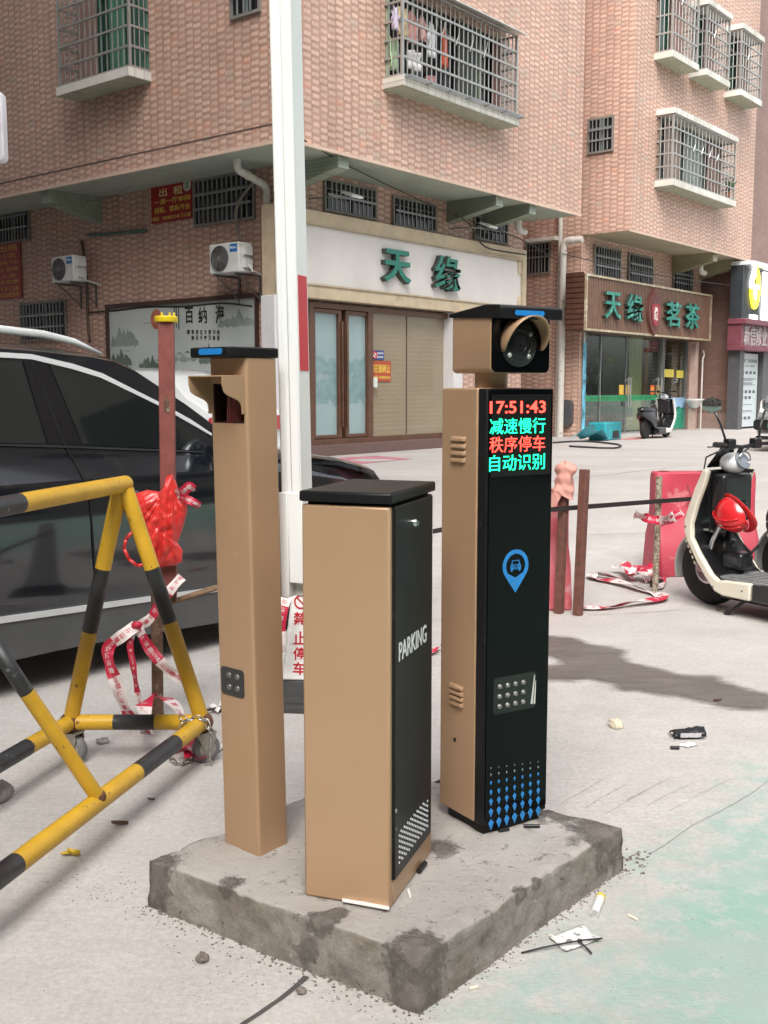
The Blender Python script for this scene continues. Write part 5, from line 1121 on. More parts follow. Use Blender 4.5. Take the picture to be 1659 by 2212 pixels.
# kite pattern
vr = [1649, 1662, 1677, 1692, 1715, 1733, 1757]; hs_ = [.003, .0045, .0065, .009, .0115, .0135, .0165]
for k_, v in enumerate((1650.5, 1663, 1679, 1698, 1717, 1738, 1762)):
    for i in range(7):
        u = 1060.5+17.0*i; vv = v+ (16 - 4.2*i)*(.55+.10*k_) - 10*(.55+.10*k_)*0
        x, z = QF.hit(u, vv, .0015); h_ = hs_[k_]; w__ = h_*.62
        MB().prism(QF, [(x, z-h_*1.15), (x+w__, z+h_*.25), (x, z+h_), (x-w__, z+h_*.25)], .0013, .0021).build('kite_mark', BLU2 if k_ > 1 else M('faint print', (.16, .25, .24), .5), KI)
# side louvres and key hole
for v0, n_ in ((948, 4), (1482, 4)):
    for i in range(n_):
        u0, u1 = (973, 1004) if v0 < 1000 else (970, 999)
        v = v0+i*(15.2 if v0 < 1000 else 11.8); a, c = QL.hit(u1, v, .004), QL.hit(u0, v, .004); z = (a[1]+c[1])/2
        if v0 > 1000: z = QL.hit(985, v+2, .004)[1]
        l = MB(); l.loft([[QL(xq, 0, z+.008), QL(xq, .0085*k, z+.002), QL(xq, .0095*k, z-.006), QL(xq, 0, z-.007)] for xq, k in ((a[0], .3), (a[0]+.006, 1), (c[0]-.006, 1), (c[0], .3))]); l.build('louvre', TANM, KI, bevel=.001)
a = QL.hit(982, 1598, .001); MB().prism(QL, circ(a[0], a[1], .007, 14), .0002, .0012).build('key_hole', M('hole dark', (.01, .008, .006), .8), KI)
# camera head on its neck
nk = QF.hit(1074, 820, -kd*.5); b = MB(); b.lathe(QF(kw*.40, -kd*.5, QT-.004), (0, 0, 1), [(.050, 0), (.050, .052)], 28); b.build('neck', TANM, KI, smooth=40)
hB = .0
hx0 = QF.hit(1064, 740, .0)[0]; hx1 = QF.hit(1188, 740, .0)[0]; hz0 = QF.hit(1064, 805, 0)[1]; hz1 = QF.hit(1064, 677, 0)[1]
HL = QF.at(x=hx0); HS = Fr(HL.o, azv(ka-90), azv(ka+180)); hd = HS.hit(977, 740, 0)[0]
b = MB(); b.prism(QF, rrect(hx0, hx1, hz0, hz1+.02, .016), -hd, -.008); HB = b.build('head_shell', TANM, KI, bevel=.003)
MB().prism(QF, rrect(hx0+.001, hx1-.001, hz0+.001, hz1+.018, .018), -.0078, .0).build('head_face', GLOSS, HB, bevel=.001)
b = MB(); b.side(QF, [(-hd-.012, hz1-.001), (.045, hz1-.016), (.045, hz1+.016), (.03, hz1+.024), (-.03, hz1+.028), (-hd-.012, hz1+.010)], hx0-.006, hx1+.010); b.build('head_lid', BLKM, HB, bevel=.004)
a, c = QF.hit(1113, 668, .046), QF.hit(1176, 668, .046); MB().prism(QF, rrect(a[0], c[0], hz1-.006, hz1+.009, .006, 4), .0452, .047).build('blue_reflector', BLU, HB)
lx, lz = QF.hit(1121, 744, .004); lr = (hx1-hx0)*.305
l = MB(); l.lathe(QF(lx, .0005, lz), QF.y, [(lr, 0), (lr, .004), (lr*.93, .007), (lr*.3, .009)], 36); LN = l.build('lens_window', M('lens smoked', (.012, .013, .014), .2, spec=.3), HB, smooth=50)
l = MB()
for rr in (.62, .36): l.tube([QF(lx+lr*rr*cos(q*pi/16), .0095, lz+lr*rr*sin(q*pi/16)) for q in range(32)], .0016, 6, closed=True)
l.build('lens_rings', M('lens ring', (.012, .013, .014), .25), LN)
l = MB(); l.lathe(QF(lx, .009, lz), QF.y, [(lr*.3, 0), (lr*.28, .002), (lr*.1, .003)], 24); l.build('lens', M('lens glass', (.004, .005, .008), .03, coat=1), LN, smooth=50)
for p_, q_, br in ((.60, .46, .16), (-.56, -.48, .45), (.52, -.52, .40), (-.5, .55, .10)):
    l = MB(); l.lathe(QF(lx+lr*p_, .006, lz+lr*q_), QF.y, [(.0085, 0), (.0085, .002), (.005, .0065), (.001, .008)], 14); l.build('infrared_lamp', M('lamp clear %.2f' % br, (br, br, br*.96), .08, .2, coat=.8), LN, smooth=60)
# curved visor above the lens, wider at the crown
vr_ = lr*1.17; VT = R(198)
def visor(k):
    def f(p, q):
        an = R(200)-p*R(216); dp = .012+.058*(sin(pi*min(1, max(0, p)))**.8)*(1.0) if True else 0
        rr = vr_+(.003 if k else 0)
        return QF(lx+.010+rr*cos(an), .001+dp*q, lz+.004+rr*sin(an))
    return f
b = MB(); b.grid(visor(0), 32, 4); o = b.build('lens_visor', TANM, HB, smooth='all'); s_ = o.modifiers.new('thickness', 'SOLIDIFY'); s_.thickness = .003
# ---------------- dark estate car on the left ----------------
PAINT = M('blue black car paint', (.009, .011, .015), .12, .2, var=.05, vs=2, coat=1, spec=.8, dirt=(.022, .022, .022), ds=4, dt=.6)
TINT = M('tinted car glass', (.010, .013, .013), .03, var=.1, vs=1, spec=1.0, coat=.6); RUB = M('black rubber', (.012, .012, .012), .75, var=.2, vs=10)
CLAD = M('grey plastic sill', (.075, .078, .08), .5, var=.15, vs=5); ALT = M('satin trim', (.60, .62, .62), .28, .2, var=.04)
pr = ray(0, 1400); o5 = CAM+pr*(4.95/pr.y); CF = facade((o5.x, o5.y, 0), 40); CWD = 1.86
def tum(z): return -.06-.30*(z-1.13) if z > 1.13 else (-.06*(z-1.045)/.085 if z > 1.045 else (-.05*(.6-z)/.5 if z < .6 else .012*sin((z-.6)/.445*pi)))
def cpt(u, v, e=0.0):
    y = -.1
    for _ in range(6): s_, z_ = CF.hit(u, v, y); y = tum(z_)
    return CF(s_, y+e, z_), s_, z_
def interp(tab, x):
    if x <= tab[0][0]: return tab[0][1]
    for (a, b), (c, d) in zip(tab, tab[1:]):
        if x <= c: return b+(d-b)*(x-a)/(c-a)
    return tab[-1][1]
roof = [(-2.35, 1.25), (-2.15, 1.50), (-1.8, 1.66), (-1.0, 1.74)]+[cpt(u, v)[1:] for u, v in ((0, 747), (94, 755), (231, 771), (281, 789), (347, 833), (400, 868), (450, 905))]
sA = roof[-1][0]; belt = [(-2.35, 1.15), (-1.0, 1.22)]+[cpt(u, v)[1:] for u, v in ((0, 960), (140, 963), (434, 975))]
hz0 = roof[-1][1]; hood = [(sA, hz0), (sA+.22, 1.155), (sA+.6, 1.11), (sA+1.0, 1.05), (sA+1.35, .97), (sA+1.52, .86), (sA+1.60, .66), (sA+1.62, .44)]
CAR = thing('parked_car', CF(.4, -CWD/2, 0), 'blue black estate car with white roof rails parked behind the striped barricade', 'car')
rings = []
for s_ in [-2.38, -2.34, -2.2, -2.0, -1.7, -1.2, -.6, 0]+[sA*k/10 for k in range(1, 10)]+[sA-.02, sA+.1, sA+.22, sA+.4, sA+.6, sA+.8, sA+1.0, sA+1.2, sA+1.35, sA+1.46, sA+1.53, sA+1.6, sA+1.62]:
    zb = .29 if s_ < 0 else interp([(0, .29), (sA, .26), (9, .25)], s_); zr = interp(roof, s_) if s_ <= sA else interp(hood, s_); zl = min(interp(belt, s_) if s_ <= sA else zr-.05, zr-.02)
    end = max(0, (s_-(sA+1.1))/.52); ins = .16*end**2+(.12*max(0, (-2.1-s_)/.28)**2)
    ring = []
    P = [(tum(zb)-.02, zb), (tum(.4), min(.4, zl-.1)), (0, min(.55, zl-.09)), (.002, min(.62, zl-.085)), (.014, min(.82, zl-.08)), (.004, min(1.03, zl-.075)), (-.004, min(1.05, zl-.065)), (-.058 if s_ < sA else -.05, min(1.13, zl-.01)), (tum(zl) if s_ < sA else -.07, zl), (tum(zr)-.0, zr-.012), (tum(zr)-.06, zr+.012)]
    cr = .035 if s_ < sA else .05*(1-end)
    top = [(-CWD*.30, zr+.012+cr*.8), (-CWD*.5, zr+.012+cr)]
    for (y_, z_) in P+top: ring.append(CF(s_, y_-ins, z_))
    for (y_, z_) in reversed(P+top[:1]): ring.append(CF(s_, -CWD-y_+ins, z_))
    rings.append(ring)
MB().loft(rings, close=True).build('body', PAINT, CAR, smooth=28)
def patch(name, pts, mat, e=.004, par=CAR, thick=.006):
    P = [cpt(u, v, e)[0] for u, v in pts]; n = CF.y*thick; m = len(P)
    return MB().add(P+[p-n for p in P], [list(range(m)), list(range(2*m-1, m-1, -1))]+[(i, (i+1) % m, m+(i+1) % m, m+i) for i in range(m)]).build(name, mat, par)
patch('front_window', [(104, 781), (175, 793), (215, 803), (250, 818), (285, 836), (312, 854), (350, 882), (395, 916), (430, 946), (430, 973), (300, 966), (178, 959)], TINT)
patch('rear_window', [(-420, 800), (-300, 778), (45, 779), (98, 958), (-350, 952)], TINT)
patch('pillar', [(49, 779), (101, 780), (175, 959), (102, 958)], M('gloss pillar', (.008, .008, .009), .2, coat=.5), .0045)
up = [(-420, 770), (-200, 758), (0, 761), (66, 765), (156, 786), (218, 806), (281, 838), (347, 871), (410, 906), (455, 936)]; dn = [(455, 941), (406, 913), (345, 878), (279, 846), (216, 816), (154, 797), (66, 776), (0, 772), (-200, 771), (-420, 784)]
for k in range(len(up)-1):
    pass
patch('window_trim', up+dn, ALT, .010, thick=.012)
patch('belt_strip', [(-400, 954), (0, 959), (140, 963), (434, 974), (434, 978), (140, 967), (0, 963), (-400, 959)], M('belt rubber', (.02, .02, .022), .4), .010)
patch('sill_trim', [(-300, 1371), (0, 1332), (466, 1268), (560, 1256), (560, 1263), (466, 1277), (0, 1345), (-300, 1385)], ALT, .022, thick=.03)
patch('sill', [(-300, 1386), (0, 1346), (466, 1278), (560, 1265), (560, 1330), (465, 1345), (200, 1389), (109, 1407), (34, 1424), (-200, 1468)], CLAD, .014, thick=.03)
GAPM = M('panel gap', (.002, .002, .002), .9)
for nm, g in (('door_gap', [(66, 777), (103, 870), (140, 964), (160, 998), (179, 1033), (194, 1085), (202, 1200), (206, 1330)]), ('door_gap', [(455, 985), (470, 1050), (476, 1250)])):
    g = [(g[i][0]+(g[i+1][0]-g[i][0])*k/6, g[i][1]+(g[i+1][1]-g[i][1])*k/6) for i in range(len(g)-1) for k in range(6)]+[g[-1]]
    P = [cpt(u, v, .006)[0] for u, v in g]; b = MB()
    for p, q in zip(P, P[1:]): b.add([p-CF.x*.005, p+CF.x*.005, q+CF.x*.005, q-CF.x*.005], [(0, 1, 2, 3)])
    b.build(nm, GAPM, CAR)
for u0, u1, v in ((225, 292, 1066), (-120, -40, 1064)):
    p, q = cpt(u0, v, .012)[0], cpt(u1, v-3, .012)[0]; b = MB(); b.tube([p, p+CF.y*.028+(q-p)*.1, q+CF.y*.028-(q-p)*.1, q], .013, 8); b.build('door_handle', PAINT, CAR, smooth='all')
# roof rails, mirror, wheels
for yy in (0, 1):
    pts = []
    for u, v in ((-330, 725), (-150, 708), (0, 711), (94, 722), (160, 738), (219, 764)):
        s_, z_ = CF.hit(u, v, -.28); pts.append(CF(s_, -.28 if not yy else -CWD+.28, z_))
    b = MB(); b.tube(pts, [.014, .019, .02, .02, .018, .008], 8); b.build('roof_rail', ALT if yy else M('rail white', (.72, .74, .74), .3, .3), CAR, smooth='all')
pm, sm_, zm = cpt(450, 952)
b = MB(); b.ball(CF(sm_+.03, .11, zm+.02), .11, 14, F=CF, sx=.62, sy=1.05, sz=.72); MR = b.build('mirror', M('mirror grey paint', (.16, .18, .21), .2, .5, coat=1), CAR, smooth='all')
MB().tube([CF(sm_+.03, -.03, zm-.03), CF(sm_+.03, .06, zm-.02)], .03, 8).build('mirror_arm', RUB, MR)
for s_ in (-1.05, sA+.72):
    for y_ in (-.13, -CWD+.13):
        b = MB(); b.lathe(CF(s_, y_+(.11 if y_ > -.5 else -.11), .345), CF.y, [(.24, -.22), (.33, -.21), (.345, -.17), (.345, -.05), (.33, -.01), (.24, 0)], 32); tw = b.build('wheel', RUB, CAR, smooth=50)
        MB().lathe(CF(s_, y_+(.113 if y_ > -.5 else -.113), .345), CF.y if y_ > -.5 else -CF.y, [(.235, 0), (.2, .004), (.06, -.0), (.03, .01)], 24).build('rim', ALT, tw, smooth=50)
# ---------------- generic far cars ----------------
def far_car(F, L, W, st, paint, label, name='parked_car', tail=None):
    t = thing(name, F(L/2, -W/2, 0), label, 'car'); rings = []
    for (s_, zb, zl, zr) in st:
        e = max(0, .25-s_, s_-(L-.25))/.25; ins = .14*e*e
        P = [(-.05, zb), (0, zb+.25), (0, zl-.15), (-.03, zl), (-.03-.28*(zr-zl), zr-.02), (-.09-.28*(zr-zl), zr)]
        rings.append([F(s_, y-ins, z) for y, z in P]+[F(s_, -W/2, zr+.03)]+[F(s_, -W-y+ins, z) for y, z in reversed(P)])
    MB().loft(rings).build('body', paint, t, smooth=30)
    return t
WPT = M('white car paint', (.66, .68, .68), .2, var=.02, coat=1)
g = gnd(437, 962); g = at_y(437, 900, 13.5); az = -58
FCc = Fr((g.x, g.y, gz(13.5)), azv(az), azv(az-90))
WC = far_car(FCc, 4.5, 1.8, [(0, .3, .85, .98), (.05, .22, .98, 1.08), (.35, .2, 1.0, 1.24), (.70, .2, 1.0, 1.50), (1.0, .2, 1.0, 1.58), (2.2, .2, .98, 1.62), (2.9, .2, .95, 1.54), (3.3, .2, .9, 1.02), (4.2, .2, .8, .84), (4.5, .3, .5, .6)], WPT, 'white hatchback half hidden behind the estate car and red post')
for sg in (0, 1):
    y0 = -.10 if not sg else -1.70; b = MB(); b.prism(Fr(FCc(-.012, 0, 0), FCc.y, -FCc.x), rrect(y0-(.42 if not sg else 0), y0+(.0 if not sg else .42), .80, .99, .05), .0, .03); b.build('tail_light', M('tail light red', (.40, .01, .015), .12, coat=1), WC)
b = MB(); b.add([FCc(.12, -.32, 1.03), FCc(.12, -1.48, 1.03), FCc(.70, -1.36, 1.39), FCc(.70, -.44, 1.39)], [(0, 1, 2, 3)]); b.v = [p-FCc.x*.06+Vector((0, 0, .04)) for p in b.v]; b.build('rear_window', TINT, WC)
b = MB(); b.add([FCc(.65, -.055, 1.02), FCc(3.1, -.04, .96), FCc(2.75, -.155, 1.38), FCc(1.1, -.16, 1.41)], [(0, 1, 2, 3)]); b.v = [p+FCc.y*.02 for p in b.v]; b.build('side_window', TINT, WC)
for s_ in (.85, 3.6):
    MB().lathe(FCc(s_, .02, .31), FCc.y, [(.2, -.2), (.31, -.19), (.31, -.02), (.2, 0)], 24).build('wheel', RUB, WC, smooth=50)
# white electric car with a green plate at the right edge
g = at_y(1622, 935, 20.5); az = 200; FE = Fr((g.x, g.y, gz(20.5)), azv(az-180), azv(az-90-180))
FE = Fr((g.x, g.y, gz(20.5)), azv(32), azv(-58))
EV = far_car(FE, 4.3, 1.8, [(0, .3, .5, .62), (.06, .22, .72, .80), (.5, .2, .92, .98), (1.0, .2, .98, 1.06), (1.7, .2, .98, 1.5), (2.2, .2, .98, 1.6), (3.6, .2, .98, 1.58), (4.15, .2, .95, 1.3), (4.3, .3, .8, .95)], WPT, 'white electric car with a green number plate at the right edge')
NF2 = Fr(FE(-.02, 0, 0), FE.y, -FE.x)
MB().prism(NF2, rrect(-1.75, -.05, .42, .62, .06), -.12, .03).build('grille', M('gloss black grille', (.012, .012, .014), .2), EV)
MB().prism(NF2, rrect(-1.7, -.10, .24, .31, .03), -.12, .02).build('lower_grille', M('gloss black grille', (.012, .012, .014), .2), EV)
PLT = MB().prism(NF2, rrect(-.78, -.32, .44, .58, .02), .031, .04).build('number_plate', M('plate green', (.06, .34, .16), .4), EV)
MB().text(NF2, 'D·5', -.55, .51, .3, .08, .041, .003, .01).build('lettering', M('plate ink', (.01, .03, .02), .5), PLT, merge=False)
for y_ in (-.12, -1.36): MB().prism(NF2, rrect(y_-.32, y_, .66, .76, .04), -.1, .012).build('headlight', M('headlight glass', (.25, .26, .27), .08, coat=1), EV)
b = MB(); b.add([FE(1.0, -.22, 1.09), FE(1.0, -1.58, 1.09), FE(1.66, -1.46, 1.49), FE(1.66, -.34, 1.49)], [(0, 1, 2, 3)]); b.v = [p-FE.x*.05+Vector((0, 0, .03)) for p in b.v]; b.build('windscreen', TINT, EV)
# ---------------- striped barricade ----------------
YE = M('chipped yellow paint', (.56, .325, .02), .42, var=.10, vs=9, dirt=(.12, .055, .025), ds=34, dt=.63, bump=.1, bs=90); BK = M('chipped black paint', (.022, .023, .024), .42, var=.3, vs=20, dirt=(.12, .12, .115), ds=22, dt=.62, bump=.1, bs=90); RST = M('rusty weld', (.12, .05, .025), .8, var=.4, vs=60, bump=.5, bs=90)
ZB = .165
fL, fR = at_z(152, 1560, ZB), at_z(438, 1560, ZB); mid = (fL+fR)/2; ax = (at_z(0, 1892, ZB)-fR).normalized()
apx = Vector((mid.x, mid.y, z_at(mid, 1046))); apx = apx+Vector(((265-(829.5+FPX*apx.x/(apx-CAM).dot(FW)))/FPX*apx.y, 0, 0))
BA = thing('striped_barricade', mid-Vector((0, 0, ZB)), 'yellow and black striped steel A-frame barricade on castors in front of the dark car', 'barricade')
def striped(name, p, q, r, brk, first, par=BA):
    b = MB(); f = [0]+brk+[1]; m = first
    for a, c in zip(f, f[1:]): b.tube([p.lerp(q, a), p.lerp(q, c)], r, 20, mi=m, cap=(a == 0 or c == 1)); m = 1-m
    return b.build(name, [YE, BK], par, smooth=50)
rb = .031
striped('leg', apx-Vector((.012, 0, .02)), fL, .031, [.335, .605], 0); striped('leg', apx+Vector((.012, 0, -.02)), fR, .031, [.335, .565], 0)
striped('cross_tube', fL, fR, .031, [.33, .64], 0)
Ln = 1.95
striped('lower_rail', fR, fR+ax*Ln, .032, [.135, .30, .68, .85], 0); striped('lower_rail', fL, fL+ax*Ln, .032, [.16, .36, .55, .75], 0)
tp_ = apx+ax*Ln; striped('top_rail', apx-ax*.02, tp_, .033, [.375, .6, .8], 0)
MB().ball(apx-ax*.02, .033, 14).build('end_cap', YE, BA, smooth='all')
n0 = at_z(211, 1722, ZB+.02); striped('brace', n0, apx+ax*1.25, .024, [.42, .75], 0)
striped('leg', tp_, fL+ax*Ln, .031, [.3, .6], 0); striped('leg', tp_, fR+ax*Ln, .031, [.3, .6], 0); striped('cross_tube', fL+ax*Ln, fR+ax*Ln, .031, [.33, .64], 0)
for p, s in ((fL, 1), (fR, 1), (apx-Vector((0, 0, .035)), .6), (n0, .6)):
    b = MB(); b.ball(p, .040*s+.004, 12); b.build('weld', RST, BA, smooth='all')
ZINC = M('zinc plated steel', (.40, .38, .33), .35, .7, var=.2, vs=20, dirt=(.16, .10, .06), ds=30, dt=.66); TYR = M('grey castor tyre', (.17, .17, .17), .6)
for p, an in ((fL, 20), (fR, -35)):
    C_ = Fr((p.x, p.y, 0), azv(90+an), azv(180+an)); w_ = .0
    b = MB(); b.box(C_, -.045, .045, -.035, .035, .122, .128); b.side(C_, [(-.026, .125), (.026, .125), (.026, .05), (-.026, .05)], 0, .0001)
    for y_ in (-.03, .026): b.prism(C_, [(-.04, .122), (.04, .122), (.045, .10), (.02, .045), (-.0, .045)], y_, y_+.004)
    k = b.build('castor_fork', ZINC, BA, merge=False)
    b = MB(); b.lathe(C_(.012, -.02, .056), C_.y, [(.03, 0), (.05, 0), (.056, .006), (.056, .034), (.05, .04), (.03, .04)], 28); wh = b.build('castor_wheel', TYR, k, smooth=50)
    for y_ in (-.0215, .0205): MB().lathe(C_(.012, y_, .056), C_.y, [(.036, -.001), (.034, .001), (.01, .002)], 20).build('hub', ZINC, k, smooth=50)
# chain and padlock on the corner
STL = M('chain steel', (.42, .40, .37), .3, .85, var=.25, vs=40)
def chain(name, pts, label, pitch=.028, rr=.0035, w=.010):
    t = thing(name, pts[0], label, 'chain'); L = [0]
    for a, c in zip(pts, pts[1:]): L.append(L[-1]+(c-a).length)
    n = int(L[-1]/pitch); k = 0; b = MB()
    for i in range(n):
        d = (i+.5)*pitch; j = max(q for q in range(len(L)-1) if L[q] <= d); p = pts[j].lerp(pts[j+1], (d-L[j])/(L[j+1]-L[j])); dr = (pts[j+1]-pts[j]).normalized()
        up = Vector((0, 0, 1)) if abs(dr.z) < .8 else Vector((1, 0, 0)); s1 = dr.cross(up).normalized(); s2 = dr.cross(s1); s = s1 if i % 2 else s2
        l = MB(); l.tube([p+dr*((pitch*.36)*(1 if sin(q*pi/6) >= 0 else -1)+w*sin(q*pi/6))*1.0+s*(w*cos(q*pi/6)) for q in range(12)], rr, 6, closed=True)
        l.build('link', STL, t, smooth='all')
    return t
p0 = at_y(392, 1553, fR.y-.03)
cpx = [at_y(u, v, y) for u, v, y in ((390, 1549, fR.y-.045), (405, 1556, fR.y-.06), (425, 1552, fR.y-.06), (445, 1556, fR.y-.05), (452, 1575, fR.y-.06), (456, 1600, fR.y-.065), (455, 1625, fR.y-.06), (452, 1645, fR.y-.055), (449, 1663, fR.y-.05))]
chain('steel_chain', cpx, 'zinc chain wound round the lower right corner of the barricade')
gp = [gnd(368, 1640), gnd(376, 1652), gnd(395, 1655), gnd(412, 1648), gnd(420, 1640)]; chain('steel_chain', [q+Vector((0, 0, .012)) for q in gp], 'short zinc chain lying on the ground under the barricade corner')
q = at_y(398, 1583, fR.y-.05); PK = thing('padlock', q, 'brass padlock hanging from the chain at the barricade corner', 'padlock')
Fq = Fr(q, (.9, .1, .25), (.1, -1, 0), (-.25, 0, .97)); MB().box(Fq, -.017, .017, -.009, .009, -.024, .018).build('lock_body', M('worn brass', (.40, .30, .18), .35, .7), PK, bevel=.003)
MB().tube([Fq(-.011, 0, .018), Fq(-.011, 0, .032), Fq(-.006, 0, .041), Fq(.006, 0, .041), Fq(.011, 0, .032), Fq(.011, 0, .018)], .003, 8).build('shackle', CHR, PK, smooth='all')
# ---------------- red post, rusty pole, wooden bar ----------------
REDP = M('faded red oxide paint', (.20, .055, .045), .6, var=.18, vs=14, dirt=(.34, .24, .20), ds=40, dt=.70, bump=.2, bs=60); RUST = M('rusty scaffold pole', (.12, .065, .04), .8, var=.4, vs=30, dirt=(.26, .21, .16), ds=26, dt=.58, bump=.5, bs=80)
rp = gnd(341, 1547); PO_ = thing('makeshift_post', rp, 'rusty pole with a faded red square tube and a yellow plastic cap on top', 'post')
zt = z_at(rp, 1235); MB().tube([rp, Vector((rp.x+.01, rp.y, zt))], .027, 14).build('rusty_pole', RUST, PO_, smooth=50)
ct = at_y(359, 690, rp.y-.055); cb = at_y(366, 1288, rp.y-.055); ex_ = Vector((1, .12, 0)).normalized()
TB = Fr(cb, ex_, Vector((.12, -1, 0)).normalized(), (ct-cb)/((ct-cb).length)); H = (ct-cb).length
MB().box(TB, -.0335, .0335, -.0335, .0335, 0, H).build('red_tube', REDP, PO_, bevel=.006)
zz_ = TB.hit(366, 860, .034)[1]; b = MB(); b.prism(TB, [(-.012, H-.40), (.012, H-.41), (.014, H-.36), (.004, H-.33), (-.012, H-.35)], .0337, .0345); b.build('rust_patch', RUST, PO_)
b = MB()
for k in range(9): b.box(TB, -.033+.0075*k, -.028+.0075*k, -.02, .0345, -.02-.02*random.random(), .012)
b.build('torn_edge', RUST, PO_)
YC = M('yellow plastic cap', (.68, .50, .01), .4); b = MB(); b.lathe(TB(0, 0, H-.012), TB.z, [(.050, 0), (.052, .004), (.052, .022), (.045, .026)], 16)
for a, c in ((-.022, .01), (.012, .015), (.03, -.0)): b.box(TB, a, a+.008, c-.004, c+.004, H+.012, H+.030)
b.build('yellow_cap', YC, PO_, bevel=.001, merge=False)
WOOD = M('weathered wood bar', (.24, .15, .09), .8, var=.35, vs=20, bump=.4); a, c = at_y(376, 1300, rp.y-.02), at_y(618, 1229, rp.y+.25)
b = MB(); d = (c-a).normalized(); b.tube([a-d*.06, a.lerp(c, .3)+Vector((0, 0, .008)), c], .014, 7); tag(b.build('wooden_bar', WOOD), 'weathered thin wooden bar tied level from the red post towards the boom', 'bar')
# red plastic bag
RB = M('red plastic bag', (.58, .03, .025), .32, var=.1, vs=20, spec=.6)
try:
    RB.node_tree.nodes['Principled BSDF'].inputs['Subsurface Weight'].default_value = .12; RB.node_tree.nodes['Principled BSDF'].inputs['Subsurface Radius'].default_value = (.06, .02, .02)
except Exception: pass
by = rp.y-.13; bc = at_y(345, 1140, by)
ol = [(372, 1024), (382, 1045), (388, 1068), (405, 1083), (404, 1110), (392, 1150), (384, 1172), (395, 1190), (393, 1215), (375, 1222), (345, 1226), (312, 1224), (300, 1200), (302, 1160), (300, 1125), (286, 1085), (292, 1066), (318, 1058), (345, 1062), (358, 1046), (360, 1028)]
pol = [at_y(u, v, by)-bc for u, v in ol]
kn = at_y(371, 1040, by)-bc
def bag(sg):
    def f(p, q):
        i = p*len(pol); k = int(i) % len(pol); v = pol[k].lerp(pol[(k+1) % len(pol)], i-int(i))
        r = v*q; w_ = r-kn; an = math.atan2(w_.x, -w_.z); ds = w_.length
        fold = abs(noise.noise(Vector((an*5.5, ds*3.0, sg*3))))*1.1-.35 + .8*(abs(noise.noise(Vector((r.x*17, r.z*12, sg+7))))-.25) + .16*noise.noise(Vector((r.x*45, r.z*38, 2)))
        return bc+r+Vector((0, sg*(-.060*(1-q*q)**.6 - .034*fold*(1-q**6)*min(1, ds*9)), 0))
    return f
b = MB(); b.grid(bag(1), 126, 40); b.grid(bag(-.6), 126, 10); BGo = b.build('plastic_bag', RB, smooth='all', merge=True); tag(BGo, 'crumpled red plastic bag tied to the red post', 'plastic bag')
hp = [at_y(u, v, by-.01) for u, v in ((303, 1150), (285, 1150), (272, 1165), (268, 1185), (278, 1208), (296, 1222), (312, 1220))]
b = MB(); A = hp
for i in range(len(hp)-1):
    d = (hp[i+1]-hp[i]).normalized(); s = Vector((-d.z, 0, d.x)); b.tube([hp[i], hp[i+1]], .008, 6)
b.build('handle', RB, BGo, smooth='all')
# ---------------- caution tape ----------------
TR = M('tape red', (.48, .015, .05), .4, var=.1, vs=20); TW = M('tape white', (.70, .62, .60), .4, var=.06, vs=20)
TP = M('tape print red', (.50, .06, .09), .5); TPW = M('tape print pale', (.68, .50, .5), .5)
def tape(name, pts, label, w=.05, seg=.16, phase=0, up=None, twist=0.0, words=True, cat='caution tape', group='strands of caution tape'):
    S = []
    for i in range(len(pts)-1):
        p0, p1, p2, p3 = pts[max(0, i-1)], pts[i], pts[i+1], pts[min(len(pts)-1, i+2)]
        for k in range(8):
            t = k/8; S.append(.5*((2*p1)+(p2-p0)*t+(2*p0-5*p1+4*p2-p3)*t*t+(3*p1-p0-3*p2+p3)*t**3))
    S.append(pts[-1]); b = MB(); d = phase; L = []; hs = []
    for i, p in enumerate(S):
        dr = (S[min(i+1, len(S)-1)]-S[max(i-1, 0)]).normalized(); u = Vector(up) if up else Vector((0, 1, 0)); s = dr.cross(u).normalized()
        an = twist*math.sin(i*.35+phase*3); s = s*cos(an)+dr.cross(s)*sin(an)
        L.append((p-s*w/2, p+s*w/2))
    for i in range(len(S)-1):
        d += (S[i+1]-S[i]).length; b.add([L[i][0], L[i][1], L[i+1][1], L[i+1][0]], [(0, 1, 2, 3)], int(d/seg) % 2)
        if words and i % 3 == 1:
            c = (L[i][0]+L[i][1]+L[i+1][0]+L[i+1][1])/4; e1 = (S[i+1]-S[i]).normalized(); e2 = (L[i][1]-L[i][0]).normalized(); n = e1.cross(e2); F = Fr(c, e1, n, e2)
            ln = (S[i+1]-S[i]).length
            for sg in (1, -1):
                b.text(Fr(c+n*.0012*sg, e1, n*sg, e2), ('禁', '止', '注', '意', 'CAUTION')[i//3 % 5], 0, 0, min(w*.5, .03) if (i//3 % 5) < 4 else .045, w*.42 if (i//3 % 5) < 4 else w*.28, 0, .0004, .01, 2 if int(d/seg) % 2 == 0 else 3)
    o = b.build(name, [TW, TR, TP, TPW], smooth=False, merge=False); return tag(o, label, cat, group)
ty = rp.y-.10; T = lambda u, v, y=0: at_y(u, v, ty+y)
tape('caution_tape', [T(393, 1246, -.02), T(370, 1272, -.05), T(345, 1305, -.08), T(322, 1338, -.09), T(297, 1352, -.10)], 'red and white tape tied from the red post down to a knot', .045, .12, .02, twist=.5)
MB().ball(T(296, 1350, -.10), .022, 10, sx=1.2, sz=.8).build('tape_knot', TR, smooth='all'); tag(bpy.data.objects['tape_knot'], 'bunched red knot of caution tape beside the rusty pole', 'caution tape')
tape('caution_tape', [T(294, 1352, -.10), T(262, 1375, -.14), T(234, 1400, -.16), T(238, 1440, -.17), T(256, 1485, -.17), T(268, 1525, -.15), T(290, 1565, -.1), T(310, 1600, -.05)], 'leftmost strand of caution tape looping out from the knot', .055, .17, .05, twist=.45)
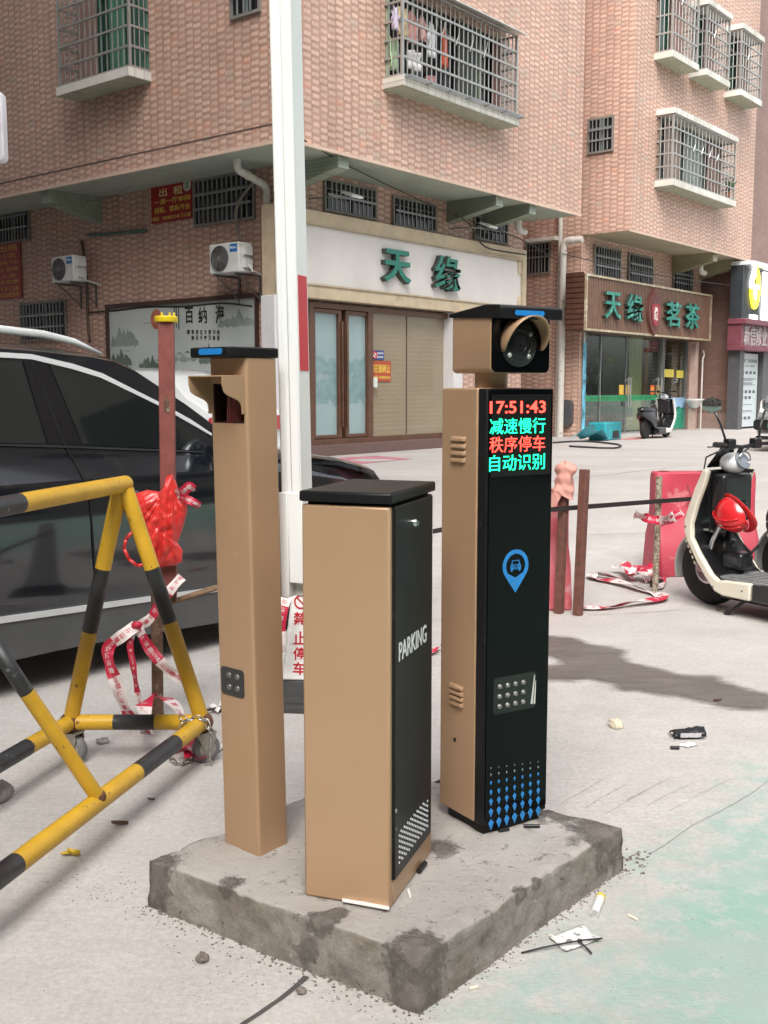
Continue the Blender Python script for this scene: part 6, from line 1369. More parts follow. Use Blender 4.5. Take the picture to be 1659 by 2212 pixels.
tape('caution_tape', [T(293, 1352, -.10), T(281, 1390, -.12), T(288, 1440, -.12), T(296, 1490, -.10), T(306, 1540, -.08), T(316, 1590, -.05), T(322, 1640, -.02)], 'middle strand of caution tape hanging straight down from the knot', .028, .26, .2, twist=.6)
tape('caution_tape', [T(299, 1356, -.10), T(318, 1393, -.12), T(342, 1425, -.13), T(366, 1450, -.13), T(392, 1466, -.11)], 'right strand of caution tape slanting behind the barricade leg', .05, .14, .1, twist=.4)
def G(u, v, z=.02): return gnd(u, v)+Vector((0, 0, z))
tape('caution_tape', [G(322, 1640, .1), G(312, 1610, .16), G(330, 1585, .17), G(372, 1588, .15), G(398, 1612, .1), G(418, 1645, .02)], 'printed tape bunched on the ground behind the castor', .07, .22, .0, up=(0, .6, .8), twist=.5)
tape('caution_tape', [G(390, 1640, .03), G(408, 1645, .05), G(425, 1648, .03), G(440, 1646, .02)], 'red tape end on the ground beside the castor wheel', .06, .5, .55, up=(0, .3, .95), twist=.3)
tape('caution_tape', [T(380, 1068, -.05), T(396, 1062, -.09), T(408, 1052, -.11), T(418, 1058, -.10)], 'upper stub of tape sticking out from the red post', .045, .09, .05, twist=.3)
tape('caution_tape', [T(385, 1072, -.05), T(404, 1078, -.10), T(420, 1086, -.11), T(432, 1092, -.10)], 'lower stub of tape sticking out from the red post', .035, .2, .22, twist=.4)
tape('caution_tape', [at_y(622, 1282, 4.75), at_y(610, 1320, 4.72), at_y(604, 1370, 4.72), at_y(607, 1410, 4.75)], 'tape strand showing between the column and the white cone', .05, .12, .06, twist=.3)
# ---------------- no parking cone ----------------
cn = gnd(664, 1520); CFn = Fr((cn.x, cn.y, 0), azv(96), azv(186)); CONE = thing('traffic_cone', cn, 'white square cone with red no parking characters, half hidden behind the cabinet', 'traffic cone')
RBB = M('cone rubber', (.045, .045, .045), .8, var=.25, vs=12)
b = MB(); hb = .095; sq_ = lambda r, z: [CFn(-r, r, z), CFn(r, r, z), CFn(r, -r, z), CFn(-r, -r, z)]
b.loft([sq_(.165, 0), sq_(.165, .03), sq_(.15, .035), sq_(.15, .055), sq_(.125, .062), sq_(.112, .14)]); b.build('rubber_base', RBB, CONE, bevel=.004)
b = MB(); b.loft([sq_(.106, .14), sq_(.040, .74), sq_(.035, .76)]); b.build('cone_shell', M('cone white', (.70, .69, .68), .45, dirt=(.5, .48, .45), ds=12, dt=.66), CONE, bevel=.012, seg=3)
lean = (.106-.040)/.60; FC_ = Fr(CFn(0, .106, .14), CFn.x, (CFn.y+Vector((0, 0, lean))).normalized(), (Vector((0, 0, 1))-CFn.y*lean).normalized())
CRD = M('cone print red', (.45, .01, .02), .4)
def coneat(v): return FC_.hit(640, v, 0)[1]
for ch, v in (('禁', 1336), ('止', 1378), ('停', 1412), ('车', 1444)): MB().text(FC_, ch, -.018, coneat(v), .062, .062, .0003, .0012, .02).build('lettering', CRD, CONE, merge=False)
zc_ = coneat(1300); b = MB(); b.tube([FC_(-.014+.03*cos(q*pi/10), .001, zc_+.03*sin(q*pi/10)) for q in range(20)], .004, 6, closed=True); b.tube([FC_(-.034, .001, zc_+.02), FC_(.006, .001, zc_-.02)], .0035, 6); b.build('no_parking_ring', CRD, CONE)
# ---------------- rusty posts, strap, cloth on the right ----------------
OXR = M('brown red steel post', (.15, .06, .045), .65, var=.25, vs=20, dirt=(.09, .055, .04), ds=24, dt=.58, bump=.25, bs=70); MOT = M('mottled lime stained post', (.20, .145, .10), .85, var=.3, vs=30, dirt=(.46, .42, .33), ds=70, dt=.48, bump=.6, bs=90)
def post(ub, vb, ut, vt, r, mat, label, square=True):
    p = gnd(ub, vb); q = at_y(ut, vt, p.y)
    t = tag(MB().tube([p-Vector((0, 0, .02)), q], r, 4 if square else 12).build('steel_post', mat, smooth=50 if not square else False, bevel=.003 if square else 0), label, 'post', 'rusty posts along the strap fence'); return p, q
pA = post(1207, 1325, 1219, 1040, .036, OXR, 'brown steel post with a pink cloth tied over its top'); pB = post(1248, 1329, 1263, 1014, .037, OXR, 'tallest bare brown steel post, right of the cloth topped one'); pC = post(1415, 1281, 1424, 1029, .024, MOT, 'mottled grey brown post in front of the red barrier', False)
tag(MB().lathe(gnd(1418, 1268), (0, 0, 1), [(.05, 0), (.05, .06), (.02, .065)], 4).build('post_foot', M('foot black', (.015, .015, .015), .6)), 'small black foot block behind the mottled post', 'block')
STR = M('black webbing strap', (.018, .012, .012), .7); s0 = [at_y(935, 1148, 6.9), at_y(1190, 1101, 6.95), at_y(1250, 1096, 7.03), at_y(1420, 1083, 7.68), at_y(1520, 1076, 8.0)]
b = MB()
for p, q in zip(s0, s0[1:]):
    d = (q-p).normalized(); n = Vector((d.y, -d.x, 0)).normalized(); u = Vector((0, 0, .016)); b.add([p-u, p+u, q+u, q-u, p-u-n*.004, p+u-n*.004, q+u-n*.004, q-u-n*.004], [(0, 1, 2, 3), (7, 6, 5, 4), (0, 3, 7, 4), (1, 5, 6, 2)])
tag(b.build('strap', STR), 'black strap stretched level between the rusty posts', 'strap')
PKC = M('salmon cloth', (.62, .30, .25), .9, bump=.3, bs=200); c0 = pA[1]; b = MB()
def clo(p, q):
    an = p*2*pi; z = c0.z-.10+.22*q; r = .058*(1.0+.16*sin(q*7+.8))*(1 if q < .9 else (1-q)*10+.05)
    r *= 1+.34*noise.noise(Vector((cos(an)*1.5, sin(an)*1.5, q*5)))
    return Vector((c0.x+r*cos(an)*1.12, c0.y+r*sin(an), z+.02*sin(an*2)))
b.grid(clo, 28, 22); b.grid(lambda p, q: Vector((c0.x-.05-.08*p+.03*q, c0.y-.05-.01*sin(p*6), c0.z-.04-.07*p-.09*q*(.4+p))), 8, 6)
tag(b.build('pink_cloth', PKC, smooth='all'), 'salmon pink cloth knotted over the top of the left brown post', 'cloth')
# ---------------- red water barriers ----------------
def barrier(F, L, label, mat, H=.83, tilt=0):
    t = thing('water_barrier', F(L/2, -.2, 0), label, 'barrier', 'red plastic water barriers')
    def prof(x, k=0.0):
        e = .03 if x < .02 or x > L-.02 else 0
        P = [(.03-e, 0.0), (.03-e, .05), (-.035-e, .30), (-.115-e, .42), (-.13-k-e, H-.28), (-.13-k-e, H-.06), (-.15-e, H), (-.30+e, H), (-.32+e, H-.06), (-.32+k+e, H-.28), (-.335+e, .42), (-.405+e, .30), (-.45+e, .05), (-.45+e, 0)]
        return [F(x, y, z) for y, z in P]
    xs = [0, .02, .10, .14, .16, L*.5-.05, L*.5, L*.5+.05, L-.16, L-.14, L-.10, L-.02, L]
    MB().loft([prof(x, .0 if (x < .13 or x > L-.13) else .025) for x in xs]).build('body', mat, t, bevel=.012)
    b = MB(); xx = .20+.115
    b.lathe(F(.33, -.098, .36), F.y+Vector((0, 0, .45)), [(.10, -.05), (.10, .012), (.085, .016), (.08, -.02)], 24); b.build('filler_recess', M('barrier inner red', (.22, .02, .035), .6), t, smooth=50)
    for i in range(4):
        x = .26+.085*i; m = MB(); m.prism(F, [(x, H-.10), (x+.012, H-.10), (x+.042, H-.19), (x+.012, H-.28), (x, H-.28), (x+.03, H-.19)], -.158, -.150); m.build('rib', M('barrier rib red', (.30, .06, .08), .6), t)  # ribs in a darker red than the body
    for x in (.09, L-.09): MB().lathe(F(x, -.225, H-.03), (0, 0, 1), [(.045, 0), (.045, .034), (.03, .036), (.03, .0)], 20).build('coupling', M('barrier inner red', (.22, .02, .035), .6), t)
    MB().prism(Fr(F(0, 0, 0), F.x, (0, 0, 1), F.y), [(.38, -.24), (.46, -.20), (.56, -.22), (.50, -.25)], H, H+.004).build('bird_mark', M('mark dark red', (.12, .015, .02), .7), t)
    return t
g = gnd(1423, 1246); BRF = Fr((g.x, g.y, 0), azv(86), azv(176)); BRM = M('faded red barrier plastic', (.46, .05, .08), .5, var=.12, vs=3, dirt=(.54, .17, .19), ds=3.5, dt=.58)
barrier(BRF, .84, 'faded red water barrier behind the scooter and mottled post', BRM)
g = gnd(1246, 1322); BRF2 = Fr((g.x-.74, g.y+.05, 0), azv(88), azv(178)); barrier(BRF2, .72, 'faded red water barrier behind the black kiosk', M('washed out red barrier', (.50, .10, .12), .5, var=.2, vs=4, dirt=(.58, .26, .27), ds=4, dt=.60), H=.80)
zt_ = [at_y(u, v, 7.6) for u, v in ((1370, 1112), (1395, 1118), (1418, 1124), (1445, 1118), (1472, 1108))]
tape('caution_tape', zt_, 'twisted tape tied across the mottled post and the red barrier', .07, .12, .05, twist=.9)
tape('caution_tape', [at_y(u, v, 7.7) for u, v in ((1428, 1132), (1450, 1124), (1474, 1106))], 'second tape tied to the right of the mottled post', .05, .1, .1, twist=.7)
tape('caution_tape', [G(1255, 1318), G(1310, 1317), G(1370, 1310, .03), G(1425, 1301, .03), G(1425, 1290, .02), G(1380, 1278, .03), G(1330, 1263, .03), G(1280, 1253, .02), G(1290, 1247, .03), G(1345, 1255, .02)], 'long loop of tape spread on the ground between the posts', .085, .22, .08, up=(0, .25, 1), twist=.35)
tape('caution_tape', [G(1328, 1237, .05), G(1350, 1243, .09), G(1362, 1258, .04), G(1380, 1252, .10), G(1398, 1262, .03), G(1412, 1245, .09), G(1408, 1262, .02)], 'crumpled heap of tape at the foot of the mottled post', .09, .13, .02, up=(0, .5, .8), twist=.8)
tape('caution_tape', [G(1424, 1276, .02), G(1432, 1262, .05), G(1434, 1255, .03)], 'tape scrap right of the mottled post', .05, .2, .0, up=(0, .5, .8), twist=.5)
tape('caution_tape', [G(925, 1418, .02), G(938, 1412, .03), G(948, 1404, .02)], 'tape end on the ground between cabinet and kiosk', .05, .08, .05, up=(0, .5, .8), twist=.5)
# ---------------- electric scooters ----------------
CRMP = M('cream scooter plastic', (.68, .64, .53), .3, var=.05, coat=.3, dirt=(.50, .44, .32), ds=12, dt=.68); SBK = M('black scooter plastic', (.012, .012, .014), .3, var=.2, coat=.3, dirt=(.05, .05, .05), ds=18, dt=.62); SGR = M('grey floor mat', (.16, .165, .165), .55, var=.25, vs=9); GFD = M('grey fender', (.33, .34, .32), .35)
SHI = M('bright steel', (.55, .55, .55), .2, .9)
def arcpts(cx, cz, r, a0, a1, n=14): return [(cx+r*cos(R(a0+(a1-a0)*i/n)), cz+r*sin(R(a0+(a1-a0)*i/n))) for i in range(n+1)]
def scooter(F, label, trim=CRMP, gloves=True, tail=None):
    t = thing('electric_scooter', F(.6, 0, 0), label, 'scooter', None)
    P = lambda x, y, z: F(x, y, z)
    for cx in (0, 1.22):
        b = MB(); b.lathe(P(cx, -.05, .25), F.y, [(.155, .0), (.205, -.004), (.24, .012), (.25, .035), (.25, .065), (.24, .088), (.205, .104), (.155, .10)], 40); w_ = b.build('wheel', RUB, t, smooth=50)
        b = MB(); b.lathe(P(cx, -.03, .25), F.y, [(.157, 0), (.157, .06), (.12, .05), (.04, .055), (.03, .07)], 32); b.build('rim', M('rim dark', (.05, .05, .05), .3, .5), w_, smooth=50)
        b = MB(); b.lathe(P(cx, .055, .25), F.y, [(.10, 0), (.10, .004), (.085, .0045), (.085, 0)], 28); b.build('brake_disc', SHI, w_, smooth=50)
    for a0, a1, cx, mt in ((200, 75, 0, GFD), (150, 40, 1.22, SBK)):
        A = arcpts(cx, .25, .285, a0, a1); Bq = arcpts(cx, .25, .268, a1, a0); MB().prism(F, A+Bq, -.075, .075).build('fender', mt, t, bevel=.008)
    for s in (-1, 1):
        b = MB(); b.tube([P(0, s*.075, .25), P(.06, s*.075, .46), P(.12, s*.05, .62)], .020, 10); b.build('fork', SHI if s > 0 else SBK, t, smooth=50)
    b = MB(); b.box(F, -.05, .05, .075, .10, .235, .34).lathe(P(.02, .10, .26), F.y, [(.02, 0), (.018, .015)], 10); b.build('caliper', SHI, t, bevel=.01)
    inner = [(.15, .95), (.11, .88), (.05, .72), (.01, .58), (.02, .50), (.09, .40), (.20, .27), (.26, .235)]
    outer = [(.10, .97), (.03, .83), (-.02, .70), (-.055, .60), (-.05, .52), (-.02, .46), (.06, .34), (.15, .23), (.23, .15), (.30, .13), (.52, .13), (.52, .245), (.30, .235)]
    for s in (-1, 1):
        y0 = s*.20; y1 = s*.245; MB().prism(F, outer+[(.26, .225), (.20, .262), (.09, .39), (.02, .49), (.012, .58), (.055, .72), (.115, .87), (.14, .95)], y0, y1).build('shield_trim', trim, t, bevel=.012, seg=3)
    def shp(off):
        def f(p, q):
            i = p*(len(inner)-1); k = min(int(i), len(inner)-2); a = Vector(inner[k]).lerp(Vector(inner[k+1]), i-k); y = (q-.5)*.43
            return P(a.x+off-.085*(1-(q*2-1)**2)*(1-p*.8), y, a.y)
        return f
    b = MB(); b.grid(shp(.0), 28, 14); b.build('leg_shield', SBK, t, smooth='all')
    b = MB(); b.grid(shp(-.035), 28, 14); b.build('front_cover', trim, t, smooth='all')
    b = MB(); b.box(F, .08, .20, -.15, .15, .60, .93); b.build('steering_cover', SBK, t, bevel=.03, seg=3)
    b = MB(); b.tube([P(.17, .09, .66), P(.24, .10, .55), P(.30, .06, .46), P(.32, 0, .40), P(.30, -.1, .44)], .012, 8); b.build('hook_cable', SBK, t, smooth='all')
    b = MB(); b.box(F, .10, .18, -.05, .05, .24, .48); b.box(F, .12, .30, -.07, .07, .28, .40); b.build('front_box', SBK, t, bevel=.03, seg=3, merge=False)
    MB().box(F, .20, .84, -.20, .20, .222, .250).build('floorboard', SGR, t, bevel=.012); MB().box(F, .18, .92, -.13, .13, .085, .221).build('battery_box', SBK, t, bevel=.02)
    for s in (-1, 1): MB().prism(F, [(.53, .13), (.95, .13), (.95, .25), (.53, .245)], s*.16, s*.24).build('side_panel', SBK, t, bevel=.012)
    for k in range(7): MB().box(F, .30+.07*k, .325+.07*k, -.17, .17, .2505, .256).build('mat_rib', SGR, t)
    for (a_, c_) in ((-.035, .56), (.01, .42), (.09, .28), (.22, .18), (.46, .19)): MB().lathe(F(a_, .2455, c_), F.y, [(.009, 0), (.008, .003)], 8).build('bolt', SHI, t)
    b = MB(); b.tube([P(.17, .12, 1.10), P(.06, .17, 1.04), P(.02, .15, .92), P(.05, .09, .70), P(.03, .085, .40)], .006, 6); b.build('brake_cable', SBK, t, smooth='all')
    b = MB(); b.tube([P(.19, -.10, 1.10), P(.08, -.14, 1.05), P(.04, -.10, .9), P(.10, -.05, .8)], .006, 6); b.build('brake_cable', SBK, t, smooth='all')
    b = MB()
    for k in range(5): b.prism(F, [(-.035+.02*k, .47-.035*k), (-.022+.02*k, .475-.035*k), (-.012+.02*k, .452-.035*k), (-.026+.02*k, .45-.035*k)], .2452, .2462)
    b.build('worn_sticker', M('worn sticker', (.40, .36, .26), .6), t)
    # seat and tail
    b = MB()
    def rg(x, w, z0, z1): return [P(x, -w, z0), P(x, -w*1.0, (z0+z1)/2), P(x, -w*.75, z1), P(x, 0, z1+.012), P(x, w*.75, z1), P(x, w, (z0+z1)/2), P(x, w, z0)]
    b.loft([rg(.80, .10, .24, .42), rg(.84, .14, .22, .60), rg(.95, .155, .24, .66), rg(1.2, .155, .40, .66), rg(1.45, .13, .50, .66), rg(1.56, .08, .56, .64)]); b.build('tail_body', tail or trim, t, smooth=50)
    b = MB(); b.loft([rg(.78, .09, .67, .71), rg(.84, .13, .665, .745), rg(1.05, .145, .665, .74), rg(1.3, .145, .67, .76), rg(1.5, .10, .67, .75), rg(1.56, .06, .68, .72)]); b.build('seat', SBK, t, smooth=60)
    MB().tube([P(.86, .10, .30), P(1.22, .11, .25)], .03, 8).build('swing_arm', SBK, t); MB().tube([P(1.22, .12, .26), P(1.28, .12, .55)], .028, 10).build('shock', M('spring red', (.3, .03, .03), .4), t)
    b = MB(); b.tube([P(.44, .13, .14), P(.33, .21, .015), P(.30, .215, .012)], .012, 8); b.tube([P(.33+.02*cos(q*pi/5), .212, .045+.02*sin(q*pi/5)) for q in range(10)], .004, 5, closed=True); b.build('kickstand', SBK, t, merge=False)
    # head: dash pod, windscreen, bars, mirrors
    b = MB(); b.ball(P(.15, 0, 1.0), .085, 18, F=F, sx=1.0, sy=1.25, sz=.85); hd_ = b.build('headset', M('white pod', (.62, .63, .64), .25, coat=.4), t, smooth='all')
    b = MB(); b.lathe(P(.225, 0, 1.02), F.x+Vector((0, 0, .6)), [(.06, -.01), (.062, .004), (.05, .008)], 24); b.build('dash_dial', M('dial blue grey', (.20, .23, .27), .1, coat=1), hd_, smooth=50)
    b = MB(); b.tube([P(.235+.006, .0+.055*cos(q*pi/12), 1.03+.05*sin(q*pi/12)) for q in range(24)], .006, 6, closed=True); b.build('dial_ring', SHI, hd_, smooth='all')
    b = MB(); b.add([P(.03, -.13, .97), P(.10, -.05, 1.13), P(.10, .05, 1.13), P(.03, .13, .97), P(.02, 0, .97), P(.07, 0, 1.15)], [(0, 1, 5, 4), (4, 5, 2, 3)]); o = b.build('windscreen', M('smoked screen', (.015, .014, .014), .1), t); m_ = o.modifiers.new('thickness', 'SOLIDIFY'); m_.thickness = .012
    b = MB(); b.tube([P(.14, 0, .95), P(.19, 0, 1.06), P(.21, 0, 1.11)], .018, 8); b.build('stem', SBK, t)
    hb_ = MB(); hb_.tube([P(.30, .36, 1.14), P(.23, .18, 1.13), P(.21, 0, 1.11), P(.23, -.18, 1.13), P(.30, -.36, 1.14)], .013, 10); H_ = hb_.build('handlebar', SBK, t, smooth='all')
    for s in (-1, 1):
        MB().tube([P(.25, s*.23, 1.132), P(.305, s*.37, 1.14)], .019, 12).build('grip', RUB, H_, smooth=50)
        MB().box(F, .19, .25, s*.13-.035, s*.13+.035, 1.10, 1.17).build('switch_box', SBK, H_, bevel=.01)
        MB().tube([P(.19, s*.20, 1.12), P(.22, s*.34, 1.12)], .006, 6).build('brake_lever', SHI, H_)
        b = MB(); b.tube([P(.22, s*.16, 1.14), P(.20, s*.20, 1.26), P(.19, s*.25, 1.35)], .008, 6); m_ = b.build('mirror_stalk', SBK, H_, smooth='all')
        b = MB(); C_ = P(.19, s*.28, 1.395); ex = (F.x+F.y*s*.25).normalized(); b.lathe(C_, ex, [(.03, -.03), (.07, -.012), (.078, 0), (.072, .002)], 6, e1=F.z, sx=.72, sy=1.1); b.build('mirror', M('mirror glass', (.28, .29, .28), .04, .9), m_, smooth=30)
        if gloves and s < 0:
            b = MB(); b.ball(P(.31, s*.33, 1.12), .10, 16, F=F, sx=1.15, sy=.95, sz=.72); b.build('hand_muff', QUILT, H_, smooth='all')
    return t
def quilt():
    m, t, p = nodes('red patterned muff'); g = nn(t, 'ShaderNodeNewGeometry').outputs['Position']
    v = nn(t, 'ShaderNodeTexVoronoi'); v.inputs['Scale'].default_value = 36; v.feature = 'DISTANCE_TO_EDGE'; t.links.new(g, v.inputs['Vector'])
    v2 = nn(t, 'ShaderNodeTexVoronoi'); v2.inputs['Scale'].default_value = 36; t.links.new(g, v2.inputs['Vector'])
    k = ramp(t, v2.outputs['Distance'], .25, .35)
    c = mixc(t, k, (.62, .28, .30), (.20, .02, .03)); c = mixc(t, ramp(t, v.outputs['Distance'], .05, .02), c, (.62, .50, .48)); t.links.new(c, p.inputs['Base Color']); p.inputs['Roughness'].default_value = .8
    return m
QUILT = quilt()
def scf(o, az): return Fr((o.x, o.y, gz(o.y)), azv(az+180), azv(az-90))
o = gnd(1536, 1304); SA_ = scf(o, -32)
scooter(SA_, 'cream and black electric scooter in the foreground with a red helmet hung on it')
o2 = o+Vector((.66, .26, 0)); SB_ = scf(o2, -30); scooter(SB_, 'second scooter mostly out of view behind the cream one', trim=SBK)
o3 = gnd(1438, 944); SC_ = scf(o3, 38); scooter(SC_, 'small white and black scooter parked outside the tea shop', trim=M('white scooter plastic', (.66, .66, .62), .3, coat=.3), gloves=False, tail=SBK)
# red helmet hung on the leg shield
hx_, hz_ = SA_.hit(1587, 1110, .10); C_ = SA_(hx_, .10, hz_); dax = (SA_.x*-.30+SA_.y*.85+Vector((0, 0, -.45))).normalized()
HE = thing('safety_helmet', C_, 'red safety helmet hanging inside the leg shield of the cream scooter', 'helmet'); HR = M('helmet red', (.60, .02, .025), .25, var=.1, vs=8, coat=.4, dirt=(.45, .05, .05), ds=14, dt=.64)
e1 = (SA_.x-dax*SA_.x.dot(dax)).normalized(); FH = Fr(C_, e1, dax.cross(e1), dax)
def dome(p, q):
    an = p*2*pi; ph = q*pi/2; r = .132*(1+.0*q); rr = r*cos(ph)*(1.0+.03*cos(4*an)*(1-q)); return FH(rr*cos(an)*1.10, rr*sin(an)*.95, .115*sin(ph)+.018*math.exp(-((sin(an)*cos(ph)*5)**2))*(1 if q < 1 else 1))
b = MB(); b.grid(dome, 40, 14); b.build('shell', HR, HE, smooth='all')
b = MB(); b.grid(lambda p, q: FH((.132+.022*q+.05*q*max(0, cos(p*2*pi))**3)*1.10*cos(p*2*pi), (.132+.022*q)*.95*sin(p*2*pi), -.004-.01*q), 40, 3); o = b.build('brim', HR, HE, smooth='all'); m_ = o.modifiers.new('thickness', 'SOLIDIFY'); m_.thickness = .004
b = MB()
for y_ in (-.03, .0, .03): b.tube([FH(.132*1.1*cos(a)*.99, y_, .118*sin(a)*1.0+.012) for a in [R(20+140*k/10) for k in range(11)]], .005, 5)
b.build('ridge', HR, HE, smooth='all', merge=False)
MB().tube([FH(.12, .05, 0), FH(.09, .06, -.06), FH(0, .05, -.10), FH(-.09, .04, -.05), FH(-.12, .03, 0)], .006, 6).build('chin_strap', SBK, HE, smooth='all')
# ---------------- litter ----------------
PAPER = M('white paper', (.72, .70, .67), .8)
def quadsheet(name, px, mat, label, cat, z=.008, curl=.01, group=None):
    a, b_, c, d = [gnd(*q) for q in px]; m = MB()
    m.grid(lambda p, q: a.lerp(b_, p).lerp(d.lerp(c, p), q)+Vector((0, 0, z+curl*(noise.noise(Vector((p*2.3, q*2.1, len(label)))) + .4*(p-.5)**2))), 10, 8)
    o = m.build(name, mat, smooth='all'); s = o.modifiers.new('thickness', 'SOLIDIFY'); s.thickness = .002; s.offset = 1
    return tag(o, label, cat, group)
PAT = M('printed paper', (.66, .65, .63), .7, var=.05, dirt=(.30, .30, .30), ds=55, dt=.56)
q = quadsheet('paper_sheet', [(1185, 2028), (1258, 2003), (1298, 2032), (1222, 2060)], PAT, 'creased printed paper lying on the ground under the black cable tie', 'paper', .006, .010)
b = MB()
for u, v, r in ((1229, 2040, .010), (1248, 2026, .007)):
    p = gnd(u, v); b.lathe(p+Vector((0, 0, .010)), (0, 0, 1), [(r, 0), (r, .001)], 10)
struct(b.build('stain', M('stain grey', (.22, .21, .2), .8)), 'stuff'); bpy.data.objects['stain'].parent = q; 
KT = M('black nylon', (.012, .012, .012), .4)
b = MB(); b.tube([gnd(u, v)+Vector((0, 0, z)) for u, v, z in ((1126, 2062, .005), (1170, 2055, .010), (1222, 2049, .016), (1262, 2044, .018), (1300, 2036, .012))], .0026, 6); b.tube([gnd(1250, 2046)+Vector((0, 0, .018)), gnd(1262, 2052)+Vector((0, 0, .012)), gnd(1278, 2064)+Vector((0, 0, .006))], .0026, 6); b.box(Fr(gnd(1252, 2046), (1, 0, 0), (0, 1, 0)), -.006, .006, -.004, .004, .014, .022)
tag(b.build('cable_tie', KT, merge=False), 'black cable tie lying across the printed paper', 'cable tie')
a, c = gnd(1284, 1982), gnd(1298, 1945); d = (c-a); n = d.normalized(); r = .0125; b = MB(); b.lathe(a+Vector((0, 0, r)), n, [(r, 0), (r, d.length*.86), (r*.85, d.length*.86), (r*.85, 0)], 16)
t = thing('plastic_tube', a, 'white plastic tube with a yellow cap lying on the green paint', 'tube'); b.build('tube_body', M('white tube', (.72, .72, .70), .3), t, smooth=40)
MB().lathe(a+n*d.length*.86+Vector((0, 0, r)), n, [(r*1.08, 0), (r*1.08, d.length*.12), (r*.7, d.length*.14)], 16).build('cap', YC, t, smooth=40)
FLT = M('cigarette paper', (.70, .64, .52), .8)
def stick(name, u0, v0, u1, v1, r, mat, label, cat, z0=0, group=None):
    f = (lambda u, v: at_z(u, v, z0)) if z0 else gnd
    p, q_ = f(u0, v0), f(u1, v1); return tag(MB().tube([p+Vector((0, 0, r)), q_+Vector((0, 0, r))], r, 8).build(name, mat, smooth=50), label, cat, group)
stick('cigarette_butt', 1356, 1979, 1378, 1990, .004, FLT, 'pale cigarette butt on the green paint right of the plastic tube', 'cigarette butt'); stick('cigarette_butt', 1188, 2023, 1204, 2031, .004, FLT, 'pale cigarette butt at the left edge of the printed paper', 'cigarette butt'); stick('cigarette_butt', 1014, 2139, 1032, 2134, .004, FLT, 'pale cigarette butt at the foot of the island near the front corner', 'cigarette butt')
stick('plastic_strip', 1078, 1799, 1099, 1795, .006, KT, 'shorter black strip lying on the island in front of the kiosk', 'plastic strip', SZ, 'black strips in front of the kiosk'); stick('plastic_strip', 1131, 1788, 1166, 1788, .006, KT, 'longer black strip lying on the island in front of the kiosk', 'plastic strip', SZ, 'black strips in front of the kiosk')
stick('foil_scrap', 882, 1925, 886, 1940, .004, PAPER, 'small white scrap standing beside the cabinet foot on the island', 'scrap', SZ); stick('black_chip', 905, 1888, 918, 1870, .008, KT, 'black chip tucked under the right foot of the cabinet', 'chip', SZ)
stick('plastic_strip', 1448, 1619, 1467, 1619, .008, KT, 'black strip on the ground left of the white paper square', 'plastic strip')
quadsheet('paper_square', [(1465, 1612), (1488, 1604), (1508, 1610), (1486, 1617)], PAPER, 'small white paper square on the ground below the black pouch', 'paper', .006, .006)
p = gnd(1485, 1592); b = MB(); Fp = Fr(p, (1, .05, 0), (-.05, 1, 0)); b.grid(lambda s, t_: Fp((s-.5)*.14, (t_-.5)*.08, .012+.035*(1-(2*t_-1)**2)*(.5+.5*s)+.012*noise.noise(Vector((s*6, t_*5, 0)))), 18, 10); o = b.build('black_pouch', M('black foil', (.012, .012, .013), .3), smooth='all'); o.modifiers.new('thickness', 'SOLIDIFY').thickness = .004; tag(o, 'crumpled black pouch with a clear front on the pale ground', 'pouch')
b = MB(); b.grid(lambda s, t_: Fp((s-.5)*.09, -.043-.002*t_, .012+.020*t_+.004*noise.noise(Vector((s*9, t_*4, 2)))), 12, 4); k = b.build('clear_front', M('silver foil', (.6, .6, .62), .2, .3), o, smooth='all'); 
def rock(name, u, v, r, mat, label, cat, seed, sz=.6, z0=0):
    p = at_z(u, v, z0) if z0 else gnd(u, v); b = MB()
    def f(s, t_):
        an = 2*pi*s; ph = pi*(t_-.5); d = Vector((cos(an)*cos(ph), sin(an)*cos(ph), sin(ph)*sz)); return p+Vector((0, 0, r*sz*.75))+d*r*(1+.45*noise.noise(d*1.7+Vector((seed, 0, 0))))
    b.grid(f, 14, 9); return tag(b.build(name, mat, smooth=40), label, cat)
STN = M('grey stone', (.28, .26, .24), .9, var=.3, vs=30, bump=.5); PST = M('pale shell stone', (.62, .55, .42), .7, var=.25, vs=40)
rock('pale_shell', 1330, 1571, .036, PST, 'pale cream shell like stone on the open ground right of the kiosk', 'stone', 3); rock('grey_stone', -6, 1728, .052, STN, 'grey stone half cut off by the left edge of the view', 'stone', 5, .8)
LEAFB = M('brown dry leaf', (.10, .05, .03), .6, var=.3, vs=40); LEAFY = M('yellow leaf', (.60, .40, .02), .6, var=.2, vs=60)
def leaf(u, v, L, az, mat, label, curl=.008):
    p = gnd(u, v); F = Fr(p, azv(az), azv(az+90)); b = MB(); b.grid(lambda s, t_: F((s-.5)*L, (t_-.5)*L*.42*sin(pi*min(.97, max(.03, s)))**.8, .006+curl*(abs(t_-.5)*1.6+.7*(s-.5)**2*2)), 12, 6); o = b.build('fallen_leaf', mat, smooth='all'); o.modifiers.new('thickness', 'SOLIDIFY').thickness = .001; return tag(o, label, 'leaf')
leaf(259, 1785, .060, 95, LEAFB, 'brown curled leaf on the ground left of the island', .012); leaf(150, 1848, .055, 60, LEAFY, 'yellow leaf lying upper left of the other yellow leaf piece'); leaf(160, 1852, .048, 110, LEAFY, 'yellow leaf piece touching the other yellow leaf', .02); leaf(327, 1732, .030, 100, M('grey leaf', (.08, .08, .08), .6), 'tiny dark grey leaf below the barricade rail'); leaf(1550, 1516-0, .05, 70, LEAFB, 'brown leaf scrap on the ground in front of the scooter wheel'); leaf(1552, 1320, .05, 60, M('olive leaf', (.14, .12, .08), .7), 'olive leaf scrap on the ground left of the kickstand')
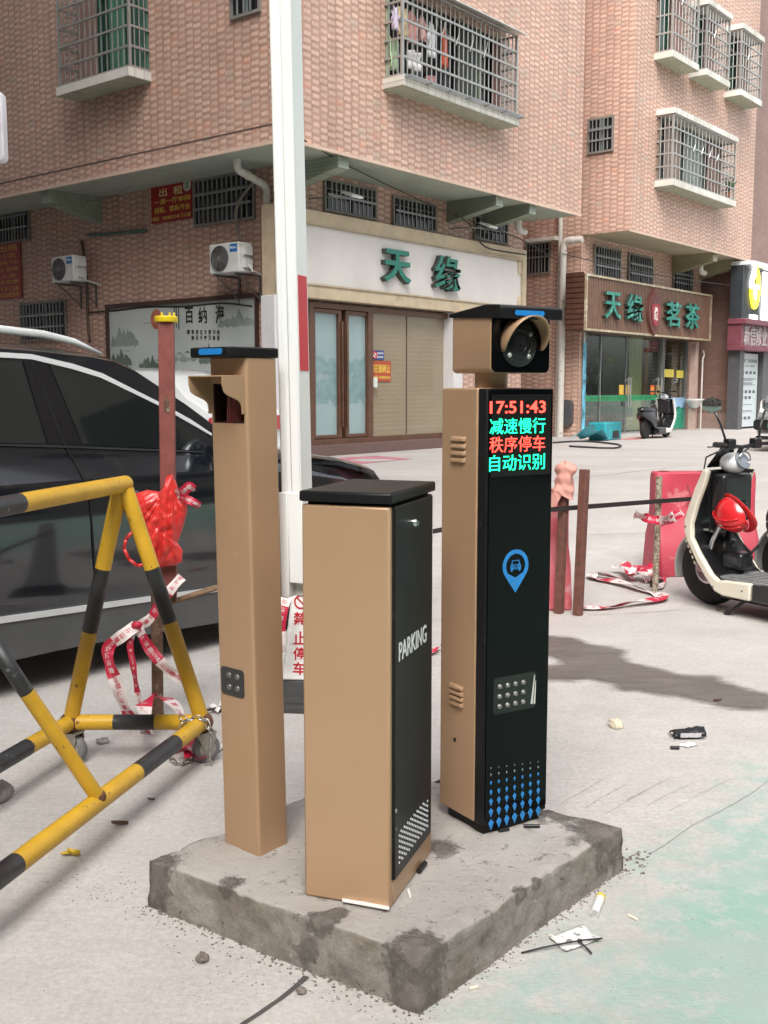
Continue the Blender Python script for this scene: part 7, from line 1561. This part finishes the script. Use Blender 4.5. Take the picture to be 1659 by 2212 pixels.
rock('grey_stone', 221, 1604, .03, STN, 'flat grey stone on the ground between the barricade castors', 'stone', 8, .35)
# white papers and cables behind the barricade corner
quadsheet('paper_sheet', [(448, 1532), (478, 1520), (500, 1530), (470, 1545)], PAPER, 'white paper scrap behind the barricade corner by the column', 'paper', .01, .03)
cable([gnd(u, v)+Vector((0, 0, .02)) for u, v in ((420, 1545), (448, 1543), (475, 1537), (500, 1535))], .006, 'black wire end on the ground behind the barricade corner')
cable([gnd(u, v)+Vector((0, 0, .01)) for u, v in ((925, 1700), (938, 1697), (955, 1690))], .006, 'black wire on the ground between cabinet and kiosk')
stick('plastic_pipe', 462, 1630, 500, 1605, .012, M('pvc offcut', (.60, .60, .58), .4), 'white pipe offcut lying beside the right castor', 'pipe')
# crumbs and gravel along the island's foot: far too many to count
random.seed(21); CRB = M('mortar crumbs', (.17, .145, .125), .95, var=.5, vs=60); b = MB()
def crumb(p, r):
    n = len(b.v); k = random.random()*6; h = random.uniform(.5, .95)
    pts = [p+Vector((r*random.uniform(.7, 1.2)*cos(k+i*pi/2.5), r*random.uniform(.7, 1.2)*sin(k+i*pi/2.5), 0)) for i in range(5)]
    tp = [p+Vector((0, 0, r*h))+(q-p)*random.uniform(.35, .7) for q in pts]
    b.add(pts+tp, [(0, 1, 2, 3, 4), (9, 8, 7, 6, 5)]+[(i, (i+1) % 5, 5+(i+1) % 5, 5+i) for i in range(5)])
g0, g1, g2 = [Vector((q.x, q.y, 0)) for q in (cL, cF, cR)]; cen = (g0+g2)/2
def out(p): o_ = p-cen; return o_.normalized()
for (p, q_, n_, sp, r0) in ((g0, g1, 520, .09, .0055), (g1, g2, 420, .06, .0045)):
    for i in range(n_):
        t_ = random.random(); s_ = random.random()**2.2; w_ = sp*(1.9 if p is g0 and .25 < t_ < .6 else 1)
        x = p.lerp(q_, t_); x = x+out(x)*(.006+s_*w_); crumb(Vector((x.x, x.y, -.001)), r0*random.uniform(.25, 1.25)*(1-.5*s_))
for i in range(160):
    p = gnd(random.gauss(500, 70), random.gauss(2075, 50)); crumb(Vector((p.x, p.y, -.001)), random.uniform(.001, .0028))
for i in range(120):
    p = gnd(random.gauss(215, 60), random.gauss(1905, 30)); crumb(Vector((p.x, p.y, -.001)), random.uniform(.001, .004))
for i in range(70):
    p = gnd(random.gauss(1370, 22), random.gauss(1862, 12)); crumb(Vector((p.x, p.y, -.001)), random.uniform(.002, .008))
for i in range(420):
    p = gnd(random.uniform(-40, 1700), random.uniform(1560, 2260)); 
    if (p-cen).length > .75: crumb(Vector((p.x, p.y, -.001)), random.uniform(.0008, .003))
for i in range(130):
    a_, c_ = random.random(), random.random(); p = isl_top(.06+.88*a_, .06+.88*c_); crumb(p-Vector((0, 0, .001)), random.uniform(.001, .0035))
tag(b.build('mortar_crumbs', CRB, merge=False), 'grey mortar crumbs and grit scattered round the foot of the concrete island', 'rubble', kind='stuff')
for i, (u, v, r) in enumerate(((437, 2082, .016), (455, 2082, .012), (378, 1990, .014), (651, 2072, .010), (468, 2056, .013))):
    pass
rock('mortar_lump', 437, 2076, .017, CRB, 'largest mortar lump at the foot of the left island face', 'stone', 11, .8); rock('mortar_lump', 651, 2146-0, .012, CRB, 'round mortar lump near the crack below the island', 'stone', 13, .8)
# ---------------- the other side of the street, behind and beside the viewer, with added shade blocks ----------------
OB = TILE('grey cream facing tile', (1, 0, 0), (.34, .31, .28), .3, .1, (.26, .24, .22), .08, .5, .5); OBs = TILE('grey cream facing tile side', (0, 1, 0), (.34, .31, .28), .3, .1, (.26, .24, .22), .08, .5, .5)
def plain_building(x0, x1, y0, y1, h, label, faces):
    t = thing('apartment_building', ((x0+x1)/2, (y0+y1)/2, 0), label, 'building')
    b = MB(); b.box(W0, x0, x1, y0, y1, -.1, h); b.build('wall', OB if faces == 'y' else OBs, t)
    for k in range(int(h/3.2)):
        z = 1.0+3.2*k
        if faces == 'y':
            x = x0+1.2
            while x < x1-2: 
                p = MB().box(W0, x, x+1.6, y1-.05, y1+.03, z, z+1.6).build('window', DARKW, t); MB().box(W0, x-.06, x+1.66, y1+.031, y1+.12, z-.1, z-.0).build('sill', WTILE, p); x += 3.4
        else:
            y = y0+1.2
            while y < y1-2:
                p = MB().box(W0, x1-.05, x1+.03, y, y+1.6, z, z+1.6).build('window', DARKW, t); MB().box(W0, x1+.031, x1+.12, y-.06, y+1.66, z-.1, z).build('sill', WTILE, p); y += 3.4
plain_building(-15, 40, -28, -17, 16, 'plain tiled building across the street behind the viewer', 'y')
plain_building(-22, -4.9, -8, 11.8, 30, 'unseen tiled building added on the left to shade the lane wall', 'x')  # unseen block; height and edge set to keep sun off the lane wall
t = thing('apartment_building', (21, -2, 0), 'dark tiled building on the right side of the street, out of view', 'building')
MB().box(W0, 15, 27, -13, 9, -.1, 15).build('wall', TILE('dark brown facing tile', (0, 1, 0), (.20, .16, .14), .3, .1, (.15, .13, .12), .08, .5, .5), t)
for k in range(4):
    for j in range(5):
        y = -11+4*j; z = 1+3.3*k; p = MB().box(W0, 14.96, 15.02, y, y+1.8, z, z+1.7).build('window', DARKW, t); MB().box(W0, 14.86, 14.955, y-.06, y+1.86, z-.1, z).build('sill', WTILE, p)
t = thing('apartment_building', OL(-20, 12, 0), 'unseen tiled building added across the lane to darken the lane wall', 'building')
MB().box(OL, -45, -.5, 8.5, 16, -.1, 26).build('wall', OB, t)  # unseen block added to cut the sky light on the lane wall
for k in range(7):
    for j in range(11):
        x = -43+4*j; z = 1+3.4*k; p = MB().box(OL, x, x+1.8, 8.47, 8.52, z, z+1.7).build('window', DARKW, t); MB().box(OL, x-.06, x+1.86, 8.36, 8.465, z-.1, z).build('sill', WTILE, p)
